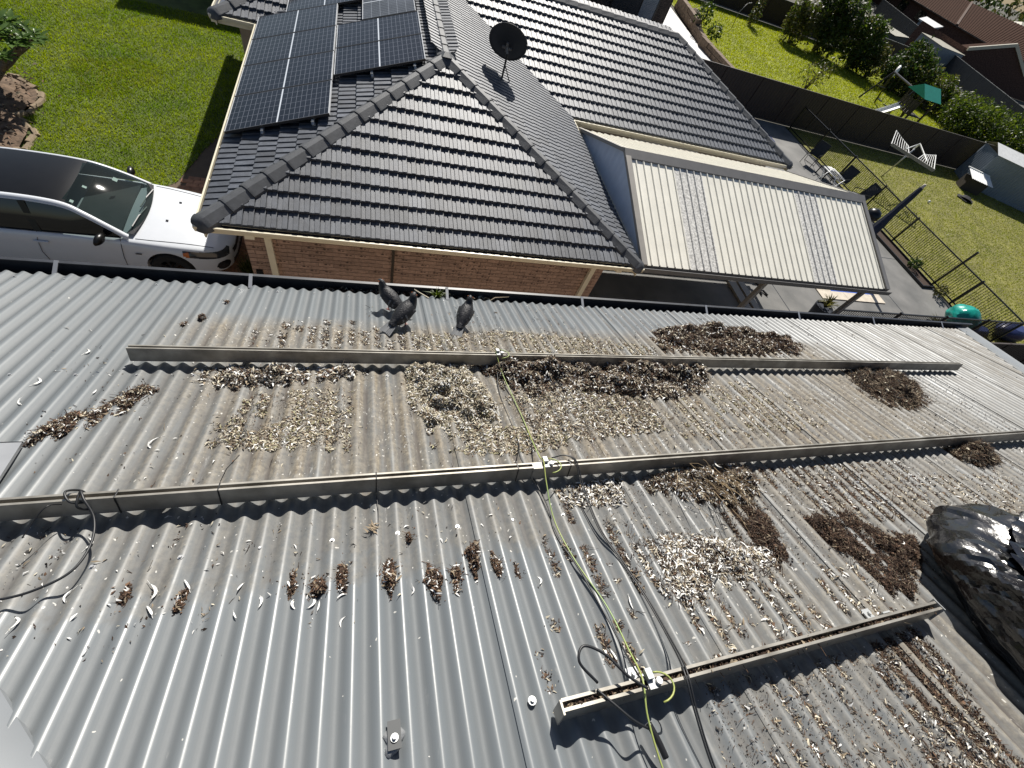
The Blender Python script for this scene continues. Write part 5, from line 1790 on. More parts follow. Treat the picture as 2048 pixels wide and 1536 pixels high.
# stations: (x, half width low, half width mid, half width shoulder, z bottom, z mid, z shoulder, z centre top)
ST_ = [(0.00, 0.30, 0.36, 0.28, 0.30, 0.50, 0.62, 0.645), (-0.04, 0.52, 0.58, 0.48, 0.24, 0.50, 0.66, 0.69), (-0.14, 0.70, 0.75, 0.64, 0.20, 0.50, 0.71, 0.745), (-0.32, 0.80, 0.845, 0.72, 0.18, 0.52, 0.76, 0.80), (-0.60, 0.86, 0.895, 0.77, 0.18, 0.55, 0.81, 0.86), (-1.0, 0.89, 0.925, 0.80, 0.18, 0.58, 0.86, 0.915),
       (-1.4, 0.88, 0.920, 0.815, 0.18, 0.58, 0.90, 0.95), (-1.75, 0.87, 0.915, 0.82, 0.18, 0.58, 0.92, 0.955), (-2.4, 0.865, 0.912, 0.82, 0.18, 0.58, 0.935, 0.96), (-3.2, 0.87, 0.915, 0.82, 0.18, 0.60, 0.95, 0.97), (-3.9, 0.88, 0.925, 0.82, 0.18, 0.62, 0.97, 0.99), (-4.4, 0.86, 0.90, 0.79, 0.22, 0.64, 0.98, 1.01), (-4.78, 0.78, 0.82, 0.70, 0.28, 0.66, 0.97, 1.0), (-4.92, 0.55, 0.60, 0.5, 0.36, 0.66, 0.90, 0.93)]
b = MB()
rows = []
for x, wl, wm, ws, zb, zm, zs, zt in ST_:
    half = [(0.0, zb), (wl * 0.9, zb), (wl, zb + 0.06), (wl + (wm - wl) * 0.7, (zb + zm) / 2), (wm, zm), (wm - 0.010, zm + 0.12), (wm - 0.02, zs - 0.10), (ws + (wm - ws) * 0.45, zs - 0.015), (ws, zs), (ws * 0.72, zs + (zt - zs) * 0.45), (ws * 0.36, zs + (zt - zs) * 0.88), (0.0, zt)]
    ring = [cw(x, -y, z) for y, z in half] + [cw(x, y, z) for y, z in half[-2:0:-1]]
    rows.append(ring)
b.grid(rows, closed=True)
b.poly(rows[0][::-1]).poly(rows[-1])
b.mats = [MAT['car_white']]
body = b.build('body', None, cr, smooth=True, recalc=True)
md = body.modifiers.new('sub', 'SUBSURF')
md.levels = md.render_levels = 2
cut = MB()
for x in (-1.0, -3.92):
    for sg in (-1, 1):
        cut.tube([cw(x, sg * 0.62, 0.36), cw(x, sg * 1.1, 0.36)], 0.375, 32)
cutter = cut.build('cutter', MAT['rubber'], None, recalc=True)
bo = body.modifiers.new('arch', 'BOOLEAN')
bo.operation = 'DIFFERENCE'
bo.solver = 'EXACT'
bo.object = cutter
dg = bpy.context.evaluated_depsgraph_get()
me = bpy.data.meshes.new_from_object(body.evaluated_get(dg))
body.modifiers.clear()
body.data = me
bpy.data.objects.remove(cutter)
me.materials.clear()
me.materials.append(MAT['car_white'])
me.materials.append(MAT['rubber'])
mi = []
for p in me.polygons:
    c = p.center + Vector(body.parent.location) - CO
    arch = any(abs(math.hypot(c.x - x, c.z - 0.36)) < 0.372 and 0.55 < abs(c.y) for x in (-1.0, -3.92))
    inner = any(math.hypot(c.x - x, c.z - 0.36) < 0.40 for x in (-1.0, -3.92)) and abs(abs(c.y) - 0.62) < 0.02
    mi.append(1 if (arch and abs(p.normal.y) < 0.35) or inner else 0)
me.polygons.foreach_set('material_index', mi)
me.polygons.foreach_set('use_smooth', [True] * len(me.polygons))
me.set_sharp_from_angle(angle=rad(40))
for x in (-1.0, -3.92):
    for sg in (-1, 1):
        b = MB()
        pr_ = [(0.20, -0.09), (0.31, -0.10), (0.335, -0.07), (0.335, 0.07), (0.31, 0.10), (0.20, 0.09)]
        fr = [lambda a, c, t=t: cw(x + math.cos(t) * a, sg * 0.80 + c * sg, 0.335 + math.sin(t) * a) for t in [2 * math.pi * k / 28 for k in range(29)]]
        b.prism(pr_, fr, cap=False)
        wh = b.build('wheel', MAT['rubber'], cr, smooth=True, angle=40)
        b = MB()
        for k in range(7):
            t = 2 * math.pi * k / 7
            b.bar(cw(x, sg * 0.872, 0.335), cw(x + 0.215 * math.cos(t), sg * 0.88, 0.335 + 0.215 * math.sin(t)), 0.05, 0.02, (0, 1, 0))
        b.tube([cw(x, sg * 0.86, 0.335), cw(x, sg * 0.89, 0.335)], 0.05, 14)
        b.build('rim', MAT['black_plastic'], wh)
# greenhouse: rail curves on both sides, roof skin, glass
RAIL = [(-1.50, 0.775, 0.945), (-1.72, 0.735, 1.09), (-2.00, 0.675, 1.26), (-2.25, 0.620, 1.375), (-2.6, 0.600, 1.425), (-3.1, 0.595, 1.44), (-3.55, 0.600, 1.42), (-3.95, 0.63, 1.32), (-4.25, 0.68, 1.17), (-4.48, 0.72, 1.03)]
fine_r = smooth_path(RAIL, 5)
for sg in (-1, 1):
    b = MB()
    rows = []
    for p in fine_r:
        y = p.y * sg
        rows.append([cw(p.x, y + sg * 0.052, p.z - 0.050), cw(p.x, y + sg * 0.040, p.z - 0.012), cw(p.x, y, p.z + 0.012), cw(p.x, y - sg * 0.035, p.z + 0.012), cw(p.x, y - sg * 0.045, p.z - 0.02)])
    b.grid(rows)
    b.build('roof_rail', MAT['car_white'], cr, smooth=True)
    b = MB()
    rows = []
    for i, p in enumerate(fine_r[2:-2]):
        y = p.y * sg
        rows.append([cw(p.x, y + sg * 0.050, p.z - 0.040), cw(p.x, (0.80 + 0.5 * (p.y + 0.05)) / 1.5 * sg, (p.z - 0.04 + 0.95) / 2), cw(p.x, 0.812 * sg, 0.945)])
    b.grid(rows)
    b.build('side_window', MAT['glass_dark'], cr, smooth=True)
    for x, w in ((-2.72, 0.09), (-3.72, 0.07)):
        b = MB()
        b.bar(cw(x, 0.822 * sg, 0.945), cw(x - 0.06, 0.655 * sg, 1.40), w, 0.012, (0, sg, 0.4)).build('pillar', MAT['car_black'], cr)
    b = MB()
    b.tube([cw(x, sg * 0.826, 0.948) for x in (-1.6, -2.4, -3.2, -4.2)], 0.008, 5)
    b.build('window_trim', MAT['black_plastic'], cr)
    for xs_ in ([(-1.62, .822, .93), (-1.62, .912, .80), (-1.66, .925, .58), (-1.70, .89, .30)], [(-2.74, .826, .94), (-2.76, .906, .82), (-2.80, .924, .58), (-2.80, .885, .28)], [(-3.86, .826, .95), (-3.74, .914, .82), (-3.55, .93, .60), (-3.50, .885, .32)]):
        MB().tube([cw(a, sg * (c + 0.002), z) for a, c, z in xs_], 0.005, 4).build('shut_line', MAT['black_plastic'], cr)
    for x in (-2.62, -3.62):
        MB().bar(cw(x, sg * 0.922, 0.80), cw(x - 0.19, sg * 0.922, 0.805), 0.025, 0.03, (0, 0, 1)).build('door_handle', MAT['car_white'], cr)
    b = MB()
    rows = []
    for t in [i / 6 for i in range(7)]:
        r_ = math.sin(math.pi * (0.08 + 0.84 * t)) ** 0.6
        rows.append([cw(-1.84 + (0.085 if math.cos(a) > 0 else 0.035) * r_ * math.cos(a) - 0.03 * t, sg * (0.85 + 0.26 * t), 1.01 + 0.08 * r_ * math.sin(a)) for a in [2 * math.pi * k / 12 for k in range(12)]])
    b.grid(rows, closed=True)
    b.poly(rows[0]).poly(rows[-1])
    b.build('mirror', MAT['car_black'], cr, smooth=True, recalc=True)
# roof skin, windscreen, rear glass between the rails
def between(i0, i1, crown, mt, name, nseg=10, lift=0.008):
    b = MB()
    rows = []
    for p in fine_r[i0:i1]:
        row_ = []
        for k in range(nseg + 1):
            t = -1 + 2 * k / nseg
            row_.append(cw(p.x + crown[0] * (1 - t * t), p.y * 0.965 * t, p.z + lift + crown[1] * (1 - t * t)))
        rows.append(row_)
    b.grid(rows)
    return b.build(name, mt, cr, smooth=True)


between(15, 32, (0.0, 0.035), MAT['car_black'], 'roof_skin')
b = MB()
rows = []
for i, p in enumerate(fine_r[0:17]):
    k = min(1, i / 16)
    cx = 0.16 * (1 - k) + 0.07 * k
    rows.append([cw(p.x + cx * (1 - t * t), p.y * 0.965 * t, p.z + 0.004 + (0.025 + 0.01 * k) * (1 - t * t)) for t in [-1 + 2 * q / 12 for q in range(13)]])
b.grid(rows)
wscr = bpy.data.materials.new('windscreen_glass')
wscr.use_nodes = True
nt = wscr.node_tree
pb = nt.nodes['Principled BSDF']
pb.inputs['Base Color'].default_value = (0.02, 0.03, 0.03, 1)
pb.inputs['Roughness'].default_value = 0.04
tr = nt.nodes.new('ShaderNodeBsdfTransparent')
tr.inputs[0].default_value = (0.62, 0.72, 0.70, 1)
mx = nt.nodes.new('ShaderNodeMixShader')
mx.inputs[0].default_value = 0.62
nt.links.new(pb.outputs[0], mx.inputs[1])
nt.links.new(tr.outputs[0], mx.inputs[2])
nt.links.new(mx.outputs[0], nt.nodes['Material Output'].inputs['Surface'])
b.build('windscreen', wscr, cr, smooth=True)
between(31, 46, (-0.05, 0.02), MAT['glass_dark'], 'rear_window')
b = MB()
b.box(cw(-2.35, -0.70, 0.86), cw(-1.62, 0.70, 0.97)).build('dashboard', M('dash_vinyl', (0.06, 0.06, 0.062), rough=0.7), cr)
for y in (-0.36, 0.36):
    b = MB()
    b.bar(cw(-2.75, y, 0.75), cw(-2.98, y, 1.22), 0.46, 0.14, (1, 0, 0)).bar(cw(-2.99, y, 1.22), cw(-3.03, y, 1.36), 0.24, 0.10, (1, 0, 0)).box(cw(-2.9, y - 0.24, 0.6), cw(-2.4, y + 0.24, 0.75))
    b.build('seat', M('seat_grey', (0.05, 0.05, 0.052), rough=0.8), cr)
b = MB()
b.tube([cw(-2.42 + 0.10 * math.sin(t), -0.36 + 0.18 * math.cos(t), 1.0 + 0.15 * math.sin(t)) for t in [2 * math.pi * k / 20 for k in range(21)]], 0.015, 6)
b.build('steering_wheel', MAT['black_plastic'], cr)
for (x, y, dx, dy) in ((-1.86, 0.44, 0.06, 0.09), (-2.17, -0.50, 0.04, 0.06), (-2.12, -0.06, 0.05, 0.05)):
    k = (x + 2.25) / 0.75
    z = 1.375 - (x + 2.25) * 0.575 + 0.02
    b = MB()
    b.bar(cw(x, y, z), cw(x - dx, y, z + dx * 0.56), dy, 0.002).build('window_sticker', MAT['white_metal'], cr)
for y0, y1 in ((0.55, -0.02), (0.02, -0.58)):
    b = MB()
    b.tube([cw(-1.42 + 0.10 * (1 - y0 * y0) * .3, y0, 0.985), cw(-1.44, (y0 + y1) / 2, 1.01), cw(-1.47, y1, 1.01)], 0.012, 5)
    b.build('wiper', MAT['black_plastic'], cr)
b = MB()
b.grid([[cw(x0_ + 0.055 - 0.09 * t * t, t * 0.72, z) for t in [-1 + k / 6 for k in range(13)]] for x0_, z in ((-1.40, 0.962), (-1.50, 0.972))])
b.build('cowl', MAT['black_plastic'], cr, smooth=True)
from mathutils.bvhtree import BVHTree
bmb = bmesh.new()
bmb.from_mesh(body.data)
BV = BVHTree.FromBMesh(bmb)


def on_body(x, y, z=None, lift=0.003):
    """Nearest point of the car body to (x, y), dropped from above or sideways from the given height."""
    if z is None:
        h = BV.ray_cast(Vector((x, y, 3)), Vector((0, 0, -1)))
    else:
        h = BV.ray_cast(Vector((x, 3 if y > 0 else -3, z)), Vector((0, -1 if y > 0 else 1, 0)))
    if h[0] is None:
        return CO + Vector((x, y, z or 0.9))
    return CO + h[0] + h[1] * lift


def skin_part(name, test, mt, lift=0.004, parent=None):
    """A part lying on the body skin: the faces that pass the test, lifted a little."""
    b = MB()
    for f in bmb.faces:
        if test(f.calc_center_median(), f.normal):
            b.add([CO + v.co + v.normal * lift for v in f.verts], [tuple(range(len(f.verts)))])
    if b.f:
        return b.build(name, mt, parent or cr, smooth=True)


bmesh.ops.subdivide_edges(bmb, edges=[e for e in bmb.edges if all(v.co.x > -0.85 for v in e.verts)], cuts=2, use_grid_fill=True)
bmb.normal_update()
for sg in (-1, 1):
    hd = skin_part('headlight', lambda c, n, sg=sg: c.y * sg > 0.50 and -0.74 < c.x < -0.06 and 0.585 - 0.12 * (c.x + 0.1) < c.z < 0.695 - 0.13 * (c.x + 0.1) and n.z < 0.93, MAT['lens'])
    skin_part('indicator', lambda c, n, sg=sg: c.y * sg > 0.50 and -0.74 < c.x < -0.64 and 0.66 < c.z < 0.75, MAT['orange_lamp'], 0.007, hd)
    skin_part('fog_lamp_bezel', lambda c, n, sg=sg: (c.x + 0.17) ** 2 * 0.6 + (c.y * sg - 0.72) ** 2 * 0.6 + (c.z - 0.41) ** 2 < 0.105 ** 2, MAT['black_plastic'])
    skin_part('fog_lamp', lambda c, n, sg=sg: (c.x + 0.17) ** 2 * 0.6 + (c.y * sg - 0.72) ** 2 * 0.6 + (c.z - 0.41) ** 2 < 0.06 ** 2, MAT['lens'], 0.010)
    b = MB()
    b.tube([on_body(-1.42, sg * 0.77)] + [on_body(x, sg * (0.78 + (x + 1.4) * -0.10)) for x in (-1.2, -1.0, -0.8, -0.6, -0.4, -0.28)], 0.006, 4)
    b.build('hood_gap', MAT['black_plastic'], cr)
skin_part('grille', lambda c, n: abs(c.y) < 0.47 and c.x > -0.2 and 0.50 < c.z < 0.60, MAT['black_plastic'])
skin_part('lower_grille', lambda c, n: abs(c.y) < 0.52 and c.x > -0.2 and 0.25 < c.z < 0.40, MAT['black_plastic'])
b = MB()
b = MB()
for (x, y) in ((-0.95, 0.36), (-1.05, -0.22)):
    p_ = on_body(x, y)
    b.box(p_ - Vector((0.02, 0.015, 0.01)), p_ + Vector((0.02, 0.015, 0.012)))
b.build('washer_jet', MAT['black_plastic'], cr)
MB().bar(cw(-1.45, -0.934, 0.70), cw(-1.36, -0.932, 0.70), 0.006, 0.022).build('badge', MAT['black_plastic'], cr)

# ------------------------------------------------------------------ garden bed and frangipani
for i, (bx, by, br_) in enumerate(((-8.12, 12.45, 0.95), (-7.98, 10.95, 1.10))):
    bed = empty('garden_bed', (bx, by, 0), 'mounded brown garden bed with concrete edging, %s' % ('under the frangipani leaves' if i == 0 else 'the one nearer the white car'), 'garden bed')
    b = MB()
    rows = []
    for r_ in [0.0, 0.25, 0.5, 0.7, 0.85, 0.95]:
        rows.append([(bx + math.cos(t) * br_ * max(r_, 0.01) * 1.0, by + math.sin(t) * br_ * max(r_, 0.01), 0.22 * (1 - r_ ** 2) + 0.04 + 0.13 * noise.noise(Vector((math.cos(t) * r_ * 4, math.sin(t) * r_ * 4 + 0.7, i + 0.3)))) for t in [2 * math.pi * k / 40 for k in range(40)]])
    b.grid(rows, closed=True)
    b.build('soil', MAT['soil'], bed, smooth=True)
    n_ = 26
    for k in range(n_):
        t = 2 * math.pi * (k + 0.5) / n_
        jr = br_ + random.gauss(0, 0.035)
        mm = Matrix.Translation((bx + math.cos(t) * jr, by + math.sin(t) * jr, random.uniform(-0.05, 0.01))) @ Matrix.Rotation(t + random.gauss(0, 0.12), 4, 'Z') @ Matrix.Rotation(random.gauss(0, 0.12), 4, 'Y')
        h = math.pi * br_ / n_ * 0.96
        b = MB()
        b.prism([(-0.06, -0.02), (-0.065, 0.06), (-0.04, 0.095), (0.03, 0.095), (0.06, 0.06), (0.06, -0.02)], [lambda a, c, s_=s_: mm @ Vector((a, s_, c)) for s_ in (-h, h)])
        b.build('edging_stone', MAT['edging'], bed)
q = np.concatenate([np.stack([RNG.normal(-8.25, 0.45, 900), RNG.normal(12.45, 0.45, 900)], 1), np.stack([RNG.normal(-8.12, 0.5, 900), RNG.normal(10.95, 0.5, 900)], 1)])
V, F, MI = [], [], []
a = RNG.uniform(0, 6.28, len(q))
L = RNG.uniform(0.02, 0.07, len(q))
z = 0.16 + RNG.uniform(0, 0.05, len(q))
p0 = np.stack([q[:, 0] - np.cos(a) * L, q[:, 1] - np.sin(a) * L, z], 1)
p1 = np.stack([q[:, 0] + np.cos(a) * L, q[:, 1] + np.sin(a) * L, z + 0.01], 1)
p2 = np.stack([q[:, 0] - np.sin(a) * L * .5, q[:, 1] + np.cos(a) * L * .5, z + 0.03], 1)
tag(np_obj('bark_mulch', np.stack([p0, p1, p2], 1).reshape(-1, 3), np.arange(3 * len(q)).reshape(-1, 3), [FL[1], FL[2], FL[0]], RNG.integers(0, 3, len(q))), 'bark and dead leaves on the two garden beds', 'mulch', kind='stuff')

tr_ = empty('frangipani_tree', (-8.0, 12.6, 0), 'frangipani tree with long pale green leaves at the left edge of the lawn', 'tree')
TB = Vector((-8.0, 12.6, 0.05))
b = MB()
tips = []
random.seed(5)
def branch(p, d, L, r_, lev):
    q = p + d * L
    b.tube([p, (p + q) / 2 + Vector((random.gauss(0, .03), random.gauss(0, .03), 0.02)), q], [r_, r_ * 0.9, r_ * 0.8], 7)
    if lev == 0:
        tips.append((q, d))
        return
    for k in range(3):
        a_ = 2 * math.pi * (k + random.random() * 0.5) / 3
        nd = (d * 0.75 + Vector((math.cos(a_), math.sin(a_), 0.25)) * 0.62).normalized()
        branch(q, nd, L * 0.72, r_ * 0.72, lev - 1)
branch(TB, Vector((0.62, 0.05, 0.80)).normalized(), 0.66, 0.085, 3)
b.build('trunk', MAT['wood'], tr_, smooth=True)
lb = MB()
rows = []
for i in range(7):
    t = i / 6
    w = 0.040 * math.sin(math.pi * min(1, 0.08 + t * 0.9)) ** 0.8
    z = -0.06 * t * t + 0.02 * t
    rows.append([(t * 0.25, -w, z + 0.012), (t * 0.25, 0, z), (t * 0.25, w, z + 0.012)])
lb.grid(rows)
lb.mats = [MAT['leaf_frangipani']]
LEAF_ME = lb.mesh('leaf')
LEAF_ME.polygons.foreach_set('use_smooth', [True] * len(LEAF_ME.polygons))
nl = 0
for (p, d) in sorted(tips, key=lambda t: -t[0].x):
    for k in range(11):
        if nl >= 298:
            break
        a_ = 2 * math.pi * (k * 0.382 + random.random() * 0.1)
        up = random.uniform(-0.15, 0.75)
        dd = (Vector((math.cos(a_), math.sin(a_), up)) + d * 0.4).normalized()
        sd_ = Vector((0, 0, 1)).cross(dd).normalized()
        mm = Matrix((dd, sd_, dd.cross(sd_))).transposed().to_4x4() @ Matrix.Scale(random.uniform(0.75, 1.25), 4)
        mm.translation = p + d * random.uniform(-0.06, 0.04)
        inst(LEAF_ME, 'leaf', tr_, mm)
        nl += 1
random.seed(21)

# ------------------------------------------------------------------ fences
def steel_fence(name, A, B, h, mt, label, cat='fence', pitch=2.38, ribs=True, cap_mt=None, n_single=99, wave=0.018):
    A, B = Vector(A), Vector(B)
    L = (B - A).length
    d = (B - A) / L
    nrm = Vector((d.y, -d.x, 0))
    root = empty(name, A, label, cat)
    n = max(1, int(round(L / pitch)))
    w = L / n
    for i in range(n):
        P = A + d * (w * i)
        b = MB()
        xs = [0.03]
        k = 0
        prof = []
        m_ = 12
        for k in range(m_):
            x0 = 0.03 + (w - 0.06) * k / m_
            ww = (w - 0.06) / m_
            prof += [(x0, 0), (x0 + ww * 0.62, 0), (x0 + ww * 0.72, -wave), (x0 + ww * 0.90, -wave)]
        prof.append((w - 0.03, 0))
        lo = [P + d * a + nrm * c + Vector((0, 0, 0.03)) for a, c in prof]
        hi = [p + Vector((0, 0, h - 0.06)) for p in lo]
        b.grid([lo, hi])
        b.build('fence_panel', mt, root)
    for i in range(n + 1):
        P = A + d * (w * i)
        MB().box((-0.035, -0.03, 0), (0.035, 0.03, h + 0.005), Matrix.Translation(P) @ Matrix.Rotation(math.atan2(d.y, d.x), 4, 'Z')).build('post', mt, root)
    mm = Matrix.Translation(A) @ Matrix.Rotation(math.atan2(d.y, d.x), 4, 'Z')
    MB().box((0, -0.024, h - 0.035), (L, 0.024, h), mm).build('top_rail', cap_mt or mt, root)
    MB().box((0, -0.024, 0.0), (L, 0.024, 0.07), mm).build('bottom_rail', cap_mt or mt, root)
    return root


cap_dark = M('worn_brown_rail', (0.075, 0.06, 0.05), rough=0.5)
cap_pale = M('pale_grey_rail', (0.30, 0.30, 0.29), rough=0.5)
steel_fence('boundary_fence', (12.2, 22.05, 0), (52.5, 22.05, 0), 1.8, MAT['fence_brown'], 'long dark brown steel fence between the pool yard and the bright lawn', cap_mt=cap_dark)
steel_fence('boundary_fence', (9.0, 4.98, 0), (42, 4.98, 0), 1.78, MAT['fence_brown'], 'dark steel fence right beside the corrugated roof house, past the pool fence', cap_mt=cap_dark)
steel_fence('boundary_fence', (57.9, 27.5, 0), (75.2, 73.2, 0), 1.8, MAT['fence_grey'], 'slate grey steel fence with pale rails behind the long hedge', cap_mt=cap_pale)
steel_fence('boundary_fence', (22.4, 43.9, 0), (55.0, 43.9, 0), 1.8, MAT['fence_brown'], 'dark fence behind the row of shrubs at the end of the bright lawn', cap_mt=cap_pale)

PB = 0.1


def pool_fence(A, B, label, h=1.2, gaps=(), tall=()):
    A, B = Vector(A), Vector(B)
    L = (B - A).length
    d = (B - A) / L
    root = empty('pool_fence', A, label, 'pool fence')
    mm = Matrix.Translation(A) @ Matrix.Rotation(math.atan2(d.y, d.x), 4, 'Z')
    MB().box((0, -0.02, h - 0.04), (L, 0.02, h), mm).build('top_rail', MAT['black_metal'], root)
    MB().box((0, -0.02, 0.09), (L, 0.02, 0.13), mm).build('bottom_rail', MAT['black_metal'], root)
    bb = MB()
    bb.box((-0.008, -0.008, 0.13), (0.008, 0.008, h - 0.04))
    bb.mats = [MAT['black_metal']]
    me = bb.mesh('baluster')
    n = int(L / PB)
    for i in range(1, n):
        inst(me, 'baluster', root, mm @ Matrix.Translation((i * L / n, 0, 0)))
    return root, mm, L


pf, pm, pl_ = pool_fence((22.5, 21.6, 0), (22.5, 6.5, 0), 'black tubular pool fence running from the brown fence to the teal bag')
for y in (21.6, 19.3, 16.95, 14.6, 12.33, 9.62, 8.55, 6.5):
    hh = 1.24 if abs(y - 9.62) > 0.1 else 1.72
    MB().box((22.47 - (0.01 if hh > 1.5 else 0), y - 0.032, 0), (22.53 + (0.01 if hh > 1.5 else 0), y + 0.032, hh)).build('post' if hh < 1.5 else 'gate_post', MAT['black_metal'], pf)
pf2, pm2, pl2 = pool_fence((13.1, 6.5, 0), (22.46, 6.5, 0), 'black tubular pool fence seen over the gutter, between patio post and teal bag')
for x in (13.1, 15.7, 18.0, 20.3):
    MB().box((x - 0.03, 6.465, 0), (x + 0.03, 6.535, 1.24)).build('post', MAT['black_metal'], pf2)

# ------------------------------------------------------------------ pool corner
pool = empty('pool', (16, 9.5, 0), 'blue pool corner with wide cream coping under the edge of the patio roof', 'pool')
for lo, hi in (((15.0, 8.2, 0.004), (18.25, 8.60, 0.03)), ((17.95, 8.60, 0.004), (18.25, 13.0, 0.03)), ((15.0, 8.60, 0.004), (15.7, 13.0, 0.03)), ((15.7, 12.5, 0.004), (17.95, 13.0, 0.03))):
    nx, ny = max(1, int(round((hi[0] - lo[0]) / 0.6))), max(1, int(round((hi[1] - lo[1]) / 0.6)))
    for i in range(nx):
        for k in range(ny):
            x0, x1 = lo[0] + (hi[0] - lo[0]) * i / nx, lo[0] + (hi[0] - lo[0]) * (i + 1) / nx
            y0, y1 = lo[1] + (hi[1] - lo[1]) * k / ny, lo[1] + (hi[1] - lo[1]) * (k + 1) / ny
            MB().box((x0 + 0.004, y0 + 0.004, lo[2]), (x1 - 0.004, y1 - 0.004, hi[2])).build('coping_stone', MAT['coping'], pool)
MB().poly([(15.7, 8.60, 0.012), (17.95, 8.60, 0.012), (17.95, 12.5, 0.012), (15.7, 12.5, 0.012)]).build('water', MAT['water'], pool)
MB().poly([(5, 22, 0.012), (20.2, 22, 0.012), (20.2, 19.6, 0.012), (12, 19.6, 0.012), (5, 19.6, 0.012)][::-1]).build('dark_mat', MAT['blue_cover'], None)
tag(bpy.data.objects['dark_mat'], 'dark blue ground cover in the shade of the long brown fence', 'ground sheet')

# planter strip along the pool fence
ps = empty('planter_bed', (22, 11, 0), 'narrow mulch bed with low shrubs along the pool fence', 'planter bed')
MB().box((21.55, 9.4, 0.003), (22.2, 12.9, 0.05)).build('mulch', MAT['soil_dark'], ps)
for lo, hi in (((21.50, 9.4, 0.0), (21.548, 12.9, 0.10)), ((22.202, 9.4, 0.0), (22.25, 12.9, 0.10)), ((21.50, 9.35, 0.0), (22.25, 9.398, 0.10))):
    MB().box(lo, hi).build('edging', MAT['black_plastic'], ps)


# ------------------------------------------------------------------ leaf clouds
def leaf_cloud(name, blobs, n, size, mats, parent=None, lean=0.6):
    """Leaf quads spread through lumpy ellipsoids: denser near the surface, ragged outline."""
    V, MI = [], []
    vol = np.array([b[3] * b[4] * b[5] for b in blobs]) ** 0.72
    cnt = (n * vol / vol.sum()).astype(int)
    for (x, y, z, rx, ry, rz), c in zip(blobs, cnt):
        d = RNG.normal(0, 1, (c, 3))
        d /= np.linalg.norm(d, axis=1)[:, None]
        lump = np.array([noise.noise(Vector((p[0] * 2.1 + x, p[1] * 2.1 + y, p[2] * 2.1 + z))) + 0.5 * noise.noise(Vector((p[0] * 5 + x, p[1] * 5, p[2] * 5))) for p in d])
        r = RNG.uniform(0.35, 1.0, c) ** 0.5 * (1 + 0.42 * lump)
        P = np.array((x, y, z)) + d * r[:, None] * np.array((rx, ry, rz))
        a = RNG.normal(0, 1, (c, 3)) + d * 0.8
        a[:, 2] -= 0.3
        a /= np.linalg.norm(a, axis=1)[:, None]
        t = np.cross(a, RNG.normal(0, 1, (c, 3)))
        t /= np.linalg.norm(t, axis=1)[:, None]
        L = size * RNG.uniform(0.6, 1.4, c)[:, None]
        W = L * 0.42
        V.append(np.stack([P - a * L, P + t * W, P + a * L, P - t * W], 1).reshape(-1, 3))
        MI.append(np.full(c, 0) if len(mats) == 1 else RNG.choice(len(mats), c, p=[0.7] + [0.3 / (len(mats) - 1)] * (len(mats) - 1)))
    V = np.vstack(V)
    V[:, 2] = np.maximum(V[:, 2], 0.02)
    o = np_obj(name, V, np.arange(len(V)).reshape(-1, 4), mats, np.concatenate(MI), parent)
    return o


def shrub(name, label, cat, loc, blobs, n, size, mats, stems=5, sr=0.03, spread=0.5, group=None):
    root = empty(name, loc, label, cat, group)
    leaf_cloud('crown', blobs, n, size, mats, root)
    b = MB()
    for i in range(stems):
        bl = random.choice(blobs)
        p = Vector(loc) + Vector((random.gauss(0, .08), random.gauss(0, .08), 0))
        q = Vector(bl[:3]) + Vector((random.gauss(0, 1) * bl[3] * 0.4, random.gauss(0, 1) * bl[4] * 0.4, bl[5] * 0.3))
        b.tube([p, p * 0.5 + q * 0.5 + Vector((random.gauss(0, .1), random.gauss(0, .1), 0)), q], [sr, sr * 0.7, sr * 0.25], 6)
    b.build('trunk' if cat == 'tree' else 'stems', MAT['wood'], root, smooth=True)
    return root


GS = 'shrubs and small trees along the far side of the bright lawn'
lm, ll, lo_ = MAT['leaf'], MAT['leaf_light'], MAT['leaf_olive']
shrub('shrub', 'yellow green bushy shrub, leftmost of the dense shrubs by the bright lawn', 'shrub', (34.6, 39.6, 0), [(34.6, 39.6, 1.4, 1.3, 1.2, 1.4), (35.4, 39.4, 1.9, 1.0, 1.0, 1.0), (33.9, 39.7, 1.9, 0.8, 0.8, 1.0)], 3200, 0.13, [lo_, ll], 6, group=GS)
shrub('shrub_tree', 'tall dark green tree between the yellow green shrub and the sheds', 'tree', (37.6, 39.6, 0), [(37.4, 39.6, 2.4, 1.6, 1.5, 1.6), (38.3, 39.2, 2.9, 1.4, 1.3, 1.3), (36.8, 40, 3.2, 1.2, 1.2, 1.2), (38.0, 39.0, 1.4, 1.4, 1.2, 1.3)], 6000, 0.15, [lm, ll, lo_], 9, 0.06, group=GS)
shrub('shrub_tree', 'dark leafy tree in front of the green shed with pale ribbed roof', 'tree', (40.0, 37.6, 0), [(40.0, 37.6, 1.7, 1.4, 1.2, 1.7), (39.6, 37.4, 2.6, 1.2, 1.1, 1.1), (40.8, 37.4, 1.3, 1.2, 1.1, 1.2)], 4500, 0.14, [lm, lo_, ll], 8, 0.05, group=GS)
shrub('shrub', 'brownish olive shrub beside the pale tipped branch', 'shrub', (41.6, 36.6, 0), [(41.6, 36.6, 1.0, 0.9, 0.9, 1.1), (41.2, 36.4, 1.7, 0.7, 0.7, 0.8)], 1600, 0.11, [lo_, lm], 6, group=GS)
shrub('shrub_tree', 'broad dark shrub mass just behind the swing frame', 'tree', (44.2, 35.6, 0), [(44.0, 35.8, 1.3, 1.7, 1.5, 1.4), (45.3, 35.2, 1.6, 1.5, 1.4, 1.4), (43.2, 35.4, 1.0, 1.2, 1.0, 1.0), (45.0, 36.5, 2.3, 1.3, 1.3, 1.2)], 6500, 0.14, [lm, lm, lo_], 9, 0.05, group=GS)
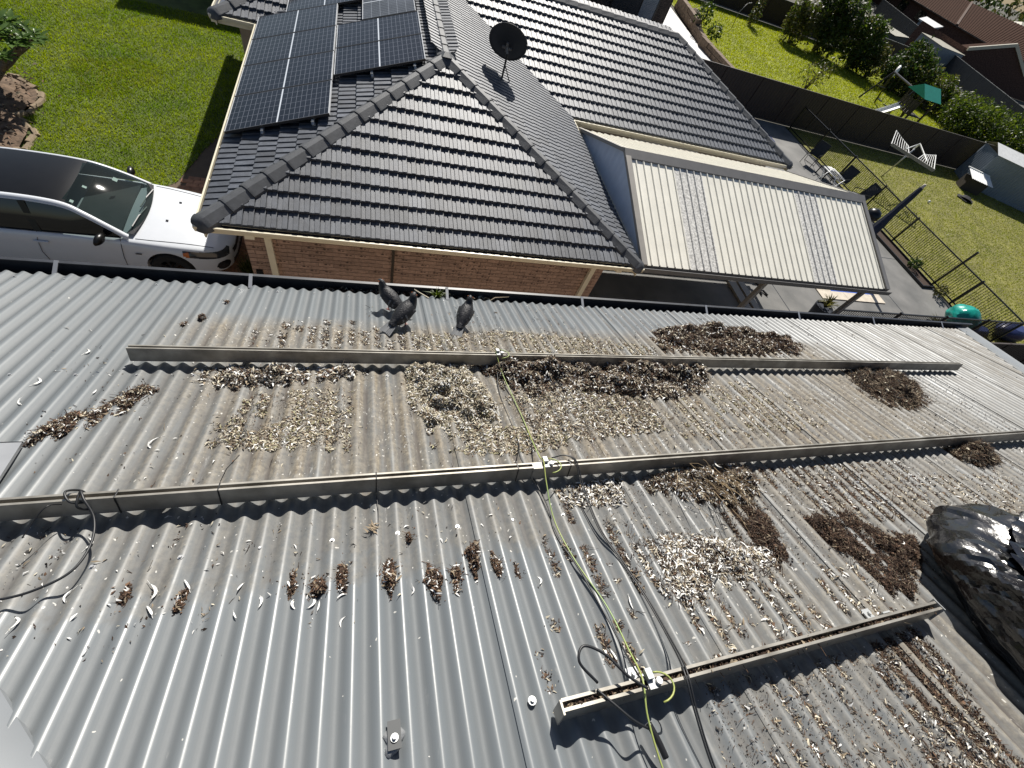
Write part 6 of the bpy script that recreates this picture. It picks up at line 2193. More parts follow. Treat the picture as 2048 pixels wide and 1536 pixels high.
shrub('shrub', 'thin leafy stem standing against the dark far fence', 'shrub', (31.0, 41.0, 0), [(31.0, 41.0, 1.6, 0.35, 0.35, 1.1), (31.1, 41.0, 0.7, 0.5, 0.5, 0.6)], 420, 0.12, [lo_, lm], 4, group=GS)
shrub('sapling', 'bare sapling with small leaves on the bright lawn near the brown fence', 'tree', (28.7, 28.7, 0), [(28.6, 28.8, 1.0, 0.9, 0.6, 0.9), (29.3, 28.6, 1.3, 0.5, 0.5, 0.9)], 330, 0.09, [lo_, ll], 9, 0.025)
shrub('shrub', 'small dark plant poking out of the brown garden wall', 'shrub', (21.9, 33.8, 0.4), [(21.9, 33.8, 1.2, 0.6, 0.5, 0.7), (22.4, 32.5, 0.7, 0.5, 0.6, 0.5)], 600, 0.10, [lm, ll], 4)
# the long hedge as three plants one can tell apart
shrub('hedge', 'light green end of the hedge behind the teal cubby roof', 'hedge', (45.5, 32.6, 0), [(44.5 + i * 0.9, 34.3 - i * 0.7, 0.9, 1.0, 1.0, 1.1) for i in range(5)] + [(46.3, 33.4, 1.7, 1.0, 1.0, 0.9)], 6000, 0.12, [ll, lo_], 10, 0.04)
shrub('hedge', 'dark middle stretch of the hedge along the brown fence', 'hedge', (48.0, 28.6, 0), [(45.4 + i * 0.85, 29.6 - i * 0.62 + (i % 2) * 1.6, 1.0, 1.35, 1.3, 1.25 + 0.2 * (i % 3)) for i in range(6)] + [(47 + i, 30.6 - i * .5, 1.4, 1.1, 1.1, 1.0) for i in range(4)], 9500, 0.12, [ll, lm], 10, 0.04)
shrub('hedge', 'far dense stretch of the hedge above the blue grey shed', 'hedge', (53.0, 26.0, 0), [(50.6 + i * 0.95, 27.4 - i * 0.75 + (i % 2) * 1.5, 1.0, 1.4, 1.4, 1.25) for i in range(8)], 9000, 0.12, [lm, ll], 10, 0.04)

for (x, y, hgt, lab) in ((27.6, 38.2, 1.6, 'thin bare stake leaning at the left of the bright lawn'),):
    b = MB().tube([(x, y, 0), (x - 0.1, y + .05, hgt * 0.6), (x + 0.25, y + .1, hgt)], [0.03, 0.025, 0.02], 6)
    b.tube([(x + 0.25, y + .1, hgt), (x + 0.65, y + 0.2, hgt + 0.1)], 0.03, 6)
    tag(b.build('garden_stake', MAT['pergola_grey'], smooth=True), lab, 'stake')
b = MB().tube([(42.3, 34.9, 0), (42.3, 35.0, 1.0), (42.6, 35.4, 1.6), (43.4, 35.8, 1.9)], [0.05, 0.05, 0.04, 0.02], 7)
bro = empty('pale_branch', (42.3, 34.9, 0), 'curved branch with a pale bag over its tip beside the dark shrubs', 'branch')
b.build('stem', MAT['wood'], bro, smooth=True)
b = MB()
b.tube([(42.1, 34.7, 0.95), (42.15, 34.75, 1.3), (42.4, 35.0, 1.62), (42.7, 35.3, 1.75)], [0.06, 0.14, 0.13, 0.04], 8)
b.build('bag', MAT['water_white'], bro, smooth=True)

# low plants by the deck
for (x, y, lab) in ((21.9, 10.5, 'small grey green shrub in the mulch bed by the pool fence'), (21.95, 8.95, 'tiny yellow plant at the end of the mulch bed')):
    shrub('small_plant', lab, 'plant', (x, y, 0.05), [(x, y, 0.28, 0.26, 0.26, 0.22)], 160, 0.06, [lm if y > 9.5 else lo_], 3, 0.012)


def potted(x, y, h, mt, label, n, w=0.4, leafm=None):
    root = empty('potted_plant', (x, y, 0), label, 'plant pot')
    b = MB()
    rows = [[(x + math.cos(t) * r_, y + math.sin(t) * r_, z) for t in [2 * math.pi * k / 20 for k in range(20)]] for r_, z in ((w * 0.3, 0.0), (w * 0.42, h * 0.6), (w * 0.5, h), (w * 0.46, h), (w * 0.43, h - 0.06))]
    b.grid(rows, closed=True)
    b.poly(rows[-1])
    b.build('pot', mt, root, smooth=True, angle=40)
    b = MB()
    for i in range(n):
        a, L, u = random.uniform(0, 6.28), random.uniform(0.15, 0.42), random.uniform(0.05, 0.4)
        p = Vector((x, y, h - 0.04))
        q = p + Vector((math.cos(a) * L, math.sin(a) * L, u))
        mdl = p * 0.5 + q * 0.5 + Vector((0, 0, 0.12))
        s1 = Vector((-math.sin(a), math.cos(a), 0)) * 0.022
        b.add([p - s1 * .5, p + s1 * .5, mdl + s1, mdl - s1, q], [(0, 1, 2, 3), (3, 2, 4)])
    b.build('leaves', leafm or MAT['leaf_olive'], root)


potted(13.75, 7.25, 0.55, MAT['navy_fabric'], 'navy pot with a spiky yellow green plant beside the farther patio post', 46, 0.6)
potted(19.0, 6.9, 0.40, MAT['navy_fabric'], 'navy pot with a pale grassy plant just beyond the gutter', 60, 0.55)
b = MB()
b.box((11.35, 7.2, 0.0), (11.6, 9.6, 0.10)).box((11.0, 7.2, 0.0), (11.3, 9.6, 0.07))
tag(b.build('deck_step', MAT['pergola_post']), 'low step along the deck edge seen beside the nearer patio post', 'step')
b = MB().tube([(12.15, 8.1, 0.02), (12.15, 8.25, 0.05), (12.3, 8.3, 0.05), (12.4, 8.1, 0.03)], 0.03, 6).box((12.25, 8.6, 0.0), (12.4, 8.75, 0.06))
tag(b.build('hose_fitting', MAT['black_plastic']), 'small black fitting lying on the deck between the patio posts', 'fitting')

# ------------------------------------------------------------------ poolside furniture
um = empty('closed_umbrella', (18.55, 11.0, 0), 'tall closed navy umbrella beyond the end of the patio roof', 'umbrella')
MB().tube([(18.55, 11.0, 0.05), (18.55, 11.0, 3.02)], 0.03, 10).build('pole', MAT['pergola_grey'], um, smooth=True)
b = MB()
rows = []
for t in [i / 14 for i in range(15)]:
    z = 0.85 + 2.08 * t
    r_ = 0.175 - 0.115 * t + (0.01 * math.sin(t * 9))
    rows.append([(18.55 + math.cos(a) * r_ * (1 + 0.13 * math.sin(a * 4)), 11.0 + math.sin(a) * r_ * (1 + 0.13 * math.sin(a * 4)), z) for a in [2 * math.pi * k / 24 for k in range(24)]])
b.grid(rows, closed=True)
b.poly(rows[0][::-1]).poly(rows[-1])
b.build('canopy', MAT['navy_fabric'], um, smooth=True)
b = MB().tube([(18.55, 11.0, 2.92), (18.55, 11.0, 3.06)], [0.06, 0.045], 10)
b.build('finial', MAT['coping'], um, smooth=True)
MB().box((18.15, 10.6, 0.002), (18.95, 11.4, 0.09)).build('base', MAT['concrete'], um)


def sling_chair(label=None):
    root = empty('sling_chair', (0, 0, 0), label, 'chair', 'dark outdoor chairs by the pool fence')
    b = MB()
    for sx in (-0.28, 0.28):
        b.tube([(sx, -0.30, 0), (sx, -0.26, 0.42), (sx, 0.24, 0.38), (sx, 0.50, 1.02)], 0.014, 6)
        b.tube([(sx, 0.34, 0), (sx, 0.20, 0.40)], 0.014, 6).tube([(sx, -0.28, 0.62), (sx, 0.34, 0.62)], 0.018, 6).tube([(sx, -0.26, 0.42), (sx, -0.28, 0.62)], 0.014, 6)
    b.tube([(-0.28, 0.50, 1.02), (0.28, 0.50, 1.02)], 0.014, 6).tube([(-0.28, 0.34, 0.03), (0.28, 0.34, 0.03)], 0.012, 6)
    b.build('frame', MAT['black_metal'], root, local=True)
    MB().add([(-0.265, -0.26, 0.425), (0.265, -0.26, 0.425), (0.265, 0.24, 0.375), (-0.265, 0.24, 0.375), (-0.265, -0.26, 0.41), (0.265, -0.26, 0.41), (0.265, 0.24, 0.36), (-0.265, 0.24, 0.36)], [(0, 1, 2, 3), (7, 6, 5, 4), (0, 4, 5, 1), (2, 6, 7, 3), (1, 5, 6, 2), (3, 7, 4, 0)]).build('seat', MAT['dark_fabric'], root, local=True)
    MB().add([(-0.265, 0.25, 0.39), (0.265, 0.25, 0.39), (0.265, 0.50, 1.02), (-0.265, 0.50, 1.02), (-0.265, 0.268, 0.385), (0.265, 0.268, 0.385), (0.265, 0.518, 1.015), (-0.265, 0.518, 1.015)], [(0, 1, 2, 3), (7, 6, 5, 4), (0, 4, 5, 1), (2, 6, 7, 3), (1, 5, 6, 2), (3, 7, 4, 0)]).build('backrest', MAT['dark_fabric'], root, local=True)
    return root


ch = sling_chair('dark sling chair in the shade, farthest along the pool fence')
ch.location, ch.rotation_euler = (21.2, 17.9, 0), (0, 0, rad(-60))
for (x, y, rz, lab) in ((21.55, 16.0, -75, 'dark sling chair next to the folded white towel'), (22.0, 14.9, -95, 'dark sling chair nearest the patio roof, its back to the pool fence')):
    c = copy_tree(ch)
    c.location, c.rotation_euler, c['label'] = (x, y, 0), (0, 0, rad(rz)), lab
b = MB()
b.box((21.5, 16.75, 0.40), (21.85, 17.1, 0.46))
tb = empty('side_table', (21.6, 16.9, 0), 'low dark table holding a folded white towel between the sling chairs', 'table')
MB().box((21.3, 16.6, 0.36), (21.95, 17.25, 0.395)).build('table_top', MAT['black_metal'], tb)
for x in (21.34, 21.91):
    for y in (16.64, 17.21):
        MB().box((x - 0.02, y - 0.02, 0), (x + 0.02, y + 0.02, 0.36)).build('leg', MAT['black_metal'], tb)
tag(b.build('folded_towel', MAT['white_metal']), 'folded white towel on the low table by the pool fence', 'towel')
rk = empty('drying_rack', (20.3, 15.3, 0), 'white tubular rack peeping over the patio roof ridge', 'rack')
b = MB()
for y in (15.0, 15.9):
    b.tube([(19.9, y, 0), (20.5, y, 0.9)], 0.02, 6).tube([(20.6, y, 0), (19.9, y, 0.9)], 0.02, 6)
b.tube([(20.5, 15.0, 0.9), (20.5, 15.9, 0.9)], 0.02, 6).tube([(19.9, 15.0, 0.9), (19.9, 15.9, 0.9)], 0.02, 6)
b.build('frame', MAT['white_metal'], rk, smooth=True)
for i in range(4):
    MB().tube([(19.98 + i * 0.14, 15.0, 0.9), (19.98 + i * 0.14, 15.9, 0.9)], 0.006, 5).build('rung', MAT['white_metal'], rk)
gr = empty('kettle_grill', (20.55, 12.75, 0), 'black kettle barbecue just past the end of the patio roof', 'barbecue')
b = MB()
rows = [[(20.55 + math.cos(t) * r_, 12.75 + math.sin(t) * r_, z) for t in [2 * math.pi * k / 24 for k in range(24)]] for r_, z in ((0.06, 0.50), (0.2, 0.55), (0.28, 0.68), (0.29, 0.78))]
b.grid(rows, closed=True).poly(rows[0][::-1])
b.build('bowl', MAT['car_black'], gr, smooth=True)
b = MB()
rows = [[(20.55 + math.cos(t) * r_, 12.75 + math.sin(t) * r_, z) for t in [2 * math.pi * k / 24 for k in range(24)]] for r_, z in ((0.295, 0.785), (0.28, 0.88), (0.2, 0.98), (0.08, 1.03), (0.01, 1.035))]
b.grid(rows, closed=True)
b.build('lid', MAT['car_black'], gr, smooth=True)
MB().tube([(20.48, 12.75, 1.03), (20.48, 12.75, 1.08), (20.62, 12.75, 1.08), (20.62, 12.75, 1.03)], 0.012, 6).build('handle', MAT['alu_new'], gr)
for k in range(3):
    t = 2.094 * k + 0.4
    MB().tube([(20.55 + 0.2 * math.cos(t), 12.75 + 0.2 * math.sin(t), 0.58), (20.55 + 0.33 * math.cos(t), 12.75 + 0.33 * math.sin(t), 0.0)], 0.014, 6).build('leg', MAT['alu_new'], gr)
bx = empty('storage_box', (20.9, 13.3, 0), 'dark low outdoor table with white edges beside the umbrella pole', 'table')
MB().box((20.5, 12.95, 0.42), (21.3, 13.65, 0.46)).build('table_top', MAT['white_metal'], bx)
MB().box((20.55, 13.0, 0.0), (21.25, 13.6, 0.42)).build('body', MAT['dark_fabric'], bx)

# teal and blue plastic by the corner of the pool fence
b = MB()
rows = []
for i in range(22):
    t = i / 21
    for_r = []
    for k in range(36):
        a = 2 * math.pi * k / 36
        p = Vector((math.cos(a), math.sin(a), t * 2))
        n_ = noise.noise(p * 1.3) * 0.22 + (1 - abs(noise.noise(p * 3.1)) * 2) * 0.08
        r_ = math.sin(math.pi * (0.04 + 0.94 * t)) ** 0.65 * (1 + n_)
        for_r.append((21.25 + 0.62 * r_ * math.cos(a), 7.35 + 0.5 * r_ * math.sin(a), 0.02 + 0.85 * t * (1 + 0.1 * n_)))
    rows.append(for_r)
b.grid(rows, closed=True)
b.poly(rows[0][::-1]).poly(rows[-1])
tag(b.build('teal_bag', MAT['teal_bag'], smooth=True, angle=50), 'big shiny teal plastic bag by the corner of the pool fence', 'bag')
for (x, y, sx, sy, sz, lab) in ((21.75, 6.85, 0.7, 0.28, 0.42, 'crumpled blue plastic cover lying below the teal bag'), (24.0, 6.9, 0.75, 0.45, 0.55, 'dark navy bin shape behind the pool fence corner')):
    b = MB()
    rows = []
    for i in range(12):
        t = i / 11
        rows.append([(x + sx * math.sin(math.pi * (0.1 + 0.8 * t)) ** 0.5 * math.cos(a) * (1 + 0.15 * noise.noise(Vector((math.cos(a) * 2, math.sin(a) * 2, t * 3)))), y + sy * math.sin(math.pi * (0.1 + 0.8 * t)) ** 0.5 * math.sin(a), 0.02 + sz * t) for a in [2 * math.pi * k / 24 for k in range(24)]])
    b.grid(rows, closed=True)
    b.poly(rows[-1])
    tag(b.build('plastic_cover', MAT['blue_cover'], smooth=True, angle=50), lab, 'cover')

# ------------------------------------------------------------------ folding clothesline
cl = empty('clothesline', (27.2, 18.3, 0), 'folding clothesline with white frames raised on a post by the brown fence', 'clothesline')
MB().tube([(27.25, 18.35, 0), (27.1, 18.05, 1.75)], 0.035, 8).build('post', MAT['steel'], cl, smooth=True)
E0, E1 = Vector((24.75, 17.62, 1.84)), Vector((26.05, 15.72, 1.84))
MB().bar(E0, E1, 0.05, 0.13).build('front_beam', MAT['pergola_post'], cl)
for P0, P1, Q0, Q1 in ((E0, E0.lerp(E1, 0.42), Vector((26.45, 19.2, 1.96)), Vector((26.05, 17.75, 1.90))), (E1, E0.lerp(E1, 0.60), Vector((27.7, 17.3, 1.96)), Vector((26.75, 17.2, 1.90)))):
    b = MB()
    b.tube([P0, Q0, Q1, P1], 0.022, 6)
    b.build('wing_frame', MAT['white_metal'], cl)
    for i in range(1, 7):
        t = i / 7
        p, q = P0.lerp(P1, t), Q0.lerp(Q1, t)
        MB().tube([p, (p + q) / 2 - Vector((0, 0, 0.03)), q], 0.013, 5).build('line', MAT['white_metal'], cl)
top = Vector((27.1, 18.05, 2.02))
b = MB()
b.tube([Vector((25.6, 17.4, 1.86)), top, Vector((26.4, 16.6, 1.86))], 0.035, 7).tube([top, (27.15, 18.12, 1.7)], 0.04, 7)
b.build('strut', MAT['white_metal'], cl)
b = MB()
n_ = 14
b.poly([(34.3 + 0.62 * math.cos(a) * random.uniform(.75, 1.1), 17.85 + 0.48 * math.sin(a) * random.uniform(.75, 1.1), 0.06) for a in [2 * math.pi * k / n_ for k in range(n_)]])
b.tube([(34.3, 17.85, 0.01), (34.35, 17.9, 0.18)], [0.42, 0.18], 9)
tag(b.build('dark_tarp', MAT['mortar_dark']), 'small dark thing lying alone on the dry lawn', 'tarp')
b = MB().tube([(29.4, 16.5, 0.0), (29.4, 16.5, 0.05), (29.4, 16.5, 0.13), (29.4, 16.5, 0.15)], [0.03, 0.075, 0.06, 0.01], 8)
tag(b.build('ball', MAT['water_white'], smooth=True), 'small white ball on the dry lawn between umbrella tip and dark thing', 'ball')

# ------------------------------------------------------------------ sheds
def ribbed_wall(b, P0, P1, z0, z1a, z1b, pitch=0.19, dep=0.02):
    P0, P1 = Vector((*P0, 0)), Vector((*P1, 0))
    L = (P1 - P0).length
    d = (P1 - P0) / L
    nrm = Vector((d.y, -d.x, 0))
    n = int(L / pitch)
    lo, hi = [], []
    for i in range(n):
        for f, c in ((0, 0), (0.6, 0), (0.7, dep), (0.9, dep)):
            t = (i + f) / n
            p = P0 + d * L * t + nrm * c
            lo.append(p + Vector((0, 0, z0)))
            hi.append(p + Vector((0, 0, z1a + (z1b - z1a) * t)))
    lo.append(P1 + Vector((0, 0, z0)))
    hi.append(P1 + Vector((0, 0, z1b)))
    b.grid([lo, hi])


sh = empty('garden_shed', (40, 19.5, 0), 'blue grey ribbed steel shed at the corner of the dry lawn', 'shed')
c0, c1 = (36.6, 19.9), (43.0, 16.6)
dd = Vector((c1[0] - c0[0], c1[1] - c0[1], 0)).normalized()
bb_ = Vector((-dd.y, dd.x, 0)) * 1.9
b = MB()
ribbed_wall(b, c0, c1, 0.0, 1.95, 1.95)
ribbed_wall(b, (c0[0] + bb_.x, c0[1] + bb_.y), c0, 0.0, 1.95, 1.95)
b.build('wall', MAT['shed_blue'], sh)
b = MB()
A_, B_ = Vector((*c0, 1.96)) - dd * 0.12, Vector((*c1, 1.96)) + dd * 0.12
b.add([A_ - bb_ * 0.06, B_ - bb_ * 0.06, B_ + bb_ * 0.5 + Vector((0, 0, 0.35)), A_ + bb_ * 0.5 + Vector((0, 0, 0.35)), A_ + bb_ * 1.06, B_ + bb_ * 1.06], [(0, 1, 2, 3), (3, 2, 5, 4)])
b.build('roof', MAT['white_metal'], sh)
kn = empty('hutch', (35.2, 18.6, 0), 'low dark hutch with pale corrugated lean-to roof in front of the blue grey shed', 'hutch')
mm = Matrix.Translation((36.0, 19.3, 0)) @ Matrix.Rotation(math.atan2(dd.y, dd.x), 4, 'Z') @ Matrix.Scale(0.78, 4)
b = MB()
b.box((-0.7, -0.45, 0.0), (0.9, 0.45, 0.85), mm)
b.build('body', MAT['wood_dark'], kn)
b = MB()
rows = []
for v in (0, 1):
    rows.append([mm @ Vector((-0.85 + 1.9 * i / 48, -0.75 + 1.4 * v, 0.95 + 0.25 * v + 0.018 * math.cos(i * math.pi / 2))) for i in range(49)])
b.grid(rows)
b.build('roof', MAT['white_metal'], kn)
MB().box((-0.85, 0.62, 1.18), (1.06, 0.78, 1.25), mm).build('ridge_capping', MAT['white_metal'], kn)


def box_shed(name, A, B, depth, h0, h1, wall_m, roof_m, label, cat='shed', ribs=True):
    """A shed along A-B (its front wall), depth behind, front height h0, back height h1."""
    A, B = Vector((*A, 0)), Vector((*B, 0))
    d = (B - A).normalized()
    nb = Vector((-d.y, d.x, 0)) * depth
    root = empty(name, A, label, cat)
    b = MB()
    ribbed_wall(b, A[:2], B[:2], 0, h0, h0)
    ribbed_wall(b, (A + nb)[:2], A[:2], 0, h1, h0)
    ribbed_wall(b, B[:2], (B + nb)[:2], 0, h0, h1)
    b.add([A + nb, B + nb, B + nb + Vector((0, 0, h1)), A + nb + Vector((0, 0, h1))], [(0, 1, 2, 3)])
    b.build('wall', wall_m, root)
    b = MB()
    n = int((B - A).length / 0.12)
    rows = []
    for off, h in ((-0.05, h0), (1.05, h1)):
        rows.append([A + d * ((B - A).length * i / n) + nb * off + Vector((0, 0, h + 0.03 + (0.03 if i % 2 else 0))) for i in range(n + 1)])
    b.grid(rows)
    b.build('roof', roof_m, root)
    return root


box_shed('garden_shed', (50.3, 50.4), (51.6, 45.6), 2.6, 1.9, 2.05, MAT['shed_green'], MAT['shed_cream'], 'dull green shed with pale ribbed roof half hidden by the shrubs')
box_shed('garden_shed', (64.5, 54.2), (63.9, 49.9), 3.4, 1.95, 2.0, MAT['shed_blue'], MAT['shed_cream'], 'pale roofed shed standing behind the slate grey fence')
tk = empty('spa_cabinet', (76, 64, 0), 'white box like spa cover behind the slate grey fence, in front of the red roof', 'spa')
b = MB()
b.add([(74.2, 64.1, 0), (74.2, 61.3, 0), (81.5, 66.5, 0), (81.5, 69.8, 0), (74.2, 64.1, 1.95), (74.2, 61.3, 1.95), (81.5, 66.5, 1.95), (81.5, 69.8, 1.95)], [(1, 0, 4, 5), (2, 1, 5, 6), (3, 2, 6, 7), (0, 3, 7, 4)])
b.build('body', MAT['shed_blue'], tk)
b = MB()
b.add([(74.0, 64.3, 1.96), (74.0, 61.1, 1.96), (81.7, 66.3, 1.96), (81.7, 70.0, 1.96), (74.0, 64.3, 2.1), (74.0, 61.1, 2.1), (81.7, 66.3, 2.1), (81.7, 70.0, 2.1)], [(7, 6, 5, 4), (1, 0, 4, 5), (2, 1, 5, 6), (3, 2, 6, 7), (0, 3, 7, 4)])
b.build('cover', MAT['water_white'], tk)

# ------------------------------------------------------------------ swing set, cubby and slide
sw = empty('swing_set', (36.5, 30, 0), 'dark metal swing frame on the bright lawn beside the teal cubby', 'swing')
T0, T1 = Vector((36.85, 30.5, 2.05)), Vector((36.3, 27.6, 2.05))
b = MB()
b.tube([T0, T1], 0.07, 7).build('top_bar', MAT['black_metal'], sw)
for T in (T0, T1):
    for sx in (-0.9, 0.9):
        MB().tube([T, Vector((T.x + sx, T.y + (0.25 if T is T0 else -0.2), 0))], 0.06, 7).build('leg', MAT['black_metal'], sw)
    MB().tube([T + Vector((-0.45, 0, -1.0)), T + Vector((0.45, 0, -1.0))], 0.03, 6).build('brace', MAT['black_metal'], sw)
for t in (0.28, 0.62):
    P = T0.lerp(T1, t)
    b = MB()
    for e in (-0.2, 0.2):
        b.tube([P + Vector((0, e, 0)), P + Vector((0, e, -1.55))], 0.014, 5)
    b.build('chain', MAT['black_metal'], sw)
    MB().box((P.x - 0.11, P.y - 0.24, 0.47), (P.x + 0.11, P.y + 0.24, 0.51)).build('seat', MAT['black_plastic'], sw)
cb = empty('cubby_tower', (35.6, 26.4, 0), 'timber cubby tower with teal cloth roof by the hedge', 'cubby')
for x in (35.0, 36.3):
    for y in (25.6, 26.9):
        MB().box((x - 0.05, y - 0.05, 0), (x + 0.05, y + 0.05, 2.2)).build('post', MAT['wood_dark'], cb)
for i in range(6):
    MB().box((34.95 + i * 0.23, 25.6, 1.1), (34.95 + i * 0.23 + 0.21, 26.9, 1.14)).build('floor_board', MAT['wood_dark'], cb)
b = MB()
pk = [(34.8, 26.25, 2.75), (36.5, 26.25, 2.75)]
b.add([(34.8, 25.4, 2.2), (36.5, 25.4, 2.2), pk[1], pk[0], (34.8, 27.1, 2.2), (36.5, 27.1, 2.2)], [(0, 1, 2, 3), (3, 2, 5, 4), (0, 3, 4), (1, 5, 2)])
b.build('cloth_roof', MAT['teal'], cb)
for i in range(5):
    MB().box((34.93, 25.62 + i * 0.26, 1.15), (34.96, 25.62 + i * 0.26 + 0.2, 1.9)).build('side_board', MAT['wood_dark'], cb)
b = MB()
b.grid([[(34.9 - 2.3 * t, 26.5 + y, 1.15 * (1 - t) ** 1.2 + 0.12 + z) for y, z in ((-0.28, 0.16), (-0.25, 0.0), (0.25, 0.0), (0.28, 0.16))] for t in [i / 8 for i in range(9)]])
sl = b.build('slide', MAT['water_white'], cb, smooth=True)
for i in range(4):
    MB().box((34.0 - i * 0.3, 27.6, 0.02), (34.2 - i * 0.3, 28.3, 0.09)).build('step_board', MAT['wood_dark'], cb)

# ------------------------------------------------------------------ dark brick house behind
bh = empty('dark_brick_house', (14, 36, 0), 'dark brick house with a grey roller door behind the tiled ridge', 'house')
MB().box((4, 32.16, -0.02), (18.28, 44, 5.6)).build('wall', MAT['mortar_dark'], bh)
bb = MB()
bb.box((0, -0.012, 0), (0.226, 0.03, 0.074))
bb.mats = [MAT['brick_dark']]
BD = bb.mesh('brick')
cand = []
for r_ in range(40):
    z = r_ * 0.086
    for k in range(62):
        x = 18.27 - (k + (0.5 if r_ % 2 else 0)) * 0.24 - 0.226
        if 14.3 < x + 0.1 < 17.35 and 0.1 < z < 2.5:
            continue
        cand.append((-(x * 0.9 - z), x, z))
cand.sort()
lb = MB()
for i, (_, x, z) in enumerate(cand):
    if i < 260:
        inst(BD, 'brick', bh, Matrix.Translation((x, 32.15, z)))
    else:
        lb.box((x, 32.138, z), (x + 0.226, 32.18, z + 0.074))
o = lb.build('bricks', MAT['brick_dark'], bh)
o['kind'] = 'stuff'
for (x0, x1, mt, nm) in ((16.33, 17.35, MAT['shed_blue'], 'roller_door'), (14.4, 16.27, MAT['fence_grey'], 'roller_door')):
    b = MB()
    lo, hi = [], []
    rows = []
    for i in range(30):
        for f, c in ((0, 0), (0.7, 0), (0.85, -0.02)):
            z = 0.1 + 2.3 * (i + f) / 30
            rows.append([(x0, 32.13 + c, z), (x1, 32.13 + c, z)])
    b.grid(rows)
    b.build(nm, mt, bh)
b = MB()
b.box((14.3, 32.10, 0.05), (14.39, 32.15, 2.5)).box((17.36, 32.10, 0.05), (17.45, 32.15, 2.5)).box((16.28, 32.10, 0.05), (16.32, 32.15, 2.5))
b.build('door_frame', MAT['black_metal'], bh)
gw = empty('garden_wall', (21.2, 31, 0), 'brown stone edging wall between pale paving and bright lawn', 'wall')
random.seed(31)
y = 24.0
while y < 38.5:
    L = random.uniform(0.7, 1.3)
    x = 21.15 + (y - 30.6) * 0.16 if y > 30.6 else 21.15
    mm = Matrix.Translation((x, y, 0)) @ Matrix.Rotation(-0.15 if y > 30.6 else 0, 4, 'Z')
    for lv in range(2 if y < 33 else 3):
        b = MB()
        b.box((-0.18 + random.uniform(-.03, .03), 0, lv * 0.26), (0.18 + random.uniform(-.03, .03), L - 0.03, lv * 0.26 + 0.25), mm)
        b.build('stone', MAT['rock'], gw)
    y += L
for (x, y, s_, lab) in ((21.9, 34.4, 0.5, 'big brown boulder at the end of the stone edging wall'), (22.5, 36.0, 0.6, 'second brown boulder behind the boulder by the edging wall')):
    b = MB()
    rows = [[(x + s_ * math.sin(math.pi * (0.05 + 0.9 * t)) * math.cos(a) * (1 + 0.3 * noise.noise(Vector((math.cos(a) * 1.5, math.sin(a) * 1.5, t * 2 + x)))), y + s_ * math.sin(math.pi * (0.05 + 0.9 * t)) * math.sin(a) * (1 + 0.3 * noise.noise(Vector((math.cos(a) * 1.5, math.sin(a) * 1.5, t * 2 + x)))), s_ * 1.4 * t) for a in [2 * math.pi * k / 14 for k in range(14)]] for t in [i / 7 for i in range(8)]]
    b.grid(rows, closed=True).poly(rows[-1])
    tag(b.build('boulder', MAT['rock']), lab, 'boulder')

# ------------------------------------------------------------------ the far houses
def tiled_plane(b, A, B, C, D, n=26, dep=0.05):
    """Ribbed slope from eave A-B up to ridge D-C, ribs running up the slope."""
    A, B, C, D = map(Vector, (A, B, C, D))
    up = (B - A).cross(D - A).normalized()
    if up.z < 0:
        up = -up
    rows = [[], []]
    for i in range(n):
        for f, c in ((0.0, 0), (0.35, dep), (0.7, dep), (0.85, 0)):
            t = (i + f) / n
            rows[0].append(A.lerp(B, t) + up * c)
            rows[1].append(D.lerp(C, t) + up * c)
    rows[0].append(B)
    rows[1].append(C)
    b.grid(rows)


fh = empty('red_roof_house', (86, 70, 0), 'far house with red brown tiled roof at the top right corner', 'house')
MB().add([(86.5, 95, 0), (86.0, 68.2, 0), (87.2, 57.0, 0), (110, 57, 0), (86.5, 95, 2.5), (86.0, 68.2, 2.5), (87.2, 57, 2.5), (110, 57, 2.5)], [(1, 0, 4, 5), (2, 1, 5, 6), (3, 2, 6, 7)]).build('wall', MAT['brick_mauve'], fh)
b = MB()
tiled_plane(b, (85.0, 97, 2.6), (85.5, 67.7, 2.6), (90.2, 72.2, 5.0), (90.0, 97, 5.0), 60)
b.build('roof', MAT['tile_red'], fh)
b = MB()
tiled_plane(b, (85.5, 67.7, 2.6), (86.6, 56.0, 2.6), (95, 58, 5.6), (90.2, 72.2, 5.0), 34)
b.build('roof', MAT['tile_red'], fh)
MB().bar((85.5, 67.7, 2.72), (90.2, 72.2, 5.12), 0.3, 0.16).build('ridge_cap', M('worn_ridge_tile', (0.16, 0.105, 0.08), rough=0.8), fh)
MB().bar((85.0, 97, 2.55), (85.5, 67.7, 2.55), 0.14, 0.14).bar((85.5, 67.7, 2.55), (86.6, 56.0, 2.55), 0.14, 0.14).build('gutter', MAT['fence_brown'], fh)
for (y) in (74.0, 78.5, 84.0):
    MB().box((85.93, y, 0.9), (86.02, y + 1.6, 2.1)).build('window', MAT['glass_dark'], fh)
gh = empty('gable_brick_house', (74, 50, 0), 'near mauve brick house end with cream eaves at the right edge of the picture', 'house')
b = MB()
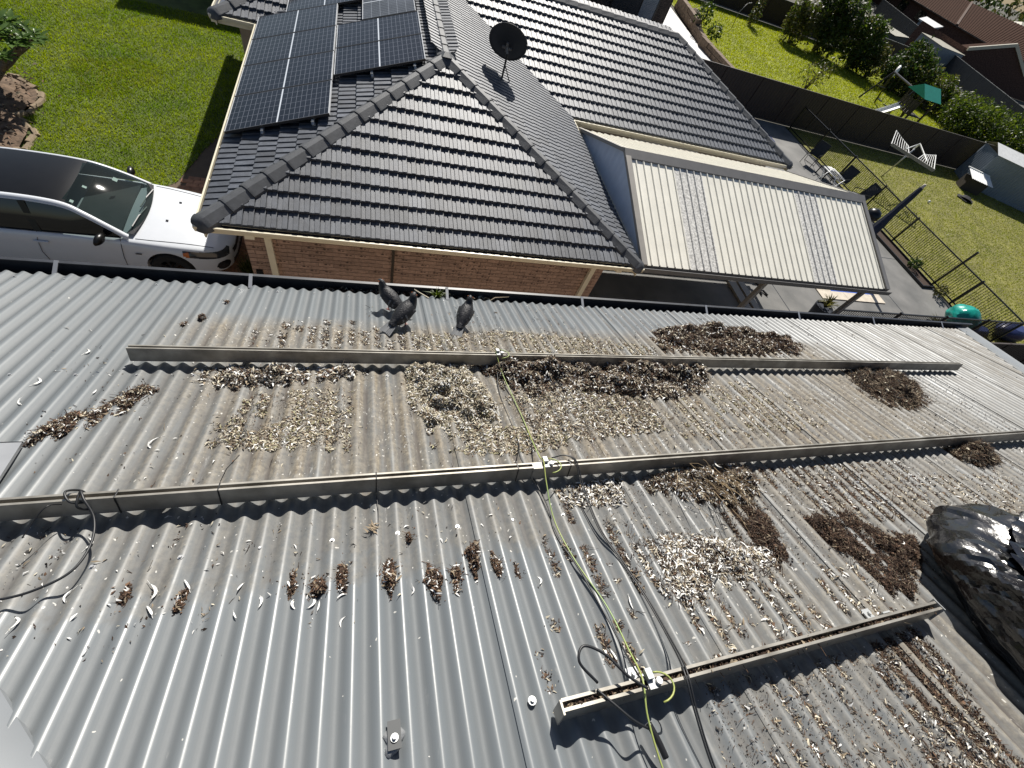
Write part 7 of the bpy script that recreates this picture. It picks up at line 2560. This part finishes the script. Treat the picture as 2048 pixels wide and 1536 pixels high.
G0, G1, G2, G3 = Vector((67.6, 50, 2.57)), Vector((74.0, 50, 4.3)), Vector((80.1, 50, 2.3)), Vector((90.0, 50, -2.2))
b.add([(67.6, 50, -0.02), (92.0, 50, -0.02), (92, 50, 0.3), (80.1, 50, 2.3), (74.0, 50, 4.3), (67.6, 50, 2.57)], [(0, 1, 2, 3, 4, 5)])
b.add([(67.6, 50, -0.02), (67.6, 50, 2.57), (67.6, 58, 2.57), (67.6, 58, -0.02)], [(0, 1, 2, 3)])
b.build('wall', MAT['brick_mauve'], gh)
b = MB()
b.bar(G0 - Vector((0, .08, 0)), G1 - Vector((0, .08, 0)), 0.16, 0.34).bar(G1 - Vector((0, .085, 0)), Vector((92, 49.915, 0.3 - 0.0)).lerp(G2 - Vector((0, .085, 0)), 1.0), 0.16, 0.30)
b.build('barge_board', MAT['shed_cream'], gh)
b = MB()
b.add([G0, G1, G1 + Vector((0, 1, 0)), G0 + Vector((0, 1, 0)), G2, G2 + Vector((0, 1, 0))], [(0, 1, 2, 3), (1, 4, 5, 2)])
b.build('roof', MAT['tile_red'], gh)
# trees far away that close the view at the top edge
shrub('far_tree', 'dark tree mass beyond the red roofed house at the top right', 'tree', (120, 92, 0), [(112 + i * 5, 108 - i * 9, 3.5 + (i % 3), 6, 6, 5) for i in range(7)], 7000, 0.5, [lm, lo_], 8, 0.2)
shrub('far_tree', 'dark tree mass beyond the dark brick house at the top edge', 'tree', (60, 95, 0), [(40 + i * 8, 92 - (i % 2) * 6, 4.5, 7, 6, 5) for i in range(7)], 7000, 0.5, [lm, lo_], 8, 0.2)
hz = empty('far_bungalow', (118, 84, 0), 'tiny far bungalow with tan roof beyond the red roofed house', 'house')
MB().box((112, 76, 0), (124, 86, 2.6)).build('wall', MAT['brick_mauve'], hz)
b = MB()
b.add([(111, 75, 2.6), (125, 75, 2.6), (125, 87, 2.6), (111, 87, 2.6), (116, 81, 5.2), (120, 81, 5.2)], [(0, 1, 5, 4), (1, 2, 5), (2, 3, 4, 5), (3, 0, 4)])
b.build('roof', MAT['shed_cream'], hz)
